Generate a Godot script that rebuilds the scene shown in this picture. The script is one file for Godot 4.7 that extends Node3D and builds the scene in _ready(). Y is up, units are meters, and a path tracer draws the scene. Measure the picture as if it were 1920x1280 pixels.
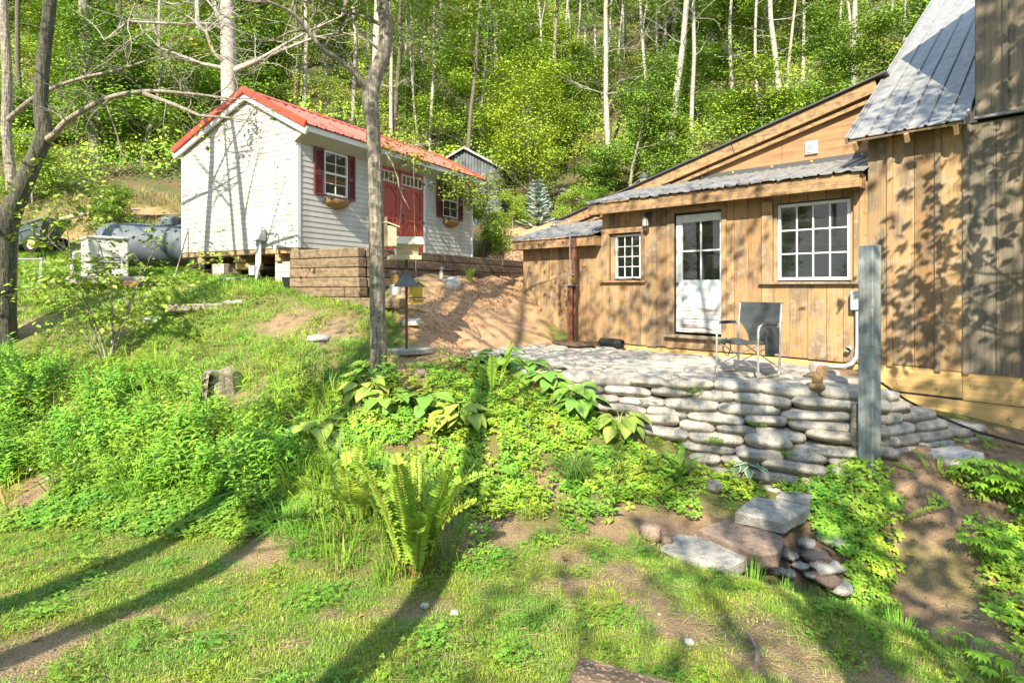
extends Node3D

# ---------------------------------------------------------------- frame of reference
const F := 1050.0      # focal length in photograph pixels
const HZ := 538.0      # eye level row of the photograph
const EYE := 1.6

class MB:
	var v := PackedVector3Array()
	var n := PackedVector3Array()
	var c := PackedColorArray()
	var ix := PackedInt32Array()
	var col := Color(1, 1, 1)
	func tri(a: Vector3, b: Vector3, d: Vector3):
		var nn := (b - a).cross(d - a).normalized()
		var k := v.size()
		v.append(a); v.append(b); v.append(d)
		for q in 3:
			n.append(nn); c.append(col)
		ix.append(k); ix.append(k + 2); ix.append(k + 1)
	func quad(a: Vector3, b: Vector3, d: Vector3, e: Vector3):
		var nn := (d - a).cross(e - b).normalized()
		var k := v.size()
		v.append(a); v.append(b); v.append(d); v.append(e)
		for q in 4:
			n.append(nn); c.append(col)
		ix.append(k); ix.append(k + 2); ix.append(k + 1)
		ix.append(k); ix.append(k + 3); ix.append(k + 2)
	# box: centre, size, turn, chamfer
	func box(p: Vector3, s: Vector3, bas := Basis(), ch := 0.0):
		var h := s * 0.5
		var A := [bas.x, bas.y, bas.z]
		if ch <= 0.0:
			for k in 3:
				var a: Vector3 = A[k] * h[k]
				var b: Vector3 = A[(k + 1) % 3] * h[(k + 1) % 3]
				var d: Vector3 = A[(k + 2) % 3] * h[(k + 2) % 3]
				quad(p + a - b - d, p + a + b - d, p + a + b + d, p + a - b + d)
				quad(p - a - b - d, p - a - b + d, p - a + b + d, p - a + b - d)
			return
		for k in 3:
			var k1 := (k + 1) % 3
			var k2 := (k + 2) % 3
			var a: Vector3 = A[k] * h[k]
			var b: Vector3 = A[k1] * (h[k1] - ch)
			var d: Vector3 = A[k2] * (h[k2] - ch)
			quad(p + a - b - d, p + a + b - d, p + a + b + d, p + a - b + d)
			quad(p - a - b - d, p - a - b + d, p - a + b + d, p - a + b - d)
			var ai: Vector3 = A[k] * (h[k] - ch)
			var bo: Vector3 = A[k1] * h[k1]
			for s1 in [-1.0, 1.0]:
				for s2 in [-1.0, 1.0]:
					var q0: Vector3 = p + a * s1 + b * s2 - d
					var q1: Vector3 = p + a * s1 + b * s2 + d
					var q2: Vector3 = p + ai * s1 + bo * s2 + d
					var q3: Vector3 = p + ai * s1 + bo * s2 - d
					if s1 * s2 > 0: quad(q0, q3, q2, q1)
					else: quad(q0, q1, q2, q3)
		for sx in [-1.0, 1.0]:
			for sy in [-1.0, 1.0]:
				for sz in [-1.0, 1.0]:
					var X: Vector3 = A[0] * sx
					var Y: Vector3 = A[1] * sy
					var Z: Vector3 = A[2] * sz
					var a: Vector3 = p + X * h.x + Y * (h.y - ch) + Z * (h.z - ch)
					var b: Vector3 = p + X * (h.x - ch) + Y * h.y + Z * (h.z - ch)
					var d: Vector3 = p + X * (h.x - ch) + Y * (h.y - ch) + Z * h.z
					if sx * sy * sz > 0: tri(a, b, d)
					else: tri(a, d, b)
	# span: box given by its two corners
	func span(a: Vector3, b: Vector3, ch := 0.0):
		box((a + b) * 0.5, (b - a).abs(), Basis(), ch)
	# beam between two points
	func beam(a: Vector3, b: Vector3, w: float, h: float, up := Vector3.UP, ch := 0.0):
		var z := (b - a).normalized()
		var x := up.cross(z).normalized()
		var y := z.cross(x)
		box((a + b) * 0.5, Vector3(w, h, a.distance_to(b)), Basis(x, y, z), ch)
	func tube(path: Array, rad: Array, sides := 6, cap := true, rough := 0.0, seed := 0):
		var m := path.size()
		var rng := RandomNumberGenerator.new()
		rng.seed = seed + 11
		var ph := []
		for q in sides: ph.append(rng.randf_range(-1, 1))
		var k0 := v.size()
		var side := Vector3.ZERO
		for i in m:
			var p: Vector3 = path[i]
			var t: Vector3
			if i == 0: t = (path[1] - p)
			elif i == m - 1: t = (p - path[i - 1])
			else: t = (path[i + 1] - path[i - 1])
			t = t.normalized()
			if side == Vector3.ZERO:
				side = t.cross(Vector3(0.31, 0.12, 0.94)).normalized()
				if side.length() < 0.5: side = t.cross(Vector3.RIGHT).normalized()
			side = (side - t * side.dot(t)).normalized()
			var up := t.cross(side)
			for q in sides + 1:
				var an := TAU * q / sides
				var dirv := side * cos(an) + up * sin(an)
				var r: float = rad[i]
				if rough > 0.0:
					var qq := q % sides
					ph[qq] = clampf(ph[qq] + rng.randf_range(-0.35, 0.35), -1, 1) if q < sides else ph[0]
					r *= 1.0 + rough * ph[qq]
				v.append(p + dirv * r); n.append(dirv); c.append(col)
		for i in m - 1:
			for q in sides:
				var a := k0 + i * (sides + 1) + q
				var b := a + sides + 1
				ix.append(a); ix.append(b); ix.append(a + 1)
				ix.append(a + 1); ix.append(b); ix.append(b + 1)
		if cap:
			for e in [0, m - 1]:
				var kk := k0 + int(e) * (sides + 1)
				var ctr: Vector3 = path[e]
				for q in sides:
					if e == 0: tri(ctr, v[kk + q + 1], v[kk + q])
					else: tri(ctr, v[kk + q], v[kk + q + 1])
	# lathe: profile of (radius, height) round the y axis of bas at o
	func lathe(o: Vector3, prof: Array, sides := 12, bas := Basis(), smooth := true):
		for i in prof.size() - 1:
			var p0: Vector2 = prof[i]
			var p1: Vector2 = prof[i + 1]
			var sl := Vector2(p1.y - p0.y, p0.x - p1.x).normalized()
			for q in sides:
				var a0 := TAU * q / sides
				var a1 := TAU * (q + 1) / sides
				var d0 := Vector3(cos(a0), 0, sin(a0))
				var d1 := Vector3(cos(a1), 0, sin(a1))
				var k := v.size()
				quad(o + bas * (d0 * p0.x + Vector3(0, p0.y, 0)), o + bas * (d0 * p1.x + Vector3(0, p1.y, 0)), o + bas * (d1 * p1.x + Vector3(0, p1.y, 0)), o + bas * (d1 * p0.x + Vector3(0, p0.y, 0)))
				if smooth:
					n[k] = bas * Vector3(d0.x * sl.x, sl.y, d0.z * sl.x); n[k + 1] = n[k]
					n[k + 2] = bas * Vector3(d1.x * sl.x, sl.y, d1.z * sl.x); n[k + 3] = n[k + 2]
	# rounded, uneven block (bags, rocks): e small = boxy, 1 = ellipsoid
	func blob(p: Vector3, s: Vector3, bas: Basis, e: float, rough: float, noise: FastNoiseLite, off: float, nu := 14, nv := 8):
		var k0 := v.size()
		for j in nv + 1:
			var la := PI * (float(j) / nv - 0.5)
			for i in nu + 1:
				var lo := TAU * i / nu
				var cl := cos(la)
				var d := Vector3(cl * cos(lo), sin(la), cl * sin(lo))
				var q := Vector3(signf(d.x) * pow(absf(d.x), e), signf(d.y) * pow(absf(d.y), e), signf(d.z) * pow(absf(d.z), e))
				var w := 1.0 + rough * (1.6 * noise.get_noise_3d(d.x * 2.6 + off * 97.0, d.y * 2.6, d.z * 2.6) + 0.5 * noise.get_noise_3d(d.x * 9.0 + off * 57.0, d.y * 9.0, d.z * 9.0))
				v.append(p + bas * (q * s * 0.5 * w))
				n.append((bas * (q / s)).normalized()); c.append(col)
		for j in nv:
			for i in nu:
				var a := k0 + j * (nu + 1) + i
				var b := a + nu + 1
				ix.append(a); ix.append(a + 1); ix.append(b)
				ix.append(a + 1); ix.append(b + 1); ix.append(b)
	# leaf: pointed blade of three folded segments from base along dir
	func leaf(b: Vector3, dir: Vector3, up: Vector3, ln: float, wd: float, droop: float, fold := 0.25):
		var sd := dir.cross(up).normalized()
		up = sd.cross(dir).normalized()
		var m1 := b + dir * ln * 0.35 - up * droop * ln * 0.10
		var m2 := b + dir * ln * 0.70 - up * droop * ln * 0.40
		var tp := b + dir * ln - up * droop * ln * 0.85
		var l1 := m1 - sd * wd * 0.5 + up * wd * fold
		var r1 := m1 + sd * wd * 0.5 + up * wd * fold
		var l2 := m2 - sd * wd * 0.42 + up * wd * fold
		var r2 := m2 + sd * wd * 0.42 + up * wd * fold
		tri(b, l1, m1); tri(b, m1, r1)
		quad(l1, l2, m2, m1); quad(m1, m2, r2, r1)
		tri(l2, tp, m2); tri(m2, tp, r2)
	# small leaf: two triangles folded along the rib
	func leaflet(b: Vector3, dir: Vector3, up: Vector3, ln: float, wd: float):
		var sd := dir.cross(up).normalized()
		var m := b + dir * ln * 0.5 + up * wd * 0.14
		tri(b, m - sd * wd * 0.5, b + dir * ln)
		tri(b, b + dir * ln, m + sd * wd * 0.5)
	# grass blade: bent strip
	func blade(b: Vector3, dir: Vector3, ln: float, wd: float, bend: float):
		var sd := dir.cross(Vector3.UP).normalized() * wd * 0.5
		var m := b + Vector3.UP * ln * 0.6 + dir * ln * bend * 0.35
		var tp := b + Vector3.UP * ln * (1.0 - bend * 0.45) + dir * ln * bend
		quad(b - sd, b + sd, m + sd * 0.8, m - sd * 0.8)
		tri(m - sd * 0.8, m + sd * 0.8, tp)
	func mesh() -> ArrayMesh:
		var a := []
		a.resize(Mesh.ARRAY_MAX)
		a[Mesh.ARRAY_VERTEX] = v
		a[Mesh.ARRAY_NORMAL] = n
		a[Mesh.ARRAY_COLOR] = c
		a[Mesh.ARRAY_INDEX] = ix
		var m := ArrayMesh.new()
		m.add_surface_from_arrays(Mesh.PRIMITIVE_TRIANGLES, a)
		return m

var M := {}
var used := {}
var R := RandomNumberGenerator.new()
var NZ := FastNoiseLite.new()

func W(px: float, py: float, d: float) -> Vector3:
	return Vector3((px - 960.0) / F * d, EYE + (HZ - py) / F * d, -d)
func numbered(called: String) -> String:
	if not used.has(called):
		used[called] = 0
		return called
	used[called] += 1
	return "%s_%03d" % [called, used[called]]
func meta(o: Node, label: String, category: String, group := "", kind := ""):
	if label: o.set_meta("label", label)
	if category: o.set_meta("category", category)
	if group: o.set_meta("group", group)
	if kind: o.set_meta("kind", kind)
func thing(called: String, label: String, category: String, at := Vector3.ZERO, turn := 0.0, group := "") -> Node3D:
	var o := Node3D.new()
	o.name = numbered(called)
	add_child(o)
	o.position = at
	o.rotation.y = turn
	meta(o, label, category, group)
	return o
func part(called: String, mb: MB, mat: Material, parent: Node) -> MeshInstance3D:
	return partm(called, mb.mesh(), mat, parent)
func partm(called: String, mesh: Mesh, mat: Material, parent: Node) -> MeshInstance3D:
	var o := MeshInstance3D.new()
	o.mesh = mesh
	o.material_override = mat
	if parent == self:
		o.name = numbered(called)
		add_child(o)
	else:
		o.name = called
		parent.add_child(o, true)
	return o
func single(called: String, mb: MB, mat: Material, label: String, category: String, at := Vector3.ZERO, turn := 0.0, group := "") -> MeshInstance3D:
	var o := part(called, mb, mat, self)
	o.position = at
	o.rotation.y = turn
	meta(o, label, category, group)
	return o
func stuff(called: String, mesh: Mesh, xf: Array, cols: Array, mat: Material, label: String, category: String, parent: Node = null) -> MultiMeshInstance3D:
	var mm := MultiMesh.new()
	mm.transform_format = MultiMesh.TRANSFORM_3D
	mm.use_colors = true
	mm.mesh = mesh
	mm.instance_count = xf.size()
	for i in xf.size():
		mm.set_instance_transform(i, xf[i])
		mm.set_instance_color(i, cols[i])
	var o := MultiMeshInstance3D.new()
	o.multimesh = mm
	o.material_override = mat
	if parent == null:
		o.name = numbered(called)
		add_child(o)
		meta(o, label, category, "", "stuff")
	else:
		o.name = called
		parent.add_child(o, true)
		o.set_meta("kind", "stuff")
	return o
func lin(r: float, g: float, b: float) -> Color:
	return Color(r, g, b).linear_to_srgb()
func mat(called: String, col: Color, rough := 0.8, metal := 0.0, tex: Texture2D = null, scale := 1.0, world := false) -> StandardMaterial3D:
	var m := StandardMaterial3D.new()
	m.albedo_color = col
	m.roughness = rough
	m.metallic = metal
	m.vertex_color_use_as_albedo = true
	if tex:
		m.albedo_texture = tex
		m.uv1_triplanar = true
		m.uv1_world_triplanar = world
		m.uv1_scale = Vector3.ONE * scale
	M[called] = m
	return m
func bump(m: StandardMaterial3D, tex: Texture2D, s := 1.0):
	m.normal_enabled = true
	m.normal_texture = tex
	m.normal_scale = s
func nbytes(w: int, h: int, freq: float, seed: int, oct := 4, stretch := 1) -> PackedByteArray:
	var nz := FastNoiseLite.new()
	nz.seed = seed
	nz.frequency = freq
	nz.fractal_octaves = oct
	nz.noise_type = FastNoiseLite.TYPE_SIMPLEX_SMOOTH
	var im := nz.get_seamless_image(w, h / stretch)
	if stretch > 1: im.resize(w, h, Image.INTERPOLATE_CUBIC)
	im.convert(Image.FORMAT_L8)
	return im.get_data()
# texture that mixes colours (linear) by noise: list of [bytes, colour, low, high]
func mixtex(sz: int, base: Color, layers: Array) -> ImageTexture:
	var out := PackedByteArray()
	out.resize(sz * sz * 3)
	var lut := PackedByteArray()
	lut.resize(1025)
	for i in 1025: lut[i] = int(clampf(Color(i / 1024.0, 0, 0).linear_to_srgb().r * 255.0 + 0.5, 0, 255))
	for i in sz * sz:
		var r := base.r
		var g := base.g
		var b := base.b
		for L in layers:
			var t: float = clampf((L[0][i] / 255.0 - L[2]) / (L[3] - L[2]), 0, 1)
			var cc: Color = L[1]
			if cc.a < 0.5:   # multiply layer
				r *= 1.0 + (cc.r - 1.0) * t; g *= 1.0 + (cc.g - 1.0) * t; b *= 1.0 + (cc.b - 1.0) * t
			else:
				r += (cc.r - r) * t; g += (cc.g - g) * t; b += (cc.b - b) * t
		out[i * 3] = lut[int(clampf(r, 0, 1) * 1024)]
		out[i * 3 + 1] = lut[int(clampf(g, 0, 1) * 1024)]
		out[i * 3 + 2] = lut[int(clampf(b, 0, 1) * 1024)]
	var im := Image.create_from_data(sz, sz, false, Image.FORMAT_RGB8, out)
	return ImageTexture.create_from_image(im)
func nrmtex(sz: int, bytes: PackedByteArray, amount: float) -> ImageTexture:
	var im := Image.create_from_data(sz, sz, false, Image.FORMAT_L8, bytes)
	im.convert(Image.FORMAT_RGBA8)
	im.bump_map_to_normal_map(amount)
	return ImageTexture.create_from_image(im)
func mul(v: float) -> Color:
	return Color(v, v, v, 0.0)

func camera_and_light():
	var cam := Camera3D.new()
	cam.name = "camera"
	add_child(cam)
	cam.position = Vector3(0, EYE, 0)
	var nr := 0.05
	cam.set_frustum(2.0 * nr * 640.0 / F, Vector2(0, -nr * (640.0 - HZ) / F), nr, 400.0)
	cam.current = true
	var env := Environment.new()
	var sky := Sky.new()
	var sm := ProceduralSkyMaterial.new()
	sm.sky_top_color = Color(0.62, 0.72, 0.84)
	sm.sky_horizon_color = Color(0.93, 0.94, 0.93)
	sm.sky_curve = 0.25
	sm.sky_energy_multiplier = 1.0
	sm.ground_bottom_color = Color(0.30, 0.30, 0.22)
	sm.ground_horizon_color = Color(0.55, 0.58, 0.52)
	sm.sun_angle_max = 12.0
	sky.sky_material = sm
	env.background_mode = Environment.BG_SKY
	env.sky = sky
	env.tonemap_mode = Environment.TONE_MAPPER_LINEAR
	env.tonemap_exposure = 2.6
	env.sdfgi_enabled = true
	env.ssao_enabled = true
	env.ssil_enabled = true
	var we := WorldEnvironment.new()
	we.environment = env
	add_child(we)
	var sun := DirectionalLight3D.new()
	sun.name = "sun"
	sun.light_energy = 1.6
	sun.light_color = Color(1.0, 0.95, 0.86)
	sun.light_angular_distance = 0.42
	sun.shadow_enabled = true
	add_child(sun)
	sun.look_at_from_position(SUN * 20.0, Vector3.ZERO, Vector3.UP)

const SUN := Vector3(-0.243, 0.616, 0.749)

func materials():
	var grain := nbytes(512, 512, 0.05, 3, 4, 16)
	var fine := nbytes(512, 512, 0.16, 4, 3, 32)
	var blot := nbytes(512, 512, 0.010, 5, 4, 2)
	var blot2 := nbytes(512, 512, 0.02, 6, 4)
	var grit := nbytes(512, 512, 0.12, 7, 4)
	var spots := nbytes(512, 512, 0.035, 8, 2)
	var gn := nrmtex(512, fine, 3.0)
	var rn := nrmtex(512, grit, 5.0)
	var bn := nrmtex(512, blot2, 8.0)
	# weathered cladding boards: honey wood, grey weathering, dark streaks and knots
	var wood := mixtex(512, Color(0.385, 0.24, 0.11), [[blot, Color(0.235, 0.17, 0.105), 0.44, 0.72], [blot2, Color(0.34, 0.255, 0.17), 0.56, 0.78], [grain, mul(0.80), 0.5, 0.85], [fine, mul(0.84), 0.5, 0.9], [spots, Color(0.20, 0.13, 0.07), 0.84, 0.92]])
	for k in 4:
		var m := mat("board%d" % k, Color(1, 1, 1), 0.85, 0.0, wood, 0.55)
		m.uv1_offset = Vector3(k * 0.27, k * 0.41, k * 0.13)
		bump(m, gn, 0.5)
	var greyw := mixtex(512, Color(0.27, 0.215, 0.145), [[blot, Color(0.18, 0.15, 0.105), 0.4, 0.7], [grain, mul(0.72), 0.5, 0.85], [fine, mul(0.75), 0.5, 0.9], [spots, Color(0.10, 0.08, 0.05), 0.84, 0.92]])
	for k in 2:
		var m := mat("grey_board%d" % k, Color(1, 1, 1), 0.88, 0.0, greyw, 0.55)
		m.uv1_offset = Vector3(k * 0.37, k * 0.21, 0)
		bump(m, gn, 0.6)
	# fascia and skirt planks: grain along x
	var long := Image.create_from_data(512, 512, false, Image.FORMAT_L8, grain)
	long.rotate_90(CLOCKWISE)
	var lf := Image.create_from_data(512, 512, false, Image.FORMAT_L8, fine)
	lf.rotate_90(CLOCKWISE)
	var planktex := mixtex(512, Color(0.35, 0.215, 0.10), [[blot2, Color(0.21, 0.14, 0.08), 0.42, 0.75], [long.get_data(), mul(0.72), 0.45, 0.8], [lf.get_data(), mul(0.75), 0.5, 0.85], [spots, Color(0.22, 0.13, 0.07), 0.82, 0.9]])
	bump(mat("plank", Color(1, 1, 1), 0.8, 0.0, planktex, 0.6), nrmtex(512, lf.get_data(), 3.0), 0.4)
	var skirt := mixtex(512, Color(0.62, 0.41, 0.16), [[long.get_data(), mul(0.8), 0.45, 0.8], [lf.get_data(), mul(0.85), 0.5, 0.85], [spots, Color(0.3, 0.18, 0.08), 0.84, 0.9]])
	mat("skirt", Color(1, 1, 1), 0.7, 0.0, skirt, 0.5)
	var ply := mixtex(512, Color(0.34, 0.19, 0.085), [[blot, Color(0.30, 0.165, 0.08), 0.35, 0.75], [spots, Color(0.33, 0.19, 0.09), 0.5, 0.8], [long.get_data(), mul(0.7), 0.4, 0.8]])
	mat("plywood", Color(1, 1, 1), 0.75, 0.0, ply, 0.45)
	# railway-sleeper timbers
	var timb := mixtex(512, Color(0.17, 0.115, 0.07), [[blot2, Color(0.10, 0.07, 0.05), 0.4, 0.7], [long.get_data(), mul(0.55), 0.45, 0.8], [grit, Color(0.30, 0.24, 0.16), 0.62, 0.85]])
	bump(mat("timber", Color(1, 1, 1), 0.9, 0.0, timb, 0.8), rn, 0.6)
	var timb2 := mixtex(512, Color(0.235, 0.175, 0.11), [[blot2, Color(0.14, 0.10, 0.065), 0.4, 0.7], [long.get_data(), mul(0.6), 0.45, 0.8], [grit, Color(0.40, 0.34, 0.24), 0.62, 0.85]])
	bump(mat("timber_pale", Color(1, 1, 1), 0.9, 0.0, timb2, 0.8), rn, 0.6)
	# cement filled bags
	var bag := mixtex(512, Color(0.46, 0.44, 0.395), [[blot2, Color(0.33, 0.305, 0.26), 0.42, 0.68], [grit, mul(0.75), 0.4, 0.8], [spots, Color(0.26, 0.19, 0.12), 0.70, 0.88]])
	bump(mat("bag", Color(1, 1, 1), 0.9, 0.0, bag, 0.9, true), rn, 1.1)
	var stone := mixtex(512, Color(0.36, 0.35, 0.32), [[blot2, Color(0.24, 0.235, 0.22), 0.4, 0.7], [grit, mul(0.65), 0.4, 0.8], [spots, Color(0.40, 0.35, 0.26), 0.66, 0.85]])
	bump(mat("stone", Color(1, 1, 1), 0.85, 0.0, stone, 0.8, true), rn, 0.8)
	var brst := mixtex(512, Color(0.25, 0.18, 0.14), [[blot2, Color(0.16, 0.115, 0.09), 0.4, 0.7], [grit, mul(0.7), 0.4, 0.8], [spots, Color(0.26, 0.21, 0.15), 0.66, 0.85]])
	bump(mat("red_stone", Color(1, 1, 1), 0.85, 0.0, brst, 0.8, true), rn, 0.8)
	var whst := mixtex(512, Color(0.55, 0.53, 0.48), [[blot2, Color(0.44, 0.42, 0.38), 0.4, 0.7], [grit, mul(0.8), 0.4, 0.8], [spots, Color(0.36, 0.29, 0.2), 0.72, 0.88]])
	bump(mat("white_stone", Color(1, 1, 1), 0.85, 0.0, whst, 0.8, true), rn, 0.6)
	# vinyl siding and paint
	var vinyl := mixtex(512, Color(0.475, 0.462, 0.42), [[blot, Color(0.385, 0.37, 0.32), 0.42, 0.8], [spots, Color(0.40, 0.40, 0.33), 0.72, 0.95], [grit, mul(0.95), 0.5, 0.9]])
	mat("vinyl", Color(1, 1, 1), 0.55, 0.0, vinyl, 0.4)
	mat("white_paint", lin(0.62, 0.62, 0.60), 0.45, 0.0)
	var peel := mixtex(512, Color(0.54, 0.58, 0.565), [[blot2, Color(0.46, 0.51, 0.505), 0.4, 0.7], [long.get_data(), mul(0.93), 0.5, 0.8]])
	mat("door_paint", Color(1, 1, 1), 0.5, 0.0, peel, 0.6)
	var worn := mixtex(512, Color(0.52, 0.54, 0.52), [[long.get_data(), Color(0.24, 0.15, 0.10), 0.60, 0.66], [grit, mul(0.9), 0.5, 0.8]])
	mat("worn_paint", Color(1, 1, 1), 0.65, 0.0, worn, 0.9)
	var redp := mixtex(512, Color(0.36, 0.060, 0.035), [[blot, Color(0.31, 0.055, 0.035), 0.4, 0.7], [grain, mul(0.9), 0.5, 0.8]])
	mat("red_paint", Color(1, 1, 1), 0.5, 0.0, redp, 0.6)
	mat("maroon", lin(0.12, 0.026, 0.024), 0.5)
	var redr := mixtex(512, Color(0.56, 0.12, 0.085), [[blot2, Color(0.48, 0.10, 0.07), 0.4, 0.7], [spots, Color(0.34, 0.06, 0.04), 0.78, 0.85]])
	mat("red_metal", Color(1, 1, 1), 0.42, 0.0, redr, 0.5)
	mat("red_trim", lin(0.62, 0.055, 0.02), 0.4)
	var galv := mixtex(512, Color(0.27, 0.27, 0.265), [[blot2, Color(0.20, 0.20, 0.20), 0.4, 0.7], [grain, mul(0.85), 0.5, 0.8], [spots, Color(0.28, 0.26, 0.24), 0.8, 0.9]])
	mat("galvanised", Color(1, 1, 1), 0.55, 0.2, galv, 0.6)
	mat("dark_metal", lin(0.075, 0.08, 0.085), 0.5, 0.2)
	mat("corrugated", lin(0.10, 0.115, 0.13), 0.6, 0.2, mixtex(512, Color(0.85, 0.9, 0.95), [[blot, Color(0.5, 0.5, 0.5), 0.4, 0.7], [grain, mul(0.8), 0.5, 0.8]]), 0.5)
	mat("steel", lin(0.62, 0.63, 0.64), 0.3, 0.9)
	mat("aluminium", lin(0.60, 0.60, 0.56), 0.38, 0.75)
	mat("black_plastic", lin(0.012, 0.013, 0.015), 0.45)
	mat("grey_plastic", lin(0.42, 0.45, 0.47), 0.5)
	mat("pvc", lin(0.58, 0.58, 0.56), 0.4)
	var rust := mixtex(512, Color(0.17, 0.065, 0.035), [[blot2, Color(0.10, 0.045, 0.03), 0.4, 0.7], [grit, Color(0.24, 0.11, 0.06), 0.6, 0.85]])
	mat("rust", Color(1, 1, 1), 0.75, 0.2, rust, 1.0)
	bump(mat("fabric", lin(0.05, 0.06, 0.066), 0.9, 0.0, mixtex(512, Color(1, 1, 1), [[grit, mul(0.75), 0.4, 0.8]]), 3.0), rn, 0.4)
	mat("coir", Color(1, 1, 1), 0.95, 0.0, mixtex(512, Color(0.36, 0.22, 0.085), [[fine, mul(0.55), 0.45, 0.8], [blot2, Color(0.22, 0.13, 0.055), 0.5, 0.75]]), 2.0)
	mat("concrete", Color(1, 1, 1), 0.9, 0.0, mixtex(512, Color(0.45, 0.40, 0.34), [[blot2, Color(0.36, 0.32, 0.27), 0.4, 0.7], [grit, mul(0.85), 0.5, 0.8]]), 1.0)
	var tank := mixtex(512, Color(0.10, 0.125, 0.15), [[blot, Color(0.07, 0.09, 0.11), 0.4, 0.7], [grit, mul(0.9), 0.5, 0.8]])
	mat("tank_paint", Color(1, 1, 1), 0.65, 0.0, tank, 0.5)
	mat("cart_plastic", lin(0.075, 0.10, 0.115), 0.55)
	mat("generator", lin(0.52, 0.52, 0.51), 0.4)
	mat("post_paint", Color(1, 1, 1), 0.7, 0.0, mixtex(512, Color(0.30, 0.335, 0.34), [[blot, Color(0.19, 0.225, 0.24), 0.4, 0.65], [blot2, Color(0.26, 0.27, 0.24), 0.5, 0.75], [spots, Color(0.14, 0.15, 0.15), 0.75, 0.9], [grain, mul(0.72), 0.45, 0.8], [fine, mul(0.8), 0.5, 0.85]]), 0.7)
	bump(M["post_paint"], gn, 0.5)
	mat("cream_wood", Color(1, 1, 1), 0.75, 0.0, mixtex(512, Color(0.60, 0.50, 0.33), [[long.get_data(), mul(0.75), 0.45, 0.8], [blot2, Color(0.48, 0.40, 0.27), 0.45, 0.7]]), 1.0)
	mat("yellow_plastic", lin(0.62, 0.40, 0.03), 0.5)
	mat("slate", lin(0.11, 0.125, 0.125), 0.7)
	mat("statue", Color(1, 1, 1), 0.9, 0.0, mixtex(512, Color(0.38, 0.26, 0.14), [[blot2, Color(0.26, 0.16, 0.08), 0.4, 0.65], [grit, mul(0.6), 0.4, 0.8]]), 2.5)
	mat("clay", lin(0.45, 0.16, 0.06), 0.85)
	mat("interior", lin(0.05, 0.045, 0.04), 0.9)
	mat("orange", lin(0.7, 0.08, 0.03), 0.6)
	mat("screw", lin(0.75, 0.42, 0.04), 0.5)
	var gl := mat("glass", lin(0.03, 0.04, 0.035), 0.02)
	gl.transparency = BaseMaterial3D.TRANSPARENCY_ALPHA
	gl.albedo_color.a = 0.30
	gl.metallic_specular = 0.9
	var lg := mat("lamp_glass", lin(0.7, 0.66, 0.55), 0.1)
	lg.transparency = BaseMaterial3D.TRANSPARENCY_ALPHA
	lg.albedo_color.a = 0.45
	# bark
	var barkt := mixtex(512, Color(0.27, 0.235, 0.18), [[grain, Color(0.13, 0.11, 0.085), 0.42, 0.6], [fine, mul(0.7), 0.5, 0.8], [blot2, Color(0.33, 0.31, 0.25), 0.55, 0.75]])
	var bk := mat("bark", Color(1, 1, 1), 0.95, 0.0, barkt, 1.3, true)
	bump(bk, nrmtex(512, grain, 10.0), 1.0)
	bump(mat("dark_bark", Color(0.6, 0.63, 0.60), 0.95, 0.0, barkt, 1.3, true), nrmtex(512, grain, 10.0), 1.0)
	var palet := mixtex(512, Color(0.44, 0.41, 0.35), [[blot2, Color(0.27, 0.25, 0.21), 0.48, 0.66], [grit, mul(0.7), 0.45, 0.8], [spots, Color(0.15, 0.14, 0.115), 0.72, 0.82]])
	mat("pale_bark", Color(1, 1, 1), 0.95, 0.0, palet, 0.7, true)
	mat("grey_bark", Color(0.62, 0.6, 0.56), 0.95, 0.0, palet, 0.7, true)
	mat("twig", lin(0.25, 0.225, 0.19), 0.95)
	mat("log_wood", Color(1, 1, 1), 0.95, 0.0, mixtex(512, Color(0.24, 0.20, 0.16), [[long.get_data(), mul(0.5), 0.4, 0.75], [blot2, Color(0.33, 0.28, 0.22), 0.5, 0.75]]), 1.0)
	# foliage (tint comes from vertex and copy colours)
	for L in [["leaf", 0.55, Color(0.62, 0.60, 0.22)], ["grass", 0.6, Color(0.55, 0.55, 0.2)], ["gloss_leaf", 0.42, Color(0.4, 0.42, 0.16)]]:
		var m := mat(L[0], Color(1, 1, 1), L[1])
		m.backlight_enabled = true
		m.backlight = L[2]
		m.metallic_specular = 0.35
	mat("needle", Color(1, 1, 1), 0.7)
	# ground
	var soil := mixtex(1024, Color(0.95, 0.93, 0.89), [[nbytes(1024, 1024, 0.09, 21, 5), mul(0.42), 0.42, 0.85], [nbytes(1024, 1024, 0.02, 22, 4), mul(0.78), 0.45, 0.75], [nbytes(1024, 1024, 0.2, 23, 2), Color(1, 0.98, 0.94), 0.74, 0.86]])
	var gm := mat("soil", Color(1, 1, 1), 0.95, 0.0, soil, 0.62, true)
	bump(gm, nrmtex(1024, nbytes(1024, 1024, 0.07, 24, 5), 10.0), 1.0)

# ---------------------------------------------------------------- terrain
var gx := PackedFloat32Array()
var gz := PackedFloat32Array()
var gh := PackedFloat32Array()
var lx := PackedInt32Array()
var lz := PackedInt32Array()
var dirt := []      # circles of bare soil: x, z, radius, strength

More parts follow.
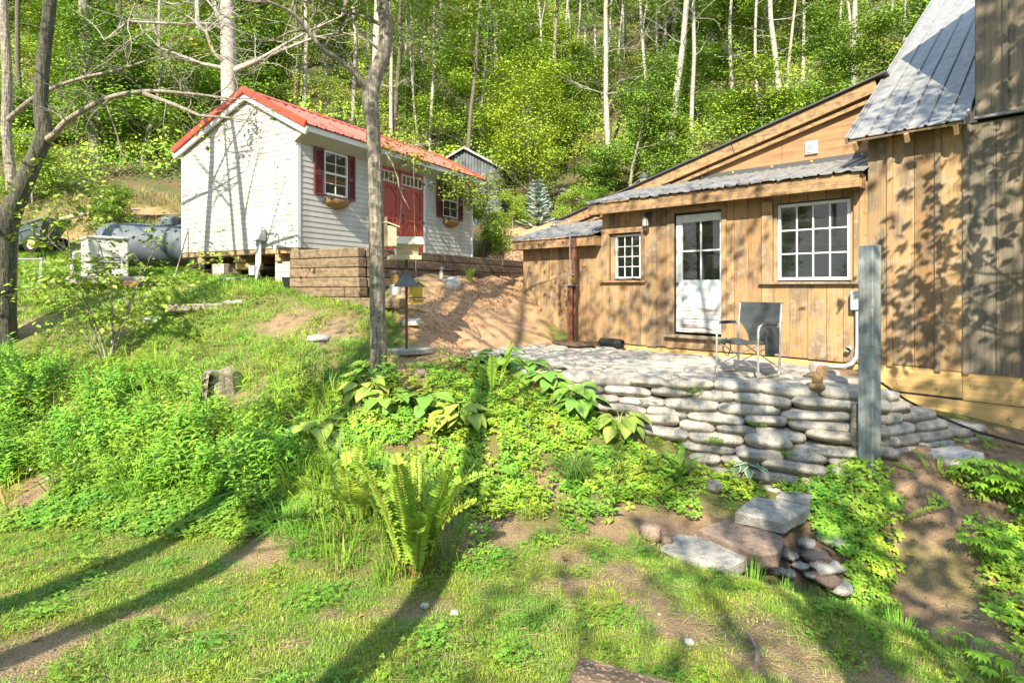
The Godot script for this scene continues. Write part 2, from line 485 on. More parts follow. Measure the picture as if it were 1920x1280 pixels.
func control_points() -> Array:
	var P := []
	# photograph column, row, distance
	for q in [[0, 1000, 5.3], [0, 880, 6.3], [200, 950, 5.5], [0, 760, 7.3], [500, 1000, 4.9], [500, 860, 6.0], [500, 760, 6.8], [12, 640, 8.5], [150, 650, 8.6], [300, 620, 8.8], [415, 720, 7.2], [360, 585, 9.0], [500, 600, 8.8],
		[400, 525, 10.6], [540, 530, 10.3], [600, 558, 9.6], [690, 572, 9.1], [195, 530, 11.0], [60, 520, 11.5], [0, 560, 10.5], [300, 495, 13.0], [70, 482, 13.0], [280, 425, 15.5], [100, 410, 15.5], [0, 430, 15.0],
		[800, 580, 9.2], [720, 640, 8.2], [850, 600, 9.5], [900, 560, 10.5], [960, 530, 12.5], [975, 520, 14.0], [960, 620, 10.5], [940, 642, 9.8], [860, 647, 9.0], [700, 700, 7.2], [780, 690, 7.6], [600, 700, 7.2], [560, 800, 6.2], [700, 800, 6.0], [850, 760, 6.6], [900, 705, 7.4],
		[980, 695, 7.8], [1060, 770, 6.8], [1000, 850, 6.0], [900, 900, 5.6], [950, 980, 5.0], [1100, 965, 5.3], [1100, 880, 6.0], [1200, 905, 5.75], [1300, 938, 5.6], [1130, 800, 6.45], [1210, 850, 6.15], [1350, 890, 5.95], [1480, 912, 5.8], [1600, 905, 6.0],
		[1240, 1040, 4.75], [1400, 1087, 4.4], [1560, 1137, 4.1], [1750, 1207, 3.7], [1900, 1292, 3.3], [1570, 1070, 5.0], [1700, 1050, 4.9], [1650, 950, 5.4], [1630, 832, 5.6], [1710, 830, 5.9], [1800, 795, 6.6], [1900, 830, 6.2], [1900, 900, 5.5], [1900, 1000, 4.8], [1850, 1150, 4.1],
		[940, 440, 17.0], [1010, 430, 19.0], [1050, 400, 21.0], [905, 420, 22.0], [1207, 390, 17.5], [1250, 1290, 2.75], [700, 1290, 2.75]]:
		P.append(W(q[0], q[1], q[2]))
	for q in [[-6, 0, 0], [0, 0, 0], [6, -0.3, 0], [-3, -0.35, -2.5], [0, -0.33, -2.5], [-4, -0.56, -4.2], [-0.76, -0.59, -4.2], [1.2, -0.55, -4.0], [2.2, -0.5, -3.2],
		[1.7, -0.86, -4.95], [2.1, -0.78, -5.1], [2.5, -0.66, -5.3], [2.8, -0.60, -5.55], [2.3, -1.1, -4.7], [2.75, -1.25, -4.65], [3.2, -1.35, -4.35], [4.0, -1.45, -3.5], [5.2, -1.4, -2.2], [-10, 0.3, 9], [0, 0.3, 12], [10, 0.2, 9], [-12, 0, -3], [-12, 1.2, -9], [9, -0.3, -4], [12, 0, -2],
		[2.0, 0.1, -8.2], [1.2, 0.2, -9.5], [4.2, 0.0, -7.4], [3.0, 0.1, -9.0], [5, 0.2, -10], [3, 0.7, -13], [8, 0, -8.5], [8, 1.2, -13], [14, 2.0, -12], [8, 4.2, -19], [14, 5.0, -19], [20, 5, -16],
		[-4.5, 1.75, -12.5], [-2.6, 1.75, -13.5], [-1.6, 1.9, -16], [-5, 3.3, -17], [-9, 4.3, -18],
		[-14, 6.5, -21], [-5, 6.2, -23], [2, 6.5, -25], [10, 8.2, -25], [20, 9.5, -25], [-16, 12.5, -31], [0, 12, -33], [16, 15, -33], [30, 15, -31], [-28, 26, -50], [0, 25, -50], [28, 28, -50], [-40, 40, -72], [0, 41, -72], [40, 43, -72], [-30, 7, -16], [45, 12, -20], [-50, 45, -80], [50, 48, -80], [0, 50, -85], [-30, 1, 10], [30, 1, 10]]:
		P.append(Vector3(q[0], q[1], q[2]))
	return P

func tps_k(r2: float) -> float:
	return 0.5 * r2 * log(r2 + 1e-9)

func terrain():
	var P := control_points()
	var n := P.size()
	var m := n + 3
	var A := []
	for i in m:
		var row := PackedFloat64Array()
		row.resize(m + 1)
		A.append(row)
	for i in n:
		var p: Vector3 = P[i]
		for j in n:
			var q: Vector3 = P[j]
			A[i][j] = tps_k((p.x - q.x) * (p.x - q.x) + (p.z - q.z) * (p.z - q.z))
		A[i][i] += 0.05
		A[i][n] = 1.0; A[i][n + 1] = p.x; A[i][n + 2] = p.z
		A[n][i] = 1.0; A[n + 1][i] = p.x; A[n + 2][i] = p.z
		A[i][m] = p.y
	for k in m:
		var best := k
		for i in range(k + 1, m):
			if absf(A[i][k]) > absf(A[best][k]): best = i
		var tmp = A[k]; A[k] = A[best]; A[best] = tmp
		var rk: PackedFloat64Array = A[k]
		var inv := 1.0 / rk[k]
		for i in range(k + 1, m):
			var ri: PackedFloat64Array = A[i]
			var fct := ri[k] * inv
			if fct == 0.0: continue
			for j in range(k, m + 1): ri[j] -= fct * rk[j]
			A[i] = ri
	var w := PackedFloat64Array()
	w.resize(m)
	for k in range(m - 1, -1, -1):
		var sum: float = A[k][m]
		for j in range(k + 1, m): sum -= A[k][j] * w[j]
		w[k] = sum / A[k][k]
	var px := PackedFloat64Array()
	var pz := PackedFloat64Array()
	for p in P:
		px.append(p.x); pz.append(p.z)
	gx = steps(-9.0, 7.6, 0.11, -70.0, 70.0)
	gz = steps(-14.0, -1.6, 0.11, -95.0, 30.0)
	var nx := gx.size()
	var nzz := gz.size()
	gh.resize(nx * nzz)
	# evaluate on a coarser lattice near the camera, then refine: every second node
	for j in nzz:
		for i in nx:
			if (i % 2 == 1 and i < nx - 1) or (j % 2 == 1 and j < nzz - 1): continue
			var x := gx[i]
			var z := gz[j]
			var y := w[n] + w[n + 1] * x + w[n + 2] * z
			for k in n:
				var r2 := (x - px[k]) * (x - px[k]) + (z - pz[k]) * (z - pz[k]) + 1e-9
				y += w[k] * 0.5 * r2 * log(r2)
			gh[j * nx + i] = y
	for j in nzz:
		if j % 2 == 1 and j < nzz - 1: continue
		for i in range(1, nx - 1, 2):
			gh[j * nx + i] = lerpf(gh[j * nx + i - 1], gh[j * nx + i + 1], (gx[i] - gx[i - 1]) / (gx[i + 1] - gx[i - 1]))
	for j in range(1, nzz - 1, 2):
		var t := (gz[j] - gz[j - 1]) / (gz[j + 1] - gz[j - 1])
		for i in nx: gh[j * nx + i] = lerpf(gh[(j - 1) * nx + i], gh[(j + 1) * nx + i], t)
	var nb := FastNoiseLite.new()
	nb.seed = 5
	nb.frequency = 0.9
	nb.fractal_octaves = 5
	for j in nzz:
		for i in nx:
			var x := gx[i]
			var z := gz[j]
			var amp := 0.05
			if z > -4.9 and x < 3: amp = 0.022
			if z < -7.5 and z > -16 and x > -2.0 and x < 2.0: amp = 0.11
			if z < -16: amp = 0.25
			gh[j * nx + i] += nb.get_noise_2d(x, z) * amp
	# lookup tables for fast height queries
	lx.resize(1400)
	lz.resize(1250)
	var k := 0
	for q in 1400:
		while k < nx - 2 and gx[k + 1] <= -70.0 + q * 0.1: k += 1
		lx[q] = k
	k = 0
	for q in 1250:
		while k < nzz - 2 and gz[k + 1] <= -95.0 + q * 0.1: k += 1
		lz[q] = k

func steps(a: float, b: float, st: float, lo: float, hi: float) -> PackedFloat32Array:
	var left := []
	var x := a
	var s := st
	while x > lo:
		s *= 1.09
		x = maxf(x - s, lo)
		left.append(x)
	left.reverse()
	var out := PackedFloat32Array(left)
	x = a
	while x < b:
		out.append(x)
		x += st
	s = st
	while x < hi:
		out.append(x)
		s *= 1.09
		x += s
	out.append(hi)
	return out

func H(x: float, z: float) -> float:
	var i := lx[clampi(int((x + 70.0) * 10.0), 0, 1399)]
	var j := lz[clampi(int((z + 95.0) * 10.0), 0, 1249)]
	while i < gx.size() - 2 and gx[i + 1] < x: i += 1
	while j < gz.size() - 2 and gz[j + 1] < z: j += 1
	var tx := clampf((x - gx[i]) / (gx[i + 1] - gx[i]), 0, 1)
	var tz := clampf((z - gz[j]) / (gz[j + 1] - gz[j]), 0, 1)
	var nx := gx.size()
	return lerpf(lerpf(gh[j * nx + i], gh[j * nx + i + 1], tx), lerpf(gh[(j + 1) * nx + i], gh[(j + 1) * nx + i + 1], tx), tz)
# point on the ground below photograph column px at distance d
func G(px: float, d: float) -> Vector3:
	var x := (px - 960.0) / F * d
	return Vector3(x, H(x, -d), -d)
# lawn point seen at a photograph pixel
func LW(px: float, py: float) -> Vector3:
	var d := 1.6 / ((py - HZ) / F - 0.14)
	return Vector3((px - 960.0) / F * d, 0, -d)

func soil_amount(x: float, z: float) -> float:
	var best := 0.0
	var wob := NZ.get_noise_2d(x * 2.2, z * 2.2) * 0.55 + NZ.get_noise_2d(x * 7.0, z * 7.0) * 0.35
	for q in dirt:
		var d: float = Vector2((x - q[0]), (z - q[1])).length() / q[2]
		if d < 1.7: best = maxf(best, q[3] * clampf((1.25 - d + wob) * 2.2, 0, 1))
	return best

func ground_mesh():
	for q in [[90, 1195, 0.22], [20, 1250, 0.22], [270, 1142, 0.16], [330, 1150, 0.12], [490, 1050, 0.26], [520, 1040, 0.2], [780, 1135, 0.22], [700, 1150, 0.15], [870, 1038, 0.25], [950, 1030, 0.25], [1080, 1100, 0.2], [1070, 1060, 0.2], [1230, 1150, 0.22], [1290, 1185, 0.24], [1170, 1085, 0.22], [1480, 1235, 0.3], [1420, 1180, 0.22], [540, 1200, 0.16], [1130, 1005, 0.3], [620, 1150, 0.15], [40, 970, 0.35], [60, 870, 0.3], [1700, 1290, 0.3]]:
		var p := LW(q[0], q[1])
		dirt.append([p.x, p.z, q[2], 1.0])
	for q in [[-1.2, -9.5, 0.8], [-0.7, -10.3, 1.1], [-0.3, -11.3, 1.2], [0.1, -12.6, 1.2], [0.3, -14, 1.3], [0.6, -15.5, 1.6], [0.6, -17.2, 1.8], [1.2, -19, 1.6], [-1.0, -8.6, 0.7], [-1.35, -7.5, 0.4],
		[3.7, -5.5, 0.5], [4.3, -5.4, 0.8], [5.0, -5.7, 0.9], [4.6, -4.8, 0.7], [4.4, -4.1, 0.7], [4.8, -3.5, 0.8], [5.3, -4.8, 0.5], [6.0, -5.6, 0.9],
		[-2.7, -8.3, 0.4], [-3.5, -8.8, 0.42], [-3.3, -7.1, 0.2], [-7.6, -11.2, 0.4], [-8.6, -14.9, 1.2], [-10.4, -15.2, 1.5], [-7.0, -15.3, 1.3], [-12, -15, 1.4], [1.7, -5.1, 0.5], [2.5, -4.85, 0.55], [3.2, -4.35, 0.6], [3.9, -3.6, 0.6], [0.9, -5.2, 0.35], [0.4, -5.6, 0.25]]:
		dirt.append([q[0], q[1], q[2], 1.0])
	var nx := gx.size()
	var nzz := gz.size()
	var mb := MB.new()
	for j in nzz:
		for i in nx:
			var x := gx[i]
			var z := gz[j]
			mb.v.append(Vector3(x, gh[j * nx + i], z))
			var i0 := maxi(i - 1, 0)
			var i1 := mini(i + 1, nx - 1)
			var j0 := maxi(j - 1, 0)
			var j1 := mini(j + 1, nzz - 1)
			mb.n.append(Vector3(-(gh[j * nx + i1] - gh[j * nx + i0]) / (gx[i1] - gx[i0]), 1, -(gh[j1 * nx + i] - gh[j0 * nx + i]) / (gz[j1] - gz[j0])).normalized())
			var f := NZ.get_noise_2d(x * 1.3, z * 1.3)
			var cc := Color(0.20, 0.17, 0.06).lerp(Color(0.155, 0.19, 0.04), clampf(0.5 + f * 1.2, 0, 1))
			if z < -15.5:   # leaf litter and moss under the wood
				var lit := Color(0.17, 0.11, 0.06).lerp(Color(0.075, 0.11, 0.025), clampf(0.55 + f * 1.5, 0, 1))
				cc = cc.lerp(lit, clampf((-15.5 - z) / 2.0, 0, 1))
			var s := soil_amount(x, z) if absf(x) < 16 and z > -22 else 0.0
			if s > 0:
				var sc := Color(0.30, 0.215, 0.12)
				if z < -7.0 and x > -2.2: sc = Color(0.50, 0.315, 0.18)
				elif x > 3.3: sc = Color(0.31, 0.215, 0.135)
				elif x > 1.2 and z > -5.4 and z < -3.2: sc = Color(0.19, 0.13, 0.085)
				elif z < -13: sc = Color(0.40, 0.27, 0.14)
				cc = cc.lerp(sc * (1.0 + 0.25 * NZ.get_noise_2d(x * 9.0, z * 9.0)), s)
			mb.c.append(cc)
	for j in nzz - 1:
		for i in nx - 1:
			var a := j * nx + i
			mb.ix.append(a); mb.ix.append(a + 1); mb.ix.append(a + nx)
			mb.ix.append(a + 1); mb.ix.append(a + nx + 1); mb.ix.append(a + nx)
	var o := part("ground", mb, M["soil"], self)
	meta(o, "grassy bank, lawn and wooded hillside of brown soil", "ground", "", "structure")

# ---------------------------------------------------------------- house, barn, terrace of bags
func pick(a: Array):
	return a[R.randi() % a.size()]
func board(parent: Node, x0: float, x1: float, y0: float, y1: float, z0: float, th: float, kind := "board", called := "board"):
	var mb := MB.new()
	var t := R.randf_range(0.62, 1.15)
	var warm := R.randf_range(-0.07, 0.07)
	mb.col = Color(t * (1.0 + warm), t, t * (1.0 - warm))
	mb.box(Vector3((x0 + x1) * 0.5, (y0 + y1) * 0.5, z0 + th * 0.5 + R.randf_range(-0.002, 0.003)), Vector3(x1 - x0 - R.randf_range(0.003, 0.007), y1 - y0, th), Basis(), 0.003)
	var kk := R.randi() % (4 if kind == "board" else 2)
	part(called, mb, M["%s%d" % [kind, kk]], parent)

# window: frame part with panes and muntins below it
func window(parent: Node, x0: float, x1: float, y0: float, y1: float, z: float, cols: int, rows: int, fw := 0.05, mw := 0.018, sash := false) -> MeshInstance3D:
	var fr := MB.new()
	fr.span(Vector3(x0, y0, z - 0.03), Vector3(x0 + fw, y1, z + 0.025), 0.004)
	fr.span(Vector3(x1 - fw, y0, z - 0.03), Vector3(x1, y1, z + 0.025), 0.004)
	fr.span(Vector3(x0 + fw, y0, z - 0.03), Vector3(x1 - fw, y0 + fw, z + 0.023), 0.004)
	fr.span(Vector3(x0 + fw, y1 - fw, z - 0.03), Vector3(x1 - fw, y1, z + 0.023), 0.004)
	if sash: fr.span(Vector3(x0 + fw, (y0 + y1) * 0.5 - 0.02, z - 0.03), Vector3(x1 - fw, (y0 + y1) * 0.5 + 0.02, z + 0.022), 0.004)
	var win := part("window", fr, M["white_paint"], parent)
	var ax := x0 + fw
	var bx := x1 - fw
	var ay := y0 + fw
	var by := y1 - fw
	for i in range(1, cols):
		var mb := MB.new()
		var x := lerpf(ax, bx, float(i) / cols)
		mb.span(Vector3(x - mw * 0.5, ay, z - 0.012), Vector3(x + mw * 0.5, by, z + 0.012), 0.003)
		part("muntin", mb, M["white_paint"], win)
	for j in range(1, rows):
		if sash and j * 2 == rows: continue
		var mb := MB.new()
		var y := lerpf(ay, by, float(j) / rows)
		mb.span(Vector3(ax, y - mw * 0.5, z - 0.010), Vector3(bx, y + mw * 0.5, z + 0.010), 0.003)
		part("muntin", mb, M["white_paint"], win)
	for i in cols:
		for j in rows:
			var mb := MB.new()
			var xa := lerpf(ax, bx, float(i) / cols)
			var xb := lerpf(ax, bx, float(i + 1) / cols)
			var ya := lerpf(ay, by, float(j) / rows)
			var yb := lerpf(ay, by, float(j + 1) / rows)
			var tz := R.randf_range(-0.002, 0.002)
			mb.quad(Vector3(xa, ya, z - 0.004 + tz), Vector3(xb, ya, z - 0.004), Vector3(xb, yb, z - 0.004 - tz), Vector3(xa, yb, z - 0.004))
			part("pane", mb, M["glass"], win)
	return win

# ribbed sheet metal panels between an eave line and an upper line (both along local x)
func metal_roof(parent: Node, x0: float, x1: float, e: Vector2, t: Vector2, pw: float, rib: float, rh: float, m: Material, called := "roof_panel", wavy := 0.0):
	var cnt := maxi(1, int(round((x1 - x0) / pw)))
	var slope := Vector3(0, t.y - e.y, t.x - e.x)
	var nrm := Vector3(0, -(t.x - e.x), t.y - e.y).normalized()
	if nrm.y < 0: nrm = -nrm
	for k in cnt:
		var mb := MB.new()
		var g := R.randf_range(0.9, 1.06)
		mb.col = Color(g, g, g)
		var a := lerpf(x0, x1, float(k) / cnt)
		var b := lerpf(x0, x1, float(k + 1) / cnt) + 0.012
		var prof := []
		var nr := maxi(1, int(round((b - a) / rib)))
		for q in nr:
			var c0 := lerpf(a, b, float(q) / nr)
			var w := (b - a) / nr
			prof.append(Vector2(c0, 0)); prof.append(Vector2(c0 + w * 0.06, rh)); prof.append(Vector2(c0 + w * 0.16, rh)); prof.append(Vector2(c0 + w * 0.22, 0))
			prof.append(Vector2(c0 + w * 0.6, rh * 0.12))
		prof.append(Vector2(b, 0))
		var lift := k * 0.0007
		var segs := 6
		for s in segs:
			for q in prof.size() - 1:
				var P := []
				for z in [[prof[q], s], [prof[q + 1], s], [prof[q + 1], s + 1], [prof[q], s + 1]]:
					var pf: Vector2 = z[0]
					var f: float = float(z[1]) / segs
					var wv := wavy * NZ.get_noise_2d(pf.x * 60.0, f * 30.0) * (1.0 - f)
					P.append(Vector3(pf.x, e.y, e.x) + slope * f + nrm * (pf.y + lift + wv))
				mb.quad(P[0], P[1], P[2], P[3])
		# folded lip at the eave
		for q in prof.size() - 1:
			var p0: Vector2 = prof[q]
			var p1: Vector2 = prof[q + 1]
			var a0 := Vector3(p0.x, e.y, e.x) + nrm * (p0.y + lift + wavy * NZ.get_noise_2d(p0.x * 60.0, 0))
			var a1 := Vector3(p1.x, e.y, e.x) + nrm * (p1.y + lift + wavy * NZ.get_noise_2d(p1.x * 60.0, 0))
			mb.quad(a0 - nrm * 0.012, a1 - nrm * 0.012, a1, a0)
		part(called, mb, m, parent)

func house():
	R.seed = 101
	var h := thing("house", "long board-clad house with low metal lean-to roofs, white half-glazed door and white windows", "house", Vector3(0.29, 0, -12.1), deg_to_rad(-43.4))
	# --- wall: boards cut round the openings
	var ed := [-0.03, 0.21, 0.44, 0.70, 0.93, 1.18, 1.40, 1.62, 1.84, 2.0, 2.16, 2.39, 2.62, 2.84, 2.95, 3.14, 3.34, 3.48, 3.75, 4.03, 4.33, 4.53, 4.75, 4.95, 5.12, 5.36, 5.61, 5.86, 6.07, 6.2, 6.36]
	var holes := [[2.16, 2.84, 1.72, 2.60], [3.48, 4.33, 0.78, 2.87], [5.12, 6.2, 1.68, 2.87]]
	var sh := MB.new()
	var wallm := MB.new()
	wallm.span(Vector3(-0.03, 0.2, -1.62), Vector3(0.0, 2.5, -0.13))
	wallm.span(Vector3(-0.03, 0.0, -6.0), Vector3(0.0, 3.05, -1.66))
	wallm.span(Vector3(-0.03, 0.0, -6.05), Vector3(6.4, 4.6, -6.0))
	wallm.span(Vector3(0.0, 0.30, -6.0), Vector3(7.0, 0.40, -0.15))
	var wall := part("wall", wallm, M["interior"], h)
	for i in ed.size() - 1:
		var a: float = ed[i]
		var b: float = ed[i + 1]
		var top := 2.50 if b < 2.01 else 3.02
		var segs := [[0.545 + R.randf_range(-0.012, 0.012), top]]
		for q in holes:
			if a >= q[0] - 0.001 and b <= q[1] + 0.001: segs = [[segs[0][0], q[2]], [q[3], top]]
		if a >= 3.47 and b <= 4.34: segs = [[0.55, 0.735], [2.87, top]]
		for s in segs:
			board(wall, a, b, s[0], s[1], 0.0, 0.025)
			sh.span(Vector3(a, s[0] - 0.02, -0.10), Vector3(b, s[1], -0.002))
	part("sheathing", sh, M["interior"], wall)
	var sk := MB.new()
	sk.span(Vector3(-0.02, 0.28, -0.04), Vector3(3.3, 0.57, -0.004), 0.003)
	part("skirt_board", sk, M["skirt"], wall)
	sk = MB.new()
	sk.span(Vector3(3.303, 0.26, -0.04), Vector3(6.38, 0.57, -0.006), 0.003)
	part("skirt_board", sk, M["skirt"], wall)
	# corner board, left edge trim
	board(h, 6.27, 6.375, 0.56, 3.05, 0.028, 0.03, "board", "corner_board")
	board(h, -0.055, -0.03, 0.5, 2.48, -0.12, 0.14, "board", "corner_board")
	# --- small window with deep reveal
	var w1 := window(h, 2.26, 2.80, 1.755, 2.575, -0.06, 3, 4, 0.035, 0.016)
	for q in [[2.16, 2.26, 1.72, 2.6], [2.80, 2.845, 1.72, 2.6]]:
		var mb := MB.new()
		mb.span(Vector3(q[0], q[2], -0.1), Vector3(q[1], q[3], -0.02), 0.003)
		part("casing", mb, M["board1"], w1)
	board(h, 1.995, 2.16, 1.72, 2.64, 0.028, 0.022, "board", "casing")
	board(h, 2.845, 2.93, 1.72, 2.62, 0.028, 0.022, "board", "casing")
	var tr := MB.new()
	tr.span(Vector3(1.99, 2.6, 0.03), Vector3(2.9, 2.70, 0.055), 0.004)
	part("lintel", tr, M["plank"], h)
	tr = MB.new()
	tr.span(Vector3(1.98, 1.685, -0.02), Vector3(2.95, 1.72, 0.10), 0.005)
	part("sill", tr, M["plank"], h)
	# --- door
	var dm := MB.new()
	var zf := 0.01
	var zb := -0.035
	dm.span(Vector3(3.515, 0.83, zb), Vector3(3.63, 2.83, zf), 0.004)
	dm.span(Vector3(4.285, 0.83, zb), Vector3(4.31, 2.83, zf), 0.004)
	dm.span(Vector3(3.63, 2.70, zb), Vector3(4.285, 2.83, zf), 0.004)
	dm.span(Vector3(3.63, 1.56, zb), Vector3(4.285, 1.72, zf), 0.004)
	dm.span(Vector3(3.63, 1.02, zb), Vector3(4.285, 1.56, zf - 0.02))
	var door := part("door", dm, M["door_paint"], h)
	door.set_meta("label", "pale blue-white half-glazed door with worn peeling bottom")
	var wd := MB.new()
	wd.span(Vector3(3.63, 0.83, zb), Vector3(4.285, 1.02, zf), 0.004)
	part("bottom_rail", wd, M["worn_paint"], door)
	for yy in [1.06, 1.235, 1.40]:
		var pm := MB.new()
		pm.span(Vector3(3.65, yy, zf - 0.018), Vector3(4.27, yy + (0.165 if yy > 1.1 else 0.17), zf - 0.004), 0.006)
		part("panel", pm, M["worn_paint"] if yy < 1.1 else M["door_paint"], door)
	for q in [[3.948, 3.972, 1.72, 2.70], [3.63, 4.285, 2.195, 2.225]]:
		var mm := MB.new()
		mm.span(Vector3(q[0], q[2], -0.022), Vector3(q[1], q[3], zf - (0.0 if q[0] > 3.7 else 0.002)), 0.003)
		part("muntin", mm, M["white_paint"], door)
	for q in [[3.63, 3.948, 1.72, 2.195], [3.972, 4.285, 1.72, 2.195], [3.63, 3.948, 2.225, 2.70], [3.972, 4.285, 2.225, 2.70]]:
		var pm := MB.new()
		pm.quad(Vector3(q[0], q[2], -0.015), Vector3(q[1], q[2], -0.015), Vector3(q[1], q[3], -0.015), Vector3(q[0], q[3], -0.015))
		part("pane", pm, M["glass"], door)
	var kn := MB.new()
	kn.lathe(Vector3(3.56, 1.66, zf), [Vector2(0, 0.055), Vector2(0.024, 0.045), Vector2(0.026, 0.03), Vector2(0.012, 0.02), Vector2(0.012, 0.0)], 10, Basis(Vector3.RIGHT, Vector3.BACK, Vector3.DOWN))
	part("knob", kn, M["dark_metal"], door)
	board(h, 3.36, 3.50, 0.72, 2.88, 0.028, 0.022, "board", "casing")
	board(h, 4.325, 4.41, 0.72, 2.88, 0.028, 0.022, "board", "casing")
	tr = MB.new()
	tr.span(Vector3(3.34, 0.735, -0.04), Vector3(4.42, 0.785, 0.12), 0.005)
	part("threshold", tr, M["grey_board0"], h)
	tr = MB.new()
	tr.span(Vector3(3.40, 2.885, 0.028), Vector3(4.40, 2.97, 0.05), 0.004)
	part("lintel", tr, M["plank"], h)
	# --- large window
	window(h, 5.175, 6.155, 1.70, 2.85, -0.045, 4, 3, 0.045, 0.022)
	for q in [[5.12, 5.175], [6.155, 6.2]]:
		var mb := MB.new()
		mb.span(Vector3(q[0], 1.68, -0.1), Vector3(q[1], 2.87, -0.0), 0.003)
		part("reveal", mb, M["board2"], h)
	board(h, 4.96, 5.12, 1.68, 2.92, 0.028, 0.024, "board", "casing")
	board(h, 6.2, 6.27, 1.68, 2.92, 0.028, 0.024, "board", "casing")
	tr = MB.new()
	tr.span(Vector3(4.93, 1.64, -0.02), Vector3(6.30, 1.68, 0.10), 0.005)
	part("sill", tr, M["grey_board1"], h)
	# --- eaves and roofs
	for q in [[-0.10, 0.95, 2.385, 2.57, 0.30], [0.953, 1.97, 2.385, 2.57, 0.30], [1.90, 4.2, 2.945, 3.145, 0.35], [4.203, 6.335, 2.945, 3.145, 0.35]]:
		var mb := MB.new()
		mb.span(Vector3(q[0], q[2], q[4] - 0.045), Vector3(q[1], q[3], q[4]), 0.005)
		part("fascia", mb, M["plank"], h)
	for q in [[1.97, 2.385, 2.57, 0.025, 0.30], [1.90, 2.945, 3.145, -0.02, 0.305], [6.33, 2.945, 3.145, 0.03, 0.305], [-0.10, 2.385, 2.57, -0.12, 0.255]]:
		var mb := MB.new()
		mb.span(Vector3(q[0] - 0.02, q[1], q[3]), Vector3(q[0] + 0.02, q[2], q[4]), 0.004)
		part("fascia_return", mb, M["plank"], h)
	var so := MB.new()
	so.quad(Vector3(-0.08, 2.50, 0.26), Vector3(1.95, 2.50, 0.26), Vector3(1.95, 2.55, -0.1), Vector3(-0.08, 2.55, -0.1))
	so.quad(Vector3(1.92, 3.05, 0.31), Vector3(6.33, 3.05, 0.31), Vector3(6.33, 3.14, -0.1), Vector3(1.92, 3.14, -0.1))
	part("soffit", so, M["board0"], h)
	metal_roof(h, -0.16, 1.99, Vector2(0.345, 2.585), Vector2(-1.52, 3.12), 0.72, 0.18, 0.016, M["galvanised"], "roof_panel", 0.02)
	metal_roof(h, 1.87, 6.39, Vector2(0.40, 3.162), Vector2(-1.52, 3.70), 0.76, 0.19, 0.018, M["galvanised"], "roof_panel", 0.03)
	for q in [[1.6, 3.62], [4.0, 3.6]]: pass
	# --- gable behind the lean-to roofs: plywood, rake boards, flashing
	var gy0 := 3.06
	var k := 0.271
	for q in [[-0.1, 2.32], [2.325, 4.76], [4.765, 6.36]]:
		var mb := MB.new()
		var ya: float = gy0 + k * (q[0] + 0.1) - 0.05
		var yb: float = gy0 + k * (q[1] + 0.1) - 0.05
		mb.quad(Vector3(q[0], 2.3, -1.5), Vector3(q[1], 2.3, -1.5), Vector3(q[1], yb, -1.5), Vector3(q[0], ya, -1.5))
		mb.quad(Vector3(q[1], 2.3, -1.56), Vector3(q[0], 2.3, -1.56), Vector3(q[0], ya, -1.56), Vector3(q[1], yb, -1.56))
		part("gable_panel", mb, M["plywood"], h)
	var rdir := Vector3(1, k, 0).normalized()
	var rup := Vector3(-k, 1, 0).normalized()
	for q in [[0.0, 4.3, -1.36, -1.40, 0.0, 0.20], [4.31, 6.66, -1.36, -1.40, 0.0, 0.20], [0.0, 6.62, -1.40, -1.44, -0.11, 0.06]]:
		var mb := MB.new()
		var o := Vector3(-0.2, gy0 - 0.06, 0)
		var mid: Vector3 = o + rdir * ((q[0] + q[1]) * 0.5) + rup * (q[4] + (q[5]) * 0.5 - 0.06)
		mid.z = (q[2] + q[3]) * 0.5
		mb.box(mid, Vector3(q[1] - q[0], q[5], 0.04), Basis(rdir, rup, Vector3.BACK), 0.004)
		part("rake_board", mb, M["plank"], h)
	var rf := MB.new()
	rf.box(Vector3(-0.24, gy0 + 0.10, -3.7) + rdir * 3.42, Vector3(6.84, 0.03, 4.8), Basis(rdir, rup, Vector3.BACK), 0.006)
	part("roof_sheet", rf, M["dark_metal"], h)
	var fl := MB.new()
	fl.span(Vector3(2.75, 3.69, -1.5), Vector3(6.4, 3.78, -1.485))
	part("flashing", fl, M["dark_metal"], h)
	for x in [3.3, 3.9, 4.6, 5.25, 6.0]:
		var sc := MB.new()
		sc.lathe(Vector3(x, 3.75, -1.486), [Vector2(0, 0.012), Vector2(0.016, 0.010), Vector2(0.02, 0)], 8, Basis(Vector3.RIGHT, Vector3.BACK, Vector3.DOWN))
		part("screw_cap", sc, M["screw"], h)
	# --- vent, lantern, pipe
	var vt := MB.new()
	vt.span(Vector3(5.15, 3.87, -1.5), Vector3(5.35, 4.09, -1.455), 0.008)
	for y in 4: vt.span(Vector3(5.18, 3.90 + y * 0.04, -1.456), Vector3(5.30, 3.915 + y * 0.04, -1.435), 0.002)
	part("vent_cover", vt, M["white_paint"], h)
	var lm := MB.new()
	lm.lathe(Vector3(3.0, 2.88, 0.03), [Vector2(0, 0.03), Vector2(0.05, 0.025), Vector2(0.06, 0)], 14, Basis(Vector3.RIGHT, Vector3.BACK, Vector3.DOWN))
	lm.tube([Vector3(3.0, 2.88, 0.05), Vector3(3.0, 2.92, 0.11), Vector3(3.0, 2.87, 0.15)], [0.012, 0.012, 0.012], 8)
	lm.lathe(Vector3(3.0, 2.68, 0.15), [Vector2(0, 0.20), Vector2(0.02, 0.19), Vector2(0.07, 0.15), Vector2(0.075, 0.14), Vector2(0.055, 0.14)], 8, Basis(), false)
	for q in 4:
		var an := TAU * q / 4 + 0.78
		lm.beam(Vector3(3.0 + cos(an) * 0.055, 2.68, 0.15 + sin(an) * 0.055), Vector3(3.0 + cos(an) * 0.058, 2.82, 0.15 + sin(an) * 0.058), 0.008, 0.008, Vector3.RIGHT)
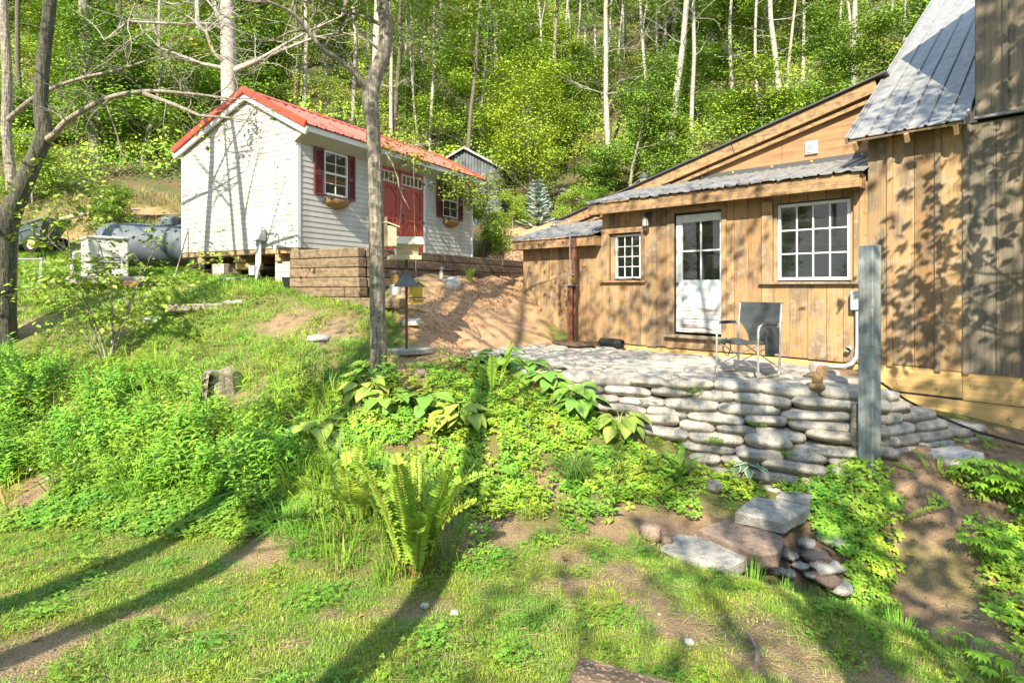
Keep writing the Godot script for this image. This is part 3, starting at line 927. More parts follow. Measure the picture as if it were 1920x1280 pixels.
	lm.lathe(Vector3(3.0, 2.67, 0.15), [Vector2(0.06, 0.015), Vector2(0.06, 0), Vector2(0, 0)], 8, Basis(), false)
	var lan := part("wall_lantern", lm, M["dark_metal"], h)
	var lg := MB.new()
	lg.lathe(Vector3(3.0, 2.69, 0.15), [Vector2(0.05, 0), Vector2(0.053, 0.13)], 8, Basis(), false)
	part("lamp_glass", lg, M["lamp_glass"], lan)
	var pv := MB.new()
	pv.tube([Vector3(6.15, 0.74, 0.0), Vector3(6.15, 0.73, 0.13)], [0.035, 0.035], 14, false)
	pv.tube([Vector3(6.15, 0.73, 0.13), Vector3(6.15, 0.74, 0.02)], [0.028, 0.028], 14, false)
	part("drain_pipe", pv, M["pvc"], h)
	var cd := MB.new()
	cd.tube([Vector3(5.72, 0.49, 0.16), Vector3(5.95, 0.485, 0.15), Vector3(6.10, 0.495, 0.13), Vector3(6.2, 0.54, 0.11), Vector3(6.25, 0.64, 0.09), Vector3(6.26, 0.78, 0.08), Vector3(6.26, 1.3, 0.08)], [0.03, 0.03, 0.03, 0.03, 0.03, 0.03, 0.03], 12)
	cd.span(Vector3(6.18, 1.28, 0.05), Vector3(6.34, 1.55, 0.14), 0.01)
	part("conduit", cd, M["grey_plastic"], h)
	# --- things on the sill, at the wall
	var hx := h.transform
	var tb := MB.new()
	for q in 5:
		var a := Vector3(-0.24 + q * 0.02, 0.012 + 0.012 * (q % 3), -0.02 + 0.012 * q)
		tb.beam(a, a + Vector3(0.46 - q * 0.05, 0.018 * ((q % 2) * 2 - 1), 0.01), 0.012, 0.012)
	for q in 3: tb.box(Vector3(-0.2 + q * 0.16, 0.02, 0.0), Vector3(0.06, 0.03, 0.05), Basis(Vector3.UP, 0.4 * q), 0.005)
	var tongs := single("tools", tb, M["dark_metal"], "dark metal tools lying on the sill of the small window", "tools", hx * Vector3(2.53, 1.722, 0.05), h.rotation.y)
	var mugm := MB.new()
	mugm.lathe(Vector3.ZERO, [Vector2(0, 0), Vector2(0.04, 0), Vector2(0.042, 0.10), Vector2(0.036, 0.10), Vector2(0.034, 0.01), Vector2(0, 0.01)], 12)
	# black plastic roller on the terrace
	var rl := MB.new()
	var rb := Basis(Vector3.UP, Vector3.LEFT, Vector3.BACK)
	rl.lathe(Vector3(-0.24, 0.09, 0), [Vector2(0.03, -0.02), Vector2(0.065, -0.02), Vector2(0.085, 0.0), Vector2(0.09, 0.02), Vector2(0.085, 0.10), Vector2(0.09, 0.12), Vector2(0.09, 0.36), Vector2(0.085, 0.38), Vector2(0.09, 0.40), Vector2(0.085, 0.46), Vector2(0.06, 0.475), Vector2(0.055, 0.44), Vector2(0, 0.44)], 16, Basis(Vector3.DOWN, Vector3.RIGHT, Vector3.BACK))
	single("plastic_drum", rl, M["black_plastic"], "small black plastic drum lying on the pale terrace beside the wall", "drum", hx * Vector3(2.36, 0.475, 0.24), h.rotation.y)
	return h

func barn(h: Node3D):
	R.seed = 202
	var o := h.transform * Vector3(6.375, 0, 0.03)
	var b := thing("barn", "tall weathered board barn with ribbed grey metal roof at the right edge", "barn", Vector3(o.x, 0, o.z), deg_to_rad(-47.0))
	var wm := MB.new()
	wm.span(Vector3(0.0, -0.4, -6.0), Vector3(0.06, 3.5, -0.1))
	wm.span(Vector3(0.0, -0.4, -0.1), Vector3(3.4, 3.62, -0.004))
	wm.span(Vector3(0.06, -0.4, -6.05), Vector3(3.4, 6.0, -6.0))
	wm.span(Vector3(3.35, -0.4, -6.0), Vector3(3.4, 6.0, -0.1))
	var wall := part("wall", wm, M["interior"], b)
	var ed := [0.0, 0.26, 0.53, 0.78, 1.06, 1.34, 1.62, 1.90, 2.2, 2.5, 2.8, 3.1, 3.4]
	for i in ed.size() - 1:
		var a: float = ed[i]
		var low := 0.56 if i < 3 else 0.545
		board(wall, a, ed[i + 1], low + R.randf_range(-0.012, 0.012), 3.6, 0.0, 0.026, "board" if i < 4 else "grey_board")
		if i in [1, 3, 4, 6, 8, 10]:
			board(wall, a - 0.035, a + 0.035, low - 0.02, 3.6, 0.029, 0.02, "board" if i < 4 else "grey_board", "batten")
	for q in [[-0.02, 1.02, 0.22, 0.56], [1.023, 3.4, 0.20, 0.56], [-0.02, 3.4, -0.35, 0.19]]:
		var mb := MB.new()
		mb.span(Vector3(q[0], q[2], -0.003), Vector3(q[1], q[3], 0.012), 0.003)
		part("skirt_board", mb, M["skirt"], wall)
	# upper wall standing proud above the eave, with drip flashing
	var um := MB.new()
	um.span(Vector3(1.145, 3.66, -3.0), Vector3(3.4, 7.4, 0.03))
	var up := part("upper_wall", um, M["interior"], b)
	for i in 8:
		board(up, 1.15 + i * 0.28, 1.15 + (i + 1) * 0.28, 3.67, 7.4, 0.032, 0.026, "grey_board")
		if i > 0: board(up, 1.12 + i * 0.28, 1.18 + i * 0.28, 3.67, 7.4, 0.061, 0.018, "grey_board", "batten")
	var dr := MB.new()
	dr.span(Vector3(1.14, 3.635, 0.03), Vector3(3.4, 3.67, 0.09), 0.004)
	part("drip_flashing", dr, M["galvanised"], up)
	# roof
	var e := Vector2(0.33, 3.60)
	var pitch := deg_to_rad(35.0)
	var L := 9.0
	metal_roof(b, -0.17, 1.10, e, e + Vector2(-cos(pitch), sin(pitch)) * L, 0.64, 0.21, 0.022, M["galvanised"])
	var rt := Vector3(0, sin(pitch), -cos(pitch))
	for x in [-0.175, 1.105]:
		var mb := MB.new()
		mb.beam(Vector3(x, e.y - 0.015, e.x), Vector3(x, e.y - 0.015, e.x) + rt * L, 0.03, 0.10, Vector3.UP, 0.004)
		part("rake_trim", mb, M["galvanised"], b)
	for x in [-0.08, 0.5, 1.0]:
		var mb := MB.new()
		mb.beam(Vector3(x, e.y - 0.11, e.x - 0.03), Vector3(x, e.y - 0.11, e.x - 0.03) + rt * 1.0, 0.05, 0.12, Vector3.UP, 0.005)
		part("rafter", mb, M["board0"], b)
	var sof := MB.new()
	sof.beam(Vector3(0.46, e.y - 0.035, e.x - 0.02), Vector3(0.46, e.y - 0.035, e.x - 0.02) + rt * (L - 0.1), 1.2, 0.02)
	part("roof_deck", sof, M["board1"], b)
	# hose along the foot of the wall
	var hz := []
	for q in [[1652, 712, 6.5], [1700, 745, 6.35], [1760, 775, 6.25], [1830, 803, 6.15], [1920, 828, 6.05], [2050, 850, 5.9]]:
		var p := W(q[0], q[1], q[2])
		hz.append(Vector3(p.x, maxf(H(p.x, p.z) + 0.015, p.y - 0.03), p.z))
	var hm := MB.new()
	hm.tube(hz, [0.014, 0.014, 0.014, 0.014, 0.014, 0.014], 8)
	single("hose", hm, M["black_plastic"], "dark hose running down the bank along the foot of the barn", "hose")

var bag_meshes := []
func bag_shape(mb: MB, k: int):
	# filled bag set hard: pillow with pinched ends, sagging and dented
	mb.blob(Vector3.ZERO, Vector3(1, 1, 1), Basis(), 0.36, 0.0, NZ, 0.0, 22, 10)
	for i in mb.v.size():
		var p := mb.v[i]
		var f := 1.0 - 0.20 * pow(absf(p.x) * 2.0, 6.0)
		var lump := NZ.get_noise_3d(p.x * 3.2 + k * 31.0, p.y * 2.0, p.z * 2.5) * 0.16 + NZ.get_noise_3d(p.x * 9.0 + k * 13.0, p.y * 5.0, p.z * 6.0) * 0.09
		mb.v[i] = Vector3(p.x * (1.0 + 0.04 * NZ.get_noise_2d(p.z * 5.0, k * 9.0)), p.y * f * (1.0 + lump) + 0.10 * NZ.get_noise_2d(p.x * 2.4, k * 21.0), p.z * f * (1.0 + lump))

func patio_y(x: float, z: float) -> float:
	return 0.475 + 0.11 * clampf((0.9 - x) / 1.8, 0, 1)

func terrace(h: Node3D):
	R.seed = 303
	for k in 14:
		var mb := MB.new()
		var g := R.randf_range(0.78, 1.12)
		mb.col = Color(g, g * R.randf_range(0.97, 1.0), g * R.randf_range(0.92, 1.0))
		bag_shape(mb, k)
		bag_meshes.append(mb.mesh())
	# packed earth body
	var poly := [Vector2(0.62, -7.32), Vector2(3.6, -6.15), Vector2(4.7, -7.2)]
	for s in [6.37, 4.0, 2.0, -0.1]:
		var p := h.transform * Vector3(s, 0, -0.05)
		poly.append(Vector2(p.x, p.z))
	poly.append(Vector2(-1.0, -9.5)); poly.append(Vector2(-0.55, -8.5))
	var mb := MB.new()
	mb.col = Color(0.35, 0.25, 0.16)
	var pv := PackedVector2Array(poly)
	var tri := Geometry2D.triangulate_polygon(pv)
	for i in range(0, tri.size(), 3):
		var P := []
		for q in 3:
			var p: Vector2 = pv[tri[i + q]]
			P.append(Vector3(p.x, patio_y(p.x, p.y) - 0.03, p.y))
		if (P[1] - P[0]).cross(P[2] - P[0]).y > 0: mb.tri(P[0], P[1], P[2])
		else: mb.tri(P[0], P[2], P[1])
	for i in pv.size():
		var a := pv[i]
		var c := pv[(i + 1) % pv.size()]
		mb.quad(Vector3(a.x, -1.2, a.y), Vector3(c.x, -1.2, c.y), Vector3(c.x, patio_y(c.x, c.y) - 0.03, c.y), Vector3(a.x, patio_y(a.x, a.y) - 0.03, a.y))
	var pt := part("patio", mb, M["soil"], self)
	meta(pt, "terrace paved with flattened cement bags beside the house", "patio", "", "structure")
	# paving bags
	var u := Vector2(3.02, 1.2).normalized()
	var w := Vector2(-u.y, u.x) * -1.0    # away from the camera
	var o := Vector2(0.69, -7.2)
	for row in 16:
		var t := 0.36 + row * 0.30
		var s := -2.2 + R.randf() * 0.4
		while s < 5.0:
			var ln := R.randf_range(0.40, 0.62)
			var p := o + u * (s + ln * 0.5) + w * t
			if Geometry2D.is_point_in_polygon(p, pv):
				var lp := h.transform.affine_inverse() * Vector3(p.x, 0, p.y)
				if lp.z > 0.14 and p.x < 4.3:
					var q := partm("paver", pick(bag_meshes), M["bag"], pt)
					q.transform = Transform3D(Basis(Vector3.UP, -atan2(u.y, u.x) + R.randf_range(-0.08, 0.08)).scaled_local(Vector3(ln * 0.985, 0.10, R.randf_range(0.27, 0.31))), Vector3(p.x, patio_y(p.x, p.y) - 0.03 + R.randf_range(-0.012, 0.008), p.y))
			s += ln
	# the wall of bags
	var bw := thing("sandbag_wall", "retaining wall of stacked pale cement bags below the terrace", "wall", Vector3(o.x, 0, o.y))
	for k in 12:
		var y := 0.435 - k * 0.106
		var s := -0.85 + R.randf() * 0.35
		while s < 3.3:
			var ln := R.randf_range(0.36, 0.66)
			if s + ln > 3.05: ln = clampf(3.42 - s, 0.25, 0.7)
			var f := s + ln * 0.5
			var out := 0.055 * k + R.randf_range(-0.025, 0.025) + 0.03 * NZ.get_noise_2d(f * 2.0, k * 3.0)
			var p := u * f - w * out + w * 0.12
			var gx0 := o.x + p.x - w.x * 0.2
			var gz0 := o.y + p.y - w.y * 0.2
			var yy := y + 0.035 * NZ.get_noise_2d(f * 1.6 + 7.0, k * 0.9) + R.randf_range(-0.008, 0.008)
			if H(gx0, gz0) < yy + 0.09 or k == 0:
				var q := partm("sandbag", pick(bag_meshes), M["bag"], bw)
				q.transform = Transform3D(Basis(Vector3.UP, -atan2(u.y, u.x) + R.randf_range(-0.07, 0.07)) * Basis(Vector3.BACK, R.randf_range(-0.07, 0.07)) * Basis(Vector3.RIGHT, R.randf_range(-0.16, 0.10)).scaled_local(Vector3(ln * 1.02, R.randf_range(0.105, 0.145), R.randf_range(0.34, 0.46))), Vector3(p.x, yy, p.y))
			s += ln
	var bw2 := thing("sandbag_wall", "short stepped run of white cement bags right of the blue-grey post", "wall", Vector3(3.72, 0, -6.05))
	var u2 := Vector2(1.5, -0.55).normalized()
	for k in 6:
		var s := 0.05
		var y := 0.41 - k * 0.105
		while s < 0.25 + k * 0.27:
			var ln := R.randf_range(0.40, 0.60)
			var p := u2 * (s + ln * 0.5) + Vector2(0.0, 0.045 * k)
			var q := partm("sandbag", pick(bag_meshes), M["bag"], bw2)
			q.transform = Transform3D(Basis(Vector3.UP, -atan2(u2.y, u2.x) + R.randf_range(-0.12, 0.12)).scaled_local(Vector3(ln, 0.13, 0.38)), Vector3(p.x, y, p.y))
			s += ln

func ngon_slab(pts: Array, th: float, wob: float) -> MB:
	# stone slab: outline in metres, bevelled and uneven
	var mb := MB.new()
	var n := pts.size()
	var top := []
	var mid := []
	var low := []
	var c := Vector2.ZERO
	for p in pts: c += p / n
	for p in pts:
		var i: Vector2 = c.lerp(p, 0.95)
		top.append(Vector3(i.x, th + wob * R.randf_range(-1, 1), i.y))
		mid.append(Vector3(p.x, th * 0.84 + wob * R.randf_range(-1, 1), p.y))
		var l: Vector2 = c.lerp(p, R.randf_range(0.93, 1.02))
		low.append(Vector3(l.x, 0, l.y))
	var ct := Vector3(c.x, th + wob * 0.5, c.y)
	for k in n:
		var j := (k + 1) % n
		mb.tri(ct, top[j], top[k])
		mb.quad(top[k], top[j], mid[j], mid[k])
		mb.quad(mid[k], mid[j], low[j], low[k])
		mb.tri(Vector3(c.x, 0, c.y), low[k], low[j])
	return mb
func ring(rx: float, rz: float, n: int, j: float) -> Array:
	var out := []
	for k in n:
		var a := TAU * k / n
		out.append(Vector2(cos(a) * rx, sin(a) * rz) * R.randf_range(1.0 - j, 1.0 + j))
	return out

# ---------------------------------------------------------------- garden shed, timber wall, far outbuilding
const FL := 2.32       # shed floor level
func shed():
	R.seed = 404
	var s := thing("garden_shed", "white clapboard garden shed with red metal roof, red double doors and maroon shutters", "shed", Vector3(-3.88, 0, -10.1), deg_to_rad(61.0))
	var ln := 5.78
	var dp := 3.52
	var rz := -1.36
	var ry := 5.36
	var ez := 0.34
	var ey := 4.46
	var bz := -3.68
	var by := 4.47
	# inner shell
	var im := MB.new()
	im.span(Vector3(0.03, FL, -dp + 0.03), Vector3(ln - 0.03, FL + 0.05, -0.03))
	im.quad(Vector3(0.02, FL, -dp + 0.02), Vector3(0.02, FL, -0.02), Vector3(0.02, 4.4, -0.02), Vector3(0.02, 4.4, -dp + 0.02))
	im.quad(Vector3(0.02, 4.4, -dp + 0.02), Vector3(0.02, 4.4, 0.1), Vector3(0.02, ry - 0.08, rz), Vector3(0.02, ry - 0.08, rz))
	im.quad(Vector3(ln, FL, -0.02), Vector3(ln, FL, -dp), Vector3(ln, 4.4, -dp), Vector3(ln, 4.4, -0.02))
	im.quad(Vector3(ln, 4.4, 0.1), Vector3(ln, 4.4, -dp), Vector3(ln, ry - 0.08, rz), Vector3(ln, ry - 0.08, rz))
	im.quad(Vector3(ln, FL, -dp), Vector3(0.02, FL, -dp), Vector3(0.02, 4.45, -dp), Vector3(ln, 4.45, -dp))
	var wall := part("wall", im, M["interior"], s)
	# openings of the front: x0, x1, y0, y1
	var holes := [[0.60, 1.20, 3.36, 4.20], [1.86, 3.66, FL, 4.26], [4.39, 5.06, 3.36, 4.22]]
	var step := 0.10
	var back := MB.new()
	for k in 19:
		var y := FL + k * step
		var y1 := minf(y + step, 4.22)
		# front courses
		var cuts := [[0.05, ln - 0.05]]
		for q in holes:
			if y1 > q[2] + 0.02 and y < q[3] - 0.02:
				var nxt := []
				for c in cuts:
					if q[0] > c[0] and q[1] < c[1]:
						nxt.append([c[0], q[0]]); nxt.append([q[1], c[1]])
					else: nxt.append(c)
				cuts = nxt
		for c in cuts: course_x(wall, c[0], c[1], y, y1, 0.0)
	for k in 31:
		var y := FL + k * step
		var y1 := y + step
		if y > ry - 0.12: break
		course_z(wall, y, y1, dp, rz, ry - 0.06, ez, bz, by)
	for q in [[0.0, 0.06, -0.005, 0.022], [ln - 0.06, ln, -0.005, 0.022]]:
		var mb := MB.new()
		mb.span(Vector3(q[0] - 0.008, FL - 0.01, q[2]), Vector3(q[1] + 0.008, 4.22, q[3]), 0.004)
		part("corner_trim", mb, M["white_paint"], s)
	for zz in [-0.062, -dp]:
		var mb := MB.new()
		mb.span(Vector3(-0.022, FL - 0.01, zz), Vector3(-0.001, 4.22 if zz > -1 else 4.45, zz + 0.055), 0.004)
		part("corner_trim", mb, M["white_paint"], s)
	# windows, shutters
	window(s, 0.60, 1.20, 3.36, 4.20, 0.012, 2, 4, 0.035, 0.014, true)
	window(s, 4.39, 5.06, 3.36, 4.22, 0.012, 2, 4, 0.035, 0.014, true)
	for q in [[0.36, 0.595], [1.205, 1.40], [4.15, 4.385], [5.065, 5.27]]:
		var mb := MB.new()
		mb.span(Vector3(q[0], 3.33, 0.02), Vector3(q[0] + 0.035, 4.22, 0.05), 0.003)
		mb.span(Vector3(q[1] - 0.035, 3.33, 0.02), Vector3(q[1], 4.22, 0.05), 0.003)
		for y in [3.33, 3.75, 4.18]: mb.span(Vector3(q[0] + 0.035, y, 0.02), Vector3(q[1] - 0.035, y + 0.04, 0.048), 0.003)
		var sh := part("shutter", mb, M["maroon"], s)
		for k in 24:
			var y := 3.375 + k * 0.0335
			if absf(y - 3.77) < 0.035: continue
			var sl := MB.new()
			sl.box(Vector3((q[0] + q[1]) * 0.5, y, 0.034), Vector3(q[1] - q[0] - 0.07, 0.034, 0.007), Basis(Vector3.RIGHT, -0.6))
			part("louvre", sl, M["maroon"], sh)
	# double doors
	for q in [[1.90, 2.755, -1], [2.765, 3.62, 1]]:
		var x0: float = q[0]
		var x1: float = q[1]
		var mb := MB.new()
		mb.span(Vector3(x0, FL + 0.02, -0.03), Vector3(x1, 4.22, 0.012), 0.003)
		var d := part("door", mb, M["red_paint"], s)
		var t := MB.new()
		for r in [[x0, x0 + 0.09, FL + 0.02, 4.22], [x1 - 0.09, x1, FL + 0.02, 4.22]]: t.span(Vector3(r[0], r[2], 0.012), Vector3(r[1], r[3], 0.032), 0.004)
		for y in [FL + 0.02, 3.08, 3.80, 4.13]: t.span(Vector3(x0 + 0.09, y, 0.012), Vector3(x1 - 0.09, y + 0.09, 0.030), 0.004)
		for y in [[3.17, 3.80], [FL + 0.11, 3.08]]:
			for cx in [x0 + 0.09, x1 - 0.09]:
				var sx := 1.0 if cx < (x0 + x1) * 0.5 else -1.0
				for cy in y:
					var sy := 1.0 if cy == y[0] else -1.0
					t.beam(Vector3(cx - sx * 0.01, cy + sy * 0.15, 0.021), Vector3(cx + sx * 0.15, cy - sy * 0.01, 0.021), 0.07, 0.016, Vector3.BACK, 0.003)
		part("trim", t, M["red_paint"], d)
		var tr := MB.new()
		tr.span(Vector3(x0 + 0.06, 3.89, 0.030), Vector3(x1 - 0.06, 3.915, 0.045), 0.003)
		tr.span(Vector3(x0 + 0.06, 4.105, 0.030), Vector3(x1 - 0.06, 4.13, 0.045), 0.003)
		for k in 6:
			var x := lerpf(x0 + 0.06, x1 - 0.085, k / 5.0)
			tr.span(Vector3(x, 3.915, 0.030), Vector3(x + 0.025, 4.105, 0.044), 0.003)
		part("transom_frame", tr, M["white_paint"], d)
		for k in 5:
			var x := lerpf(x0 + 0.06, x1 - 0.085, k / 5.0)
			var xb := lerpf(x0 + 0.06, x1 - 0.085, (k + 1) / 5.0)
			var g := MB.new()
			g.quad(Vector3(x + 0.02, 3.915, 0.033), Vector3(xb, 3.915, 0.033), Vector3(xb, 4.105, 0.033), Vector3(x + 0.02, 4.105, 0.033))
			part("pane", g, M["glass"], d)
		if q[2] > 0:
			var hd := MB.new()
			hd.span(Vector3(2.79, 3.02, 0.032), Vector3(2.83, 3.2, 0.045), 0.004)
			hd.tube([Vector3(2.81, 3.13, 0.045), Vector3(2.81, 3.13, 0.08), Vector3(2.92, 3.12, 0.085)], [0.01, 0.01, 0.009], 8)
			part("handle", hd, M["dark_metal"], d)
		var hg := MB.new()
		for y in [FL + 0.3, 3.1, 4.0]:
			var hx := x0 if q[2] < 0 else x1
			hg.span(Vector3(hx - 0.10, y, 0.032), Vector3(hx + 0.05, y + 0.05, 0.045), 0.004)
		part("hinge", hg, M["dark_metal"], d)
	for q in [[1.82, 1.895, FL, 4.30], [3.625, 3.70, FL, 4.30]]:
		var mb := MB.new()
		mb.span(Vector3(q[0], q[2], 0.0), Vector3(q[1], q[3], 0.035), 0.004)
		part("door_casing", mb, M["white_paint"], s)
	# soffit, fascia, rake trims, roof
	var so := MB.new()
	so.quad(Vector3(-0.08, 4.20, 0.0), Vector3(ln + 0.1, 4.20, 0.0), Vector3(ln + 0.1, 4.37, 0.30), Vector3(-0.08, 4.37, 0.30))
	so.quad(Vector3(-0.03, 4.20, 0.0), Vector3(-0.03, 4.37, 0.30), Vector3(-0.03, 4.5, 0.30), Vector3(-0.03, 4.45, -0.02))
	part("soffit", so, M["vinyl"], s)
	var fa := MB.new()
	fa.span(Vector3(-0.10, 4.36, 0.295), Vector3(ln + 0.12, 4.475, 0.32), 0.004)
	part("fascia", fa, M["white_paint"], s)
	metal_roof(s, -0.12, ln + 0.14, Vector2(ez + 0.02, ey + 0.02), Vector2(rz, ry), 0.92, 0.23, 0.018, M["red_metal"])
	metal_roof(s, -0.12, ln + 0.14, Vector2(bz, by), Vector2(rz, ry), 0.92, 0.23, 0.018, M["red_metal"])
	var rc := MB.new()
	rc.beam(Vector3(-0.13, ry - 0.015, rz + 0.09), Vector3(ln + 0.15, ry - 0.015, rz + 0.09), 0.22, 0.012, Vector3(0, 1, 0.55), 0.002)
	rc.beam(Vector3(-0.13, ry - 0.015, rz - 0.09), Vector3(ln + 0.15, ry - 0.015, rz - 0.09), 0.22, 0.012, Vector3(0, 1, -0.4), 0.002)
	part("ridge_cap", rc, M["red_metal"], s)
	for x in [-0.12, ln + 0.135]:
		for q in [[Vector3(x, ey + 0.01, ez + 0.02), Vector3(x, ry + 0.005, rz)], [Vector3(x, by, bz), Vector3(x, ry + 0.005, rz)]]:
			var mb := MB.new()
			mb.beam(q[0], q[1], 0.04, 0.12, Vector3.UP, 0.006)
			part("rake_trim", mb, M["red_trim"], s)
			var wb := MB.new()
			var off := Vector3(0.05 if x < 0 else -0.05, -0.115, 0)
			wb.beam(q[0] + off + Vector3(0, 0.0, -0.02), q[1] + off, 0.05, 0.13, Vector3.UP, 0.004)
			part("rake_board", wb, M["white_paint"], s)
	# floor frame, skids and piers
	var fr := MB.new()
	for z in [-0.55, -1.75, -2.95]: fr.span(Vector3(0.02, FL - 0.24, z - 0.07), Vector3(ln, FL - 0.10, z + 0.07), 0.006)
	fr.span(Vector3(0.005, FL - 0.10, -dp), Vector3(ln, FL - 0.002, 0.0), 0.004)
	part("floor_frame", fr, M["board0"], s)
	for q in [[0.28, -0.5], [0.28, -2.45], [2.2, -2.45], [4.2, -2.45]]:
		var wp: Vector3 = s.transform * Vector3(q[0], 0, q[1])
		var g := H(wp.x, wp.z) - 0.1
		var y := FL - 0.25
		while y > g:
			var yb := maxf(y - 0.2, g)
			var mb := MB.new()
			mb.span(Vector3(q[0] - 0.2, yb + 0.004, q[1] - 0.2), Vector3(q[0] + 0.2, y, q[1] + 0.2), 0.008)
			for zz in [-0.1, 0.1]:
				mb.col = Color(0.55, 0.55, 0.55)
				mb.span(Vector3(q[0] - 0.09, yb + 0.03, q[1] + 0.2), Vector3(q[0] - 0.01, y - 0.03, q[1] + 0.203))
				mb.col = Color(1, 1, 1)
			part("block", mb, M["concrete"], s)
			y -= 0.2
	# electric box and conduits on the gable
	var eb := MB.new()
	eb.span(Vector3(-0.16, 2.46, -1.06), Vector3(-0.03, 2.72, -0.80), 0.01)
	eb.span(Vector3(-0.15, 2.72, -1.04), Vector3(-0.04, 2.73, -0.82), 0.003)
	var box := part("meter_box", eb, M["grey_plastic"], s)
	var cd := MB.new()
	cd.tube([Vector3(-0.1, 2.46, -0.98), Vector3(-0.1, 1.95, -0.98)], [0.022, 0.022], 10)
	cd.tube([Vector3(-0.1, 2.46, -0.88), Vector3(-0.1, 2.05, -0.88), Vector3(-0.14, 1.9, -0.9), Vector3(-0.2, 1.5, -0.92)], [0.025, 0.025, 0.025, 0.025], 10)
	cd.tube([Vector3(-0.1, 2.46, -0.93), Vector3(-0.1, 1.9, -0.93)], [0.016, 0.016], 8)
	cd.tube([Vector3(-0.1, 2.66, -0.80), Vector3(-0.1, 2.66, -0.55), Vector3(-0.1, 2.64, -0.49), Vector3(-0.1, 2.56, -0.46), Vector3(-0.1, 2.34, -0.46)], [0.016, 0.016, 0.016, 0.016, 0.016], 10)
	cd.lathe(Vector3(-0.1, 2.26, -0.46), [Vector2(0, 0), Vector2(0.03, 0.0), Vector2(0.035, 0.1), Vector2(0.018, 0.12)], 10)
	part("conduit", cd, M["grey_plastic"], s)
	var jb := MB.new()
	jb.span(Vector3(-0.2, 1.82, -1.08), Vector3(-0.05, 2.0, -0.94), 0.008)
	part("junction_box", jb, M["grey_plastic"], s)
	return s

func course_x(parent: Node, x0: float, x1: float, y0: float, y1: float, z: float):
	var mb := MB.new()
	var g := R.randf_range(0.97, 1.02)
	mb.col = Color(g, g, g)
	var b := 0.013
	mb.quad(Vector3(x0, y0, z + b), Vector3(x1, y0, z + b), Vector3(x1, y1, z + 0.004), Vector3(x0, y1, z + 0.004))
	mb.quad(Vector3(x0, y0, z - 0.01), Vector3(x1, y0, z - 0.01), Vector3(x1, y0, z + b), Vector3(x0, y0, z + b))
	mb.quad(Vector3(x1, y0, z - 0.01), Vector3(x0, y0, z - 0.01), Vector3(x0, y1, z - 0.01), Vector3(x1, y1, z - 0.01))
	mb.tri(Vector3(x0, y0, z), Vector3(x0, y0, z + b), Vector3(x0, y1, z + 0.004))
	mb.tri(Vector3(x1, y0, z), Vector3(x1, y1, z + 0.004), Vector3(x1, y0, z + b))
	part("clapboard", mb, M["vinyl"], parent)
func course_z(parent: Node, y0: float, y1: float, dp: float, rz: float, ry: float, ez: float, bz: float, by: float):
	# gable course at local x = 0 facing -x, clipped by the two roof slopes
	var mb := MB.new()
	var g := R.randf_range(0.97, 1.02)
	mb.col = Color(g, g, g)
	var zr := []
	for y in [y0, y1]:
		var fz := 0.0
		if y > 4.2: fz = minf(lerpf(0.0, 0.30, (y - 4.2) / 0.2), lerpf(ez, rz, clampf((y + 0.07 - 4.46) / (ry - 4.46), 0, 1)))
		var rr := -dp
		if y > by - 0.08: rr = maxf(-dp, lerpf(bz, rz, clampf((y + 0.07 - by) / (ry - by), 0, 1)))
		zr.append([rr, fz])
	var b := -0.013
	mb.quad(Vector3(b, y0, zr[0][0]), Vector3(b, y0, zr[0][1]), Vector3(-0.004, y1, zr[1][1]), Vector3(-0.004, y1, zr[1][0]))
	mb.quad(Vector3(0.01, y0, zr[0][0]), Vector3(0.01, y0, zr[0][1]), Vector3(b, y0, zr[0][1]), Vector3(b, y0, zr[0][0]))
	mb.quad(Vector3(0.01, y0, zr[0][1]), Vector3(0.01, y0, zr[0][0]), Vector3(0.01, y1, zr[1][0]), Vector3(0.01, y1, zr[1][1]))
	part("clapboard", mb, M["vinyl"], parent)

func timber_wall(s: Node3D):
	R.seed = 505
	var t := thing("timber_wall", "stepped retaining wall of old brown railway timbers in front of the shed", "wall", s.position, s.rotation.y)
	# front run in the plane of the gable, then the run parallel to the shed front
	for k in 6:
		var y := 2.25 - k * 0.165
		var x0 := -0.02
		var cut: Array = [[0.06, 0.30, 1.68], [0.06, 1.70], [0.06, 1.35, 1.70], [0.06, 1.72], [0.06, 1.38, 1.72], [0.5, 2.55]][k]
		for i in cut.size() - 1:
			var mb := MB.new()
			var g := R.randf_range(0.8, 1.2)
			mb.col = Color(g, g * 0.97, g * 0.92)
			mb.span(Vector3(x0 - 0.19 + R.randf_range(-0.012, 0.012), y - 0.158, cut[i]), Vector3(x0 + R.randf_range(-0.01, 0.01), y + R.randf_range(-0.004, 0.004), cut[i + 1] - 0.008), 0.014)
			part("timber", mb, M["timber_pale"], t)
		var cuts: Array = [[0.0, 2.1, 4.4, 7.6], [0.0, 1.2, 3.3, 5.4, 7.6], [0.0, 2.4, 4.8, 7.6], [0.0, 1.5, 3.6, 7.6], [0.3, 2.6], [0.5, 1.9]][k]
		for i in cuts.size() - 1:
			var mb := MB.new()
			var g := R.randf_range(0.65, 1.15)
			mb.col = Color(g, g * 0.97, g * 0.95)
			mb.span(Vector3(cuts[i] + 0.003, y - 0.158, 1.56 + R.randf_range(-0.012, 0.012)), Vector3(cuts[i + 1] - 0.008, y + R.randf_range(-0.004, 0.004), 1.74 + R.randf_range(-0.012, 0.012)), 0.014)
			part("timber", mb, M["timber"], t)
	# earth held behind it
	var e := MB.new()
	e.col = Color(0.14, 0.14, 0.05)
	e.span(Vector3(-0.02, 1.2, 0.05), Vector3(7.7, 2.18, 1.60))
	var o := part("terrace", e, M["soil"], self)
	o.position = s.position
	o.rotation.y = s.rotation.y
	meta(o, "earth terrace held by the timber wall in front of the shed", "terrace", "", "structure")

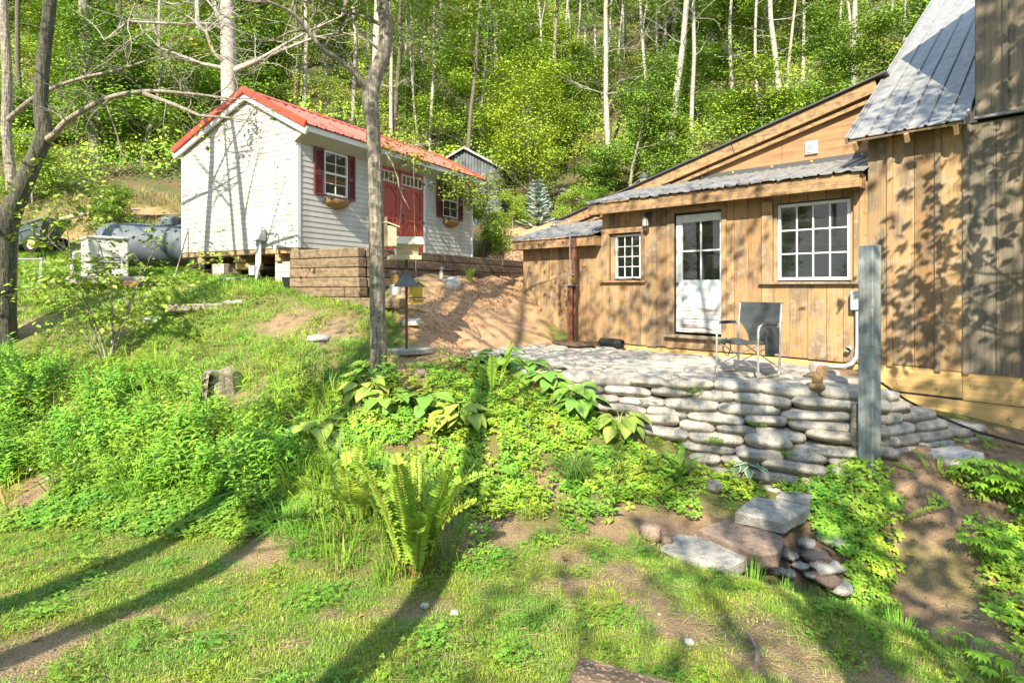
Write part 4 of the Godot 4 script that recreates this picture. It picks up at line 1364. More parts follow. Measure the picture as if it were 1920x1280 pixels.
func outbuilding():
	R.seed = 606
	var o := thing("metal_outbuilding", "dark grey corrugated metal outbuilding half hidden behind the white shed", "outbuilding", G(938, 21.5), deg_to_rad(82.0))
	# local: gable towards -x, long side towards +z
	var y0 := -0.7
	var hw := 2.35
	for q in 9:
		var mb := MB.new()
		var x0 := q * 0.36
		for k in 3:
			var a := x0 + k * 0.12
			mb.quad(Vector3(a, y0, 0), Vector3(a + 0.03, y0, 0.03), Vector3(a + 0.03, hw, 0.03), Vector3(a, hw, 0))
			mb.quad(Vector3(a + 0.03, y0, 0.03), Vector3(a + 0.07, y0, 0.03), Vector3(a + 0.07, hw, 0.03), Vector3(a + 0.03, hw, 0.03))
			mb.quad(Vector3(a + 0.07, y0, 0.03), Vector3(a + 0.12, y0, 0), Vector3(a + 0.12, hw, 0), Vector3(a + 0.07, hw, 0.03))
		part("wall_sheet", mb, M["corrugated"], o)
	for q in 8:
		var mb := MB.new()
		for k in 3:
			var z := -q * 0.36 - k * 0.12
			var f := func(zz): return hw + 0.75 * (1.0 - absf(zz + 1.4) / 1.4)
			var z1 := z - 0.05
			var z2 := z - 0.12
			mb.quad(Vector3(0, y0, z1), Vector3(0, y0, z), Vector3(0, f.call(z), z), Vector3(0, f.call(z1), z1))
			mb.quad(Vector3(-0.03, y0, z2), Vector3(-0.03, y0, z1), Vector3(-0.03, f.call(z1), z1), Vector3(-0.03, f.call(z2), z2))
			mb.quad(Vector3(-0.03, y0, z1), Vector3(0, y0, z1), Vector3(0, f.call(z1), z1), Vector3(-0.03, f.call(z1), z1))
		part("gable_sheet", mb, M["corrugated"], o)
	metal_roof(o, -0.15, 3.4, Vector2(0.12, hw - 0.03), Vector2(-1.4, hw + 0.8), 0.9, 0.3, 0.03, M["corrugated"])
	metal_roof(o, -0.15, 3.4, Vector2(-2.95, hw - 0.03), Vector2(-1.4, hw + 0.8), 0.9, 0.3, 0.03, M["corrugated"])
	var rt := MB.new()
	rt.beam(Vector3(-0.16, hw - 0.05, 0.14), Vector3(-0.16, hw + 0.8, -1.4), 0.03, 0.08)
	rt.beam(Vector3(-0.16, hw - 0.05, -2.95), Vector3(-0.16, hw + 0.8, -1.4), 0.03, 0.08)
	part("rake_trim", rt, M["galvanised"], o)
	var bk := MB.new()
	bk.span(Vector3(3.2, y0, -2.8), Vector3(3.24, hw, 0))
	bk.span(Vector3(0.0, y0, -2.84), Vector3(3.2, hw, -2.8))
	part("back_wall", bk, M["corrugated"], o)

# ---------------------------------------------------------------- garden things
func ell(p: Vector3, d: Vector3 = Vector3.ZERO) -> Vector3:
	return p + d
func props(h: Node3D, s: Node3D):
	R.seed = 707
	chair(h)
	# blue-grey square post in front of the bag wall, rotated so two faces show
	var b := G(1631, 5.6)
	var mb := MB.new()
	var ptop := W(1631, 460, 5.6).y - b.y
	mb.box(Vector3(0, ptop * 0.5 - 0.1, 0), Vector3(0.145, ptop + 0.2, 0.145), Basis(), 0.006)
	single("square_post", mb, M["post_paint"], "tall weathered blue-grey square post standing before the bag wall", "post", b, deg_to_rad(28))
	# rough stake at the wall's end
	var st := G(1608, 5.75)
	mb = MB.new()
	mb.tube([Vector3(0, -0.25, 0), Vector3(0.01, 0.1, 0.0), Vector3(-0.01, 0.35, 0), Vector3(0.0, 0.62, 0.0)], [0.055, 0.05, 0.055, 0.045], 9, true, 0.15, 4)
	single("wooden_stake", mb, M["log_wood"], "short rough grey wooden stake at the end of the bag wall", "stake", st)
	mb = MB.new()
	mb.tube([Vector3(0, -0.2, 0), Vector3(0.0, 0.1, 0.0), Vector3(0.01, 0.28, 0)], [0.04, 0.04, 0.03], 8, true, 0.15, 5)
	single("wooden_stake", mb, M["log_wood"], "low broken wooden stake just right of the rough grey one", "stake", G(1628, 5.7))
	# terracotta pot stuck at the wall
	mb = MB.new()
	mb.lathe(Vector3.ZERO, [Vector2(0, 0), Vector2(0.035, 0), Vector2(0.05, 0.07), Vector2(0.055, 0.07), Vector2(0.055, 0.09), Vector2(0.045, 0.09), Vector2(0.03, 0.02), Vector2(0, 0.02)], 14, Basis(Vector3.BACK, 1.3))
	statue()
	shower(h)
	feeders()
	stones()
	left_things()
	back_things()
	# coco-fibre baskets under the shed windows
	for q in [[0.90, "rounded coco-fibre basket under the shed window nearest the white gable"], [4.72, "rounded coco-fibre basket under the shed window right of the red doors"]]:
		var bk := thing("window_basket", q[1], "basket", s.transform * Vector3(q[0], 3.30, 0.02), s.rotation.y, "baskets under the shed windows")
		var cm := MB.new()
		for k in 11:
			# half-barrel liner with lumpy ribs
			var x0 := -0.31 + k * 0.056
			var x1 := x0 + 0.056
			for j in 6:
				var P := []
				for z in [[x0, j], [x1, j], [x1, j + 1], [x0, j + 1]]:
					var an: float = PI * 0.5 * float(z[1]) / 6.0
					var e: float = sqrt(maxf(0.05, 1.0 - pow(float(z[0]) / 0.36, 2)))
					var r: float = 0.19 * (0.85 + 0.15 * e) * (1.0 + 0.10 * NZ.get_noise_2d(float(z[0]) * 200.0, float(z[1]) * 14.0))
					P.append(Vector3(z[0], -sin(an) * r * e, cos(an) * r * e))
				cm.quad(P[0], P[3], P[2], P[1])
		part("liner", cm, M["coir"], bk)
		var wm := MB.new()
		wm.tube([Vector3(-0.33, 0.01, 0.0), Vector3(-0.30, 0.01, 0.14), Vector3(0, 0.01, 0.20), Vector3(0.30, 0.01, 0.14), Vector3(0.33, 0.01, 0.0)], [0.008, 0.008, 0.008, 0.008, 0.008], 6)
		part("wire_rim", wm, M["dark_metal"], bk)
		var dm := MB.new()
		dm.col = Color(0.16, 0.11, 0.07)
		for k in 10:
			var x := R.randf_range(-0.25, 0.25)
			dm.tube([Vector3(x, -0.03, 0.08), Vector3(x + R.randf_range(-0.06, 0.06), R.randf_range(0.03, 0.09), 0.08 + R.randf_range(-0.05, 0.06))], [0.006, 0.002], 4)
		dm.box(Vector3(0, -0.02, 0.07), Vector3(0.52, 0.02, 0.16))
		part("dry_stems", dm, M["twig"], bk)

func chair(h: Node3D):
	# folding director's chair facing out from the wall
	var p := (h.transform * Vector3(5.0, 0, 1.05))
	p = W(1403, 690, 7.15)
	var c := thing("folding_chair", "grey canvas folding director's chair with aluminium frame on the terrace", "chair", Vector3(p.x, patio_y(p.x, p.z) + 0.012, p.z), deg_to_rad(-56.0))
	# local: x across, z forward (towards the viewer)
	var hw := 0.29
	var r := 0.0145
	for sx in [-1.0, 1.0]:
		var x: float = hw * sx
		var mb := MB.new()
		mb.tube([Vector3(x, 0.0, 0.24), Vector3(x, 0.3, 0.24), Vector3(x, 0.58, 0.235), Vector3(x, 0.625, 0.215), Vector3(x, 0.645, 0.17), Vector3(x, 0.645, -0.15), Vector3(x, 0.64, -0.19), Vector3(x, 0.62, -0.205), Vector3(x, 0.40, -0.21)], [r, r, r, r, r, r, r, r, r], 10)
		part("arm_frame", mb, M["aluminium"], c)
		var bk := MB.new()
		bk.tube([Vector3(x, 0.02, -0.10), Vector3(x, 0.012, -0.19), Vector3(x, 0.05, -0.225), Vector3(x, 0.40, -0.225), Vector3(x, 0.62, -0.235), Vector3(x, 0.90, -0.27)], [r, r, r, r, r, r], 10)
		bk.tube([Vector3(x, 0.012, -0.19), Vector3(x, 0.012, 0.05), Vector3(x, 0.02, 0.24)], [r * 0.9, r * 0.9, r * 0.9], 8)
		part("back_post", bk, M["aluminium"], c)
		var pad := MB.new()
		pad.tube([Vector3(x, 0.652, -0.15), Vector3(x, 0.655, 0.0), Vector3(x, 0.652, 0.17)], [0.021, 0.022, 0.021], 10)
		part("armrest", pad, M["fabric"], c)
		var ft := MB.new()
		ft.box(Vector3(x, 0.0, 0.24), Vector3(0.034, 0.024, 0.034), Basis(), 0.005)
		part("foot", ft, M["black_plastic"], c)
		for zz in [0.225, -0.20]:
			var xb := MB.new()
			xb.beam(Vector3(-x, 0.10, zz + 0.012 * sx), Vector3(x * 0.93, 0.40, zz + 0.012 * sx), 0.010, 0.026, Vector3.BACK, 0.003)
			part("cross_brace", xb, M["aluminium"], c)
		var rail := MB.new()
		rail.tube([Vector3(x * 0.93, 0.41, -0.21), Vector3(x * 0.93, 0.415, 0.25)], [r, r], 8)
		part("seat_rail", rail, M["aluminium"], c)
	# seat
	var se := MB.new()
	cloth(se, func(u, v): return Vector3(lerpf(-hw, hw, u), 0.428 - 0.035 * sin(PI * u) + 0.004 * sin(9.0 * v), lerpf(-0.22, 0.25, v)), 10, 8, 0.008)
	part("seat", se, M["fabric"], c)
	var br := MB.new()
	cloth(br, func(u, v): return Vector3(lerpf(-hw - 0.012, hw + 0.012, u), lerpf(0.66, 0.915, v), -0.235 - 0.035 * v - 0.03 * sin(PI * u)), 10, 5, 0.010)
	# lower back panel tapering towards the seat
	cloth(br, func(u, v): return Vector3(lerpf(-lerpf(hw, 0.13, sin(v * PI * 0.5)), lerpf(hw, 0.13, sin(v * PI * 0.5)), u), lerpf(0.665, 0.40, v), -0.237 + 0.01 * v - 0.03 * sin(PI * u)), 8, 5, 0.006)
	part("backrest", br, M["fabric"], c)
	var po := MB.new()
	cloth(po, func(u, v): return Vector3(hw + 0.02 + 0.035 * sin(PI * u) * v, lerpf(0.63, 0.30, v) - 0.02 * u, lerpf(0.10, -0.18, u)), 6, 6, 0.006)
	cloth(po, func(u, v): return Vector3(hw + 0.035 + 0.05 * sin(PI * u) * (0.3 + v), lerpf(0.52, 0.28, v), lerpf(0.15, -0.02, u)), 6, 5, 0.006)
	part("side_pocket", po, M["fabric"], c)
	var ph := MB.new()
	ph.tube([Vector3(-0.31, 0.44, 0.0), Vector3(-0.335, 0.30, 0.05), Vector3(-0.33, 0.22, 0.0), Vector3(-0.325, 0.2, -0.05), Vector3(-0.32, 0.3, -0.1), Vector3(-0.31, 0.42, -0.06)], [0.007, 0.007, 0.007, 0.007, 0.007, 0.007], 6)
	part("strap", ph, M["black_plastic"], c)

func cloth(mb: MB, f: Callable, nu: int, nv: int, th: float):
	for i in nu:
		for j in nv:
			var a: Vector3 = f.call(float(i) / nu, float(j) / nv)
			var b: Vector3 = f.call(float(i + 1) / nu, float(j) / nv)
			var c: Vector3 = f.call(float(i + 1) / nu, float(j + 1) / nv)
			var d: Vector3 = f.call(float(i) / nu, float(j + 1) / nv)
			var n := (c - a).cross(d - b).normalized() * th * 0.5
			mb.quad(a + n, b + n, c + n, d + n)
			mb.quad(d - n, c - n, b - n, a - n)
			if i == 0: mb.quad(a + n, d + n, d - n, a - n)
			if i == nu - 1: mb.quad(c + n, b + n, b - n, c - n)
			if j == 0: mb.quad(b + n, a + n, a - n, b - n)
			if j == nv - 1: mb.quad(d + n, c + n, c - n, d - n)

func statue():
	# stone bird with raised wings on a round base
	var p := W(1527, 716, 6.15)
	p.y = patio_y(p.x, p.z) + 0.02
	var t := thing("bird_statue", "small brown stone bird statue with raised wings on the bag wall", "statue", p, deg_to_rad(-10))
	var b := MB.new()
	b.blob(Vector3(0.03, 0.02, 0), Vector3(0.17, 0.08, 0.15), Basis(), 0.7, 0.15, NZ, 2.0, 14, 8)
	part("base", b, M["statue"], t)
	b = MB.new()
	b.blob(Vector3(0.03, 0.10, 0), Vector3(0.11, 0.15, 0.11), Basis(Vector3.BACK, 0.25), 0.9, 0.15, NZ, 3.0, 14, 10)
	b.blob(Vector3(-0.035, 0.14, 0.01), Vector3(0.09, 0.06, 0.06), Basis(Vector3.BACK, -0.1), 0.9, 0.12, NZ, 4.0, 12, 8)
	b.tube([Vector3(-0.06, 0.135, 0.01), Vector3(-0.10, 0.13, 0.01), Vector3(-0.125, 0.12, 0.01)], [0.022, 0.014, 0.004], 8)
	for z in [-0.03, 0.03]: b.tube([Vector3(0.0, 0.05, z), Vector3(-0.015, 0.02, z)], [0.02, 0.014], 7)
	part("body", b, M["statue"], t)
	for q in [[Vector3(-0.005, 0.20, -0.035), Vector3(0.06, 0.16, 0.022), 0.35, "concrete"], [Vector3(0.06, 0.185, 0.035), Vector3(0.10, 0.15, 0.026), -0.12, "statue"]]:
		var w := MB.new()
		var bs := Basis(Vector3.BACK, q[2])
		w.blob(q[0], q[1], bs, 0.9, 0.1, NZ, 5.0, 14, 10)
		for k in 6:
			var f := k / 5.0
			var st: Vector3 = q[0] + bs * Vector3(0.01, lerpf(0.06, -0.05, f), 0)
			w.tube([st, st + bs * Vector3(q[1].x * 0.62, 0.008 - 0.02 * f, 0)], [0.013, 0.005], 6)
		part("wing", w, M[q[3]], t)

func shower(h: Node3D):
	# rusty I-beam pedestal with pipe and shower head, on a dark mat
	var o := h.transform * Vector3(1.5, 0, 0.33)
	var t := thing("outdoor_shower", "rusty I-beam outdoor shower stand with thin pipe and shower head", "shower", Vector3(o.x, 0.555, o.z), h.rotation.y)
	var m := MB.new()
	for z in [-0.05, 0.05]: m.span(Vector3(-0.06, 0, z - 0.008), Vector3(0.06, 1.07, z + 0.008), 0.003)
	m.span(Vector3(-0.008, 0, -0.042), Vector3(0.008, 1.07, 0.042))
	m.span(Vector3(-0.10, -0.012, -0.1), Vector3(0.10, 0.008, 0.1), 0.003)
	part("beam", m, M["rust"], t)
	m = MB.new()
	m.span(Vector3(-0.17, 1.07, -0.1), Vector3(0.09, 1.09, 0.1), 0.004)
	part("shelf", m, M["galvanised"], t)
	m = MB.new()
	m.span(Vector3(0.02, 1.09, -0.035), Vector3(0.10, 1.98, 0.03), 0.004)
	m.span(Vector3(-0.02, 1.80, 0.02), Vector3(0.12, 1.86, 0.05), 0.004)
	part("upright", m, M["rust"], t)
	m = MB.new()
	m.tube([Vector3(0.0, 1.10, 0.05), Vector3(0.0, 2.27, 0.05), Vector3(-0.01, 2.31, 0.05), Vector3(-0.05, 2.33, 0.05), Vector3(-0.36, 2.33, 0.08)], [0.012, 0.012, 0.012, 0.012, 0.012], 8)
	m.tube([Vector3(-0.08, 1.28, 0.05), Vector3(0.1, 1.28, 0.05)], [0.012, 0.012], 8)
	part("pipe", m, M["steel"], t)
	m = MB.new()
	m.lathe(Vector3(-0.37, 2.23, 0.08), [Vector2(0.075, 0), Vector2(0.08, 0.015), Vector2(0.03, 0.04), Vector2(0.014, 0.06), Vector2(0.014, 0.11)], 14)
	part("shower_head", m, M["steel"], t)
	m = MB.new()
	m.col = Color(0.22, 0.36, 0.04)
	for k in 9: m.leaf(Vector3(0.02, 1.09, 0.02), Vector3(R.randf_range(-0.4, 1), R.randf_range(0.1, 0.9), R.randf_range(-0.2, 0.6)).normalized(), Vector3.UP, R.randf_range(0.06, 0.17), 0.015, 0.3)
	single("green_sprig", m, M["leaf"], "little green sprig on the shelf of the rusty shower stand", "plant", t.position, h.rotation.y)
	m = MB.new()
	for k in 5:
		m.col = Color(1, 1, 1) * R.randf_range(0.6, 0.9)
		m.span(Vector3(-0.62 + k * 0.252, 0, -0.30 + R.randf_range(-0.03, 0.03)), Vector3(-0.62 + k * 0.252 + 0.247, 0.03, 0.36 + R.randf_range(-0.03, 0.03)), 0.004)
	var pm := single("wooden_mat", m, M["timber"], "dark wooden duckboard under the rusty shower stand", "mat", Vector3(o.x, 0.515, o.z), h.rotation.y - 0.25)

func feeders():
	# pole feeder
	var g := G(762, 8.0)
	var t := thing("bird_feeder", "wooden hopper bird feeder on a thin pole with dark cone baffle", "bird feeder", g, deg_to_rad(20))
	var py := W(762, 487, 8.0).y - g.y
	var m := MB.new()
	m.tube([Vector3(0, -0.15, 0), Vector3(0, py, 0)], [0.019, 0.019], 10)
	part("pole", m, M["rust"], t)
	m = MB.new()
	var by := W(762, 536, 8.0).y - g.y
	m.lathe(Vector3(0, by, 0), [Vector2(0.185, -0.012), Vector2(0.185, 0.0), Vector2(0.02, 0.195), Vector2(0.018, 0.25)], 24)
	part("baffle", m, M["slate"], t)
	m = MB.new()
	m.span(Vector3(-0.25, py, -0.15), Vector3(0.19, py + 0.035, 0.15), 0.004)
	m.span(Vector3(-0.25, py + 0.035, 0.14), Vector3(0.19, py + 0.06, 0.152), 0.003)
	m.span(Vector3(-0.25, py + 0.035, -0.152), Vector3(0.19, py + 0.06, -0.14), 0.003)
	part("tray", m, M["cream_wood"], t)
	m = MB.new()
	for sz in [-1.0, 1.0]:
		m.quad(Vector3(-0.15, py + 0.035, 0.06 * sz), Vector3(0.15, py + 0.035, 0.06 * sz), Vector3(0.17, py + 0.21, 0.12 * sz), Vector3(-0.17, py + 0.21, 0.12 * sz))
		m.quad(Vector3(0.15 * sz, py + 0.035, -0.06), Vector3(0.15 * sz, py + 0.035, 0.06), Vector3(0.17 * sz, py + 0.21, 0.12), Vector3(0.17 * sz, py + 0.21, -0.12))
		m.tri(Vector3(0.17 * sz, py + 0.21, -0.12), Vector3(0.17 * sz, py + 0.21, 0.12), Vector3(0.17 * sz, py + 0.30, 0))
	part("hopper", m, M["cream_wood"], t)
	m = MB.new()
	for sz in [-1.0, 1.0]: m.beam(Vector3(-0.23, py + 0.27, 0.085 * sz), Vector3(0.23, py + 0.27, 0.085 * sz), 0.22, 0.018, Vector3(0, 1, 0.62 * sz), 0.003)
	part("roof", m, M["cream_wood"], t)
	# two feeders hanging from a branch by wires
	var p1 := W(741, 545, 8.3)
	var f1 := thing("bird_feeder", "pale cylindrical jar feeder hanging on a wire beside the trunk", "bird feeder", p1)
	m = MB.new()
	m.lathe(Vector3(0, -0.06, 0), [Vector2(0, 0), Vector2(0.085, 0), Vector2(0.08, 0.13), Vector2(0.085, 0.13), Vector2(0.075, 0.15)], 14)
	part("seed_cup", m, M["pvc"], f1)
	m = MB.new()
	m.lathe(Vector3(0, 0.09, 0), [Vector2(0.07, 0), Vector2(0.068, 0.17), Vector2(0, 0.17)], 12)
	part("jar", m, M["coir"], f1)
	m = MB.new()
	m.lathe(Vector3(0, 0.26, 0), [Vector2(0.085, 0), Vector2(0.085, 0.02), Vector2(0.02, 0.04), Vector2(0, 0.04)], 14)
	m.tube([Vector3(0, 0.3, 0), Vector3(0.12, 1.4, 0.1), Vector3(0.24, 3.6, 0.35)], [0.003, 0.003, 0.003], 4)
	part("lid", m, M["galvanised"], f1)
	var p2 := W(780, 562, 8.6)
	var f2 := thing("bird_feeder", "yellow house-shaped feeder with grey tray hanging behind the cone baffle", "bird feeder", p2, deg_to_rad(25))
	m = MB.new()
	m.lathe(Vector3(0, 0.02, 0), [Vector2(0.0, 0.0), Vector2(0.145, 0.0), Vector2(0.155, 0.02), Vector2(0.13, 0.02), Vector2(0, 0.015)], 16)
	part("tray", m, M["galvanised"], f2)
	m = MB.new()
	m.box(Vector3(0, -0.02, 0), Vector3(0.2, 0.05, 0.16), Basis(), 0.01)
	m.box(Vector3(0, 0.12, 0), Vector3(0.17, 0.16, 0.13), Basis(), 0.006)
	part("body", m, M["yellow_plastic"], f2)
	m = MB.new()
	for sx in [-1.0, 1.0]: m.beam(Vector3(0.06 * sx, 0.245, -0.11), Vector3(0.06 * sx, 0.245, 0.11), 0.17, 0.012, Vector3(0.75 * sx, 1, 0), 0.003)
	m.tube([Vector3(0, 0.3, 0), Vector3(-0.05, 1.6, 0.05), Vector3(-0.1, 3.6, 0.2)], [0.003, 0.003, 0.003], 4)
	part("roof", m, M["cream_wood"], f2)
	# nest box on the trunk
	var p3 := W(731, 440, 7.25)
	var nb := thing("nest_box", "grey-white wooden nest box fixed to the right side of the trunk", "nest box", p3, deg_to_rad(35))
	m = MB.new()
	m.box(Vector3(0.0, -0.02, 0.0), Vector3(0.13, 0.26, 0.14), Basis(), 0.004)
	part("box", m, M["cream_wood"], nb)
	m = MB.new()
	m.beam(Vector3(-0.09, 0.155, 0), Vector3(0.10, 0.10, 0), 0.18, 0.018, Vector3.UP, 0.003)
	part("lid", m, M["cream_wood"], nb)
	m = MB.new()
	m.span(Vector3(-0.085, -0.16, -0.075), Vector3(-0.067, 0.22, 0.075), 0.003)
	m.span(Vector3(-0.085, -0.165, -0.075), Vector3(0.12, -0.15, 0.075), 0.003)
	part("back_board", m, M["grey_board0"], nb)

func rock(p: Vector3, sz: Vector3, m: String, label: String, turn := 0.0, group := "", cat := "stone"):
	var mb := MB.new()
	mb.blob(Vector3.ZERO, sz, Basis(), 0.68, 0.24, NZ, R.randf() * 40.0, 16, 10)
	return single("stone", mb, M[m], label, cat, p, turn, group)

func slab_world(outline: Array, ytop: float, th: float, m: String, label: String):
	# outline given as world (x, z) points
	var c := Vector2.ZERO
	for p in outline: c += p / outline.size()
	var pts := []
	for i in outline.size():
		var p: Vector2 = outline[i] - c
		var q: Vector2 = outline[(i + 1) % outline.size()] - c
		pts.append(p * R.randf_range(0.985, 1.0)); pts.append((p * 0.67 + q * 0.33) * R.randf_range(0.985, 1.02)); pts.append((p * 0.33 + q * 0.67) * R.randf_range(0.985, 1.02))
	var a := 0.0
	for i in pts.size(): a += pts[i].cross(pts[(i + 1) % pts.size()])
	if a < 0: pts.reverse()
	var mb := ngon_slab(pts, th, 0.008)
	var o := single("stepping_stone", mb, M[m], label, "stepping stone", Vector3(c.x, ytop - th, c.y))
	return o
func wpt(px: float, py: float, y: float) -> Vector2:
	var d := (EYE - y) / ((py - HZ) / F)
	return Vector2((px - 960.0) / F * d, -d)

func stones():
	R.seed = 808
	var sets := [
		[[[1228, 1030], [1268, 998], [1417, 1020], [1410, 1040], [1366, 1063]], -0.69, 0.12, "stone", "broad grey slab lowest of the stepping stones at the lawn edge"],
		[[[1308, 990], [1372, 967], [1472, 1006], [1462, 1034], [1415, 1036]], -0.62, 0.13, "red_stone", "reddish brown slab between the two grey stepping stones"],
		[[[1378, 958], [1412, 930], [1521, 948], [1472, 979]], -0.50, 0.11, "stone", "grey flat stepping stone second from the bag wall"],
		[[[1455, 928], [1478, 914], [1530, 924], [1512, 942]], -0.47, 0.10, "stone", "small grey stepping stone against the foot of the bag wall"]]
	for q in sets:
		var ol := []
		for p in q[0]: ol.append(wpt(p[0], p[1], q[1]))
		slab_world(ol, q[1], q[2], q[3], q[4])
	# rubble below the steps: tight against one another in the ditch side
	var rub := [[1430, 1052, 0.20], [1478, 1040, 0.17], [1455, 1068, 0.14], [1512, 1018, 0.20], [1530, 1042, 0.26], [1545, 1062, 0.30], [1500, 1060, 0.13], [1548, 1085, 0.26], [1478, 1075, 0.12], [1560, 1012, 0.28], [1410, 1062, 0.13], [1575, 1100, 0.24], [1520, 1078, 0.11], [1220, 1000, 0.22], [1340, 945, 0.16], [1332, 968, 0.08], [1250, 985, 0.10]]
	var words := ["grey rounded stone below the red slab", "pale round cobble in the rubble under the steps", "small grey cobble in the rubble under the steps", "mossy yellowish stone above the flat brown rocks", "flat brown rock on the ditch side", "long flat grey-brown rock on the ditch side", "little grey pebble stone among the rubble", "flat rusty rock low on the ditch side", "tiny dark stone at the ditch bottom", "dark flat stone beside the yellow-green ground cover", "wedge-shaped stone under the lowest slab", "lowest brown rock by the ditch", "tiny pale stone between the flat brown rocks", "tall brown rock standing at the ditch left of the slabs", "tan stone half buried in ground cover above the slabs", "small white pebble above the slabs", "squat earth-brown stone left of the tall brown rock"]
	for i in rub.size():
		var q: Array = rub[i]
		var y: float = -0.72 - (q[1] - 1000) * 0.0026 if i < 13 else 0.0
		var p := wpt(q[0], q[1], y)
		if i >= 13:
			var dd := 5.05 if i == 13 or i == 16 else 5.75
			var gg := G(q[0], dd)
			p = Vector2(gg.x, gg.z)
			y = gg.y + q[2] * 0.25
		var z: float = q[2] * 0.8
		rock(Vector3(p.x, y, p.y), Vector3(z * 1.15, z * (0.42 if i < 13 else 0.9), z * (1.25 if i % 2 == 0 else 0.95)), ["stone", "red_stone", "stone"][i % 3] if not (i in [1, 12, 15]) else "stone", words[i], R.randf() * 3.0)
	rock(G(1795, 5.6) + Vector3(0, 0.02, 0), Vector3(0.50, 0.18, 0.34), "white_stone", "large sunlit white rock on the bare slope below the barn", 0.3)
	rock(G(848, 10.4) + Vector3(0, 0.05, 0), Vector3(0.27, 0.26, 0.24), "white_stone", "rounded white rock on the orange dirt bank", 0.4)
	rock(G(597, 8.1) + Vector3(0, 0.0, 0), Vector3(0.30, 0.10, 0.22), "white_stone", "flat pale stone in the grass left of the trunk", 0.0)
	rock(G(285, 9.1) + Vector3(0, 0.02, 0), Vector3(0.28, 0.12, 0.2), "white_stone", "pale stone in the grass behind the leafy shrub", 0.5)
	rock(G(440, 9.3) + Vector3(0, 0.0, 0), Vector3(0.36, 0.10, 0.2), "stone", "flat grey stone in the grass near the cut log", 0.2)
	rock(G(786, 7.3) + Vector3(0, 0.03, 0), Vector3(0.2, 0.12, 0.2), "red_stone", "square tan stone at the shadow right of the trunk", 0.7)
	rock(G(660, 4.95) + Vector3(0, 0.14, 0), Vector3(0.14, 0.20, 0.13), "red_stone", "light brown stone peeping out of the weeds by the ferns", 0.2)
	for q in [[796, 1131, "little white pebble on bare soil in front of the fern"], [852, 1147, "small cream pebble in the grass right of the fern"], [1292, 1215, "white stone chip on the bare lawn patch"]]:
		var p := LW(q[0], q[1])
		rock(Vector3(p.x, H(p.x, p.z) + 0.012, p.z), Vector3(0.05, 0.035, 0.045), "white_stone", q[2], 0.0)
	# flat stones by the feeder pole
	var fs := G(752, 8.2)
	var mb := ngon_slab(ring(0.48, 0.26, 9, 0.12), 0.08, 0.008)
	single("flagstone", mb, M["stone"], "flat grey flagstone at the foot of the feeder pole", "flagstone", fs + Vector3(0, -0.085, 0))
	mb = MB.new()
	mb.box(Vector3(0, 0.05, 0), Vector3(0.28, 0.06, 0.2), Basis(Vector3.RIGHT, 0.25), 0.008)
	single("white_block", mb, M["white_stone"], "white rectangular block behind the feeder pole", "block", G(771, 8.7), 0.1)
	# dark timber end at the bottom of the picture
	mb = MB.new()
	mb.span(Vector3(-0.02, -0.5, -0.09), Vector3(1.2, 0.05, 0.09), 0.012)
	var tp := W(1083, 1258, 1.95)
	single("timber_block", mb, M["timber"], "dark weathered timber end in the foreground lawn", "timber", Vector3(tp.x, tp.y - 0.05, tp.z), deg_to_rad(-24))
	mb = MB.new()
	mb.tube([Vector3(0, 0.01, 0), Vector3(0.12, 0.015, -0.03), Vector3(0.26, 0.01, -0.12)], [0.016, 0.012, 0.006], 7)
	var sp := LW(1420, 1255)
	single("stick", mb, M["log_wood"], "pale broken stick lying on the lawn at lower right", "stick", Vector3(sp.x, H(sp.x, sp.z), sp.z), 0.9)

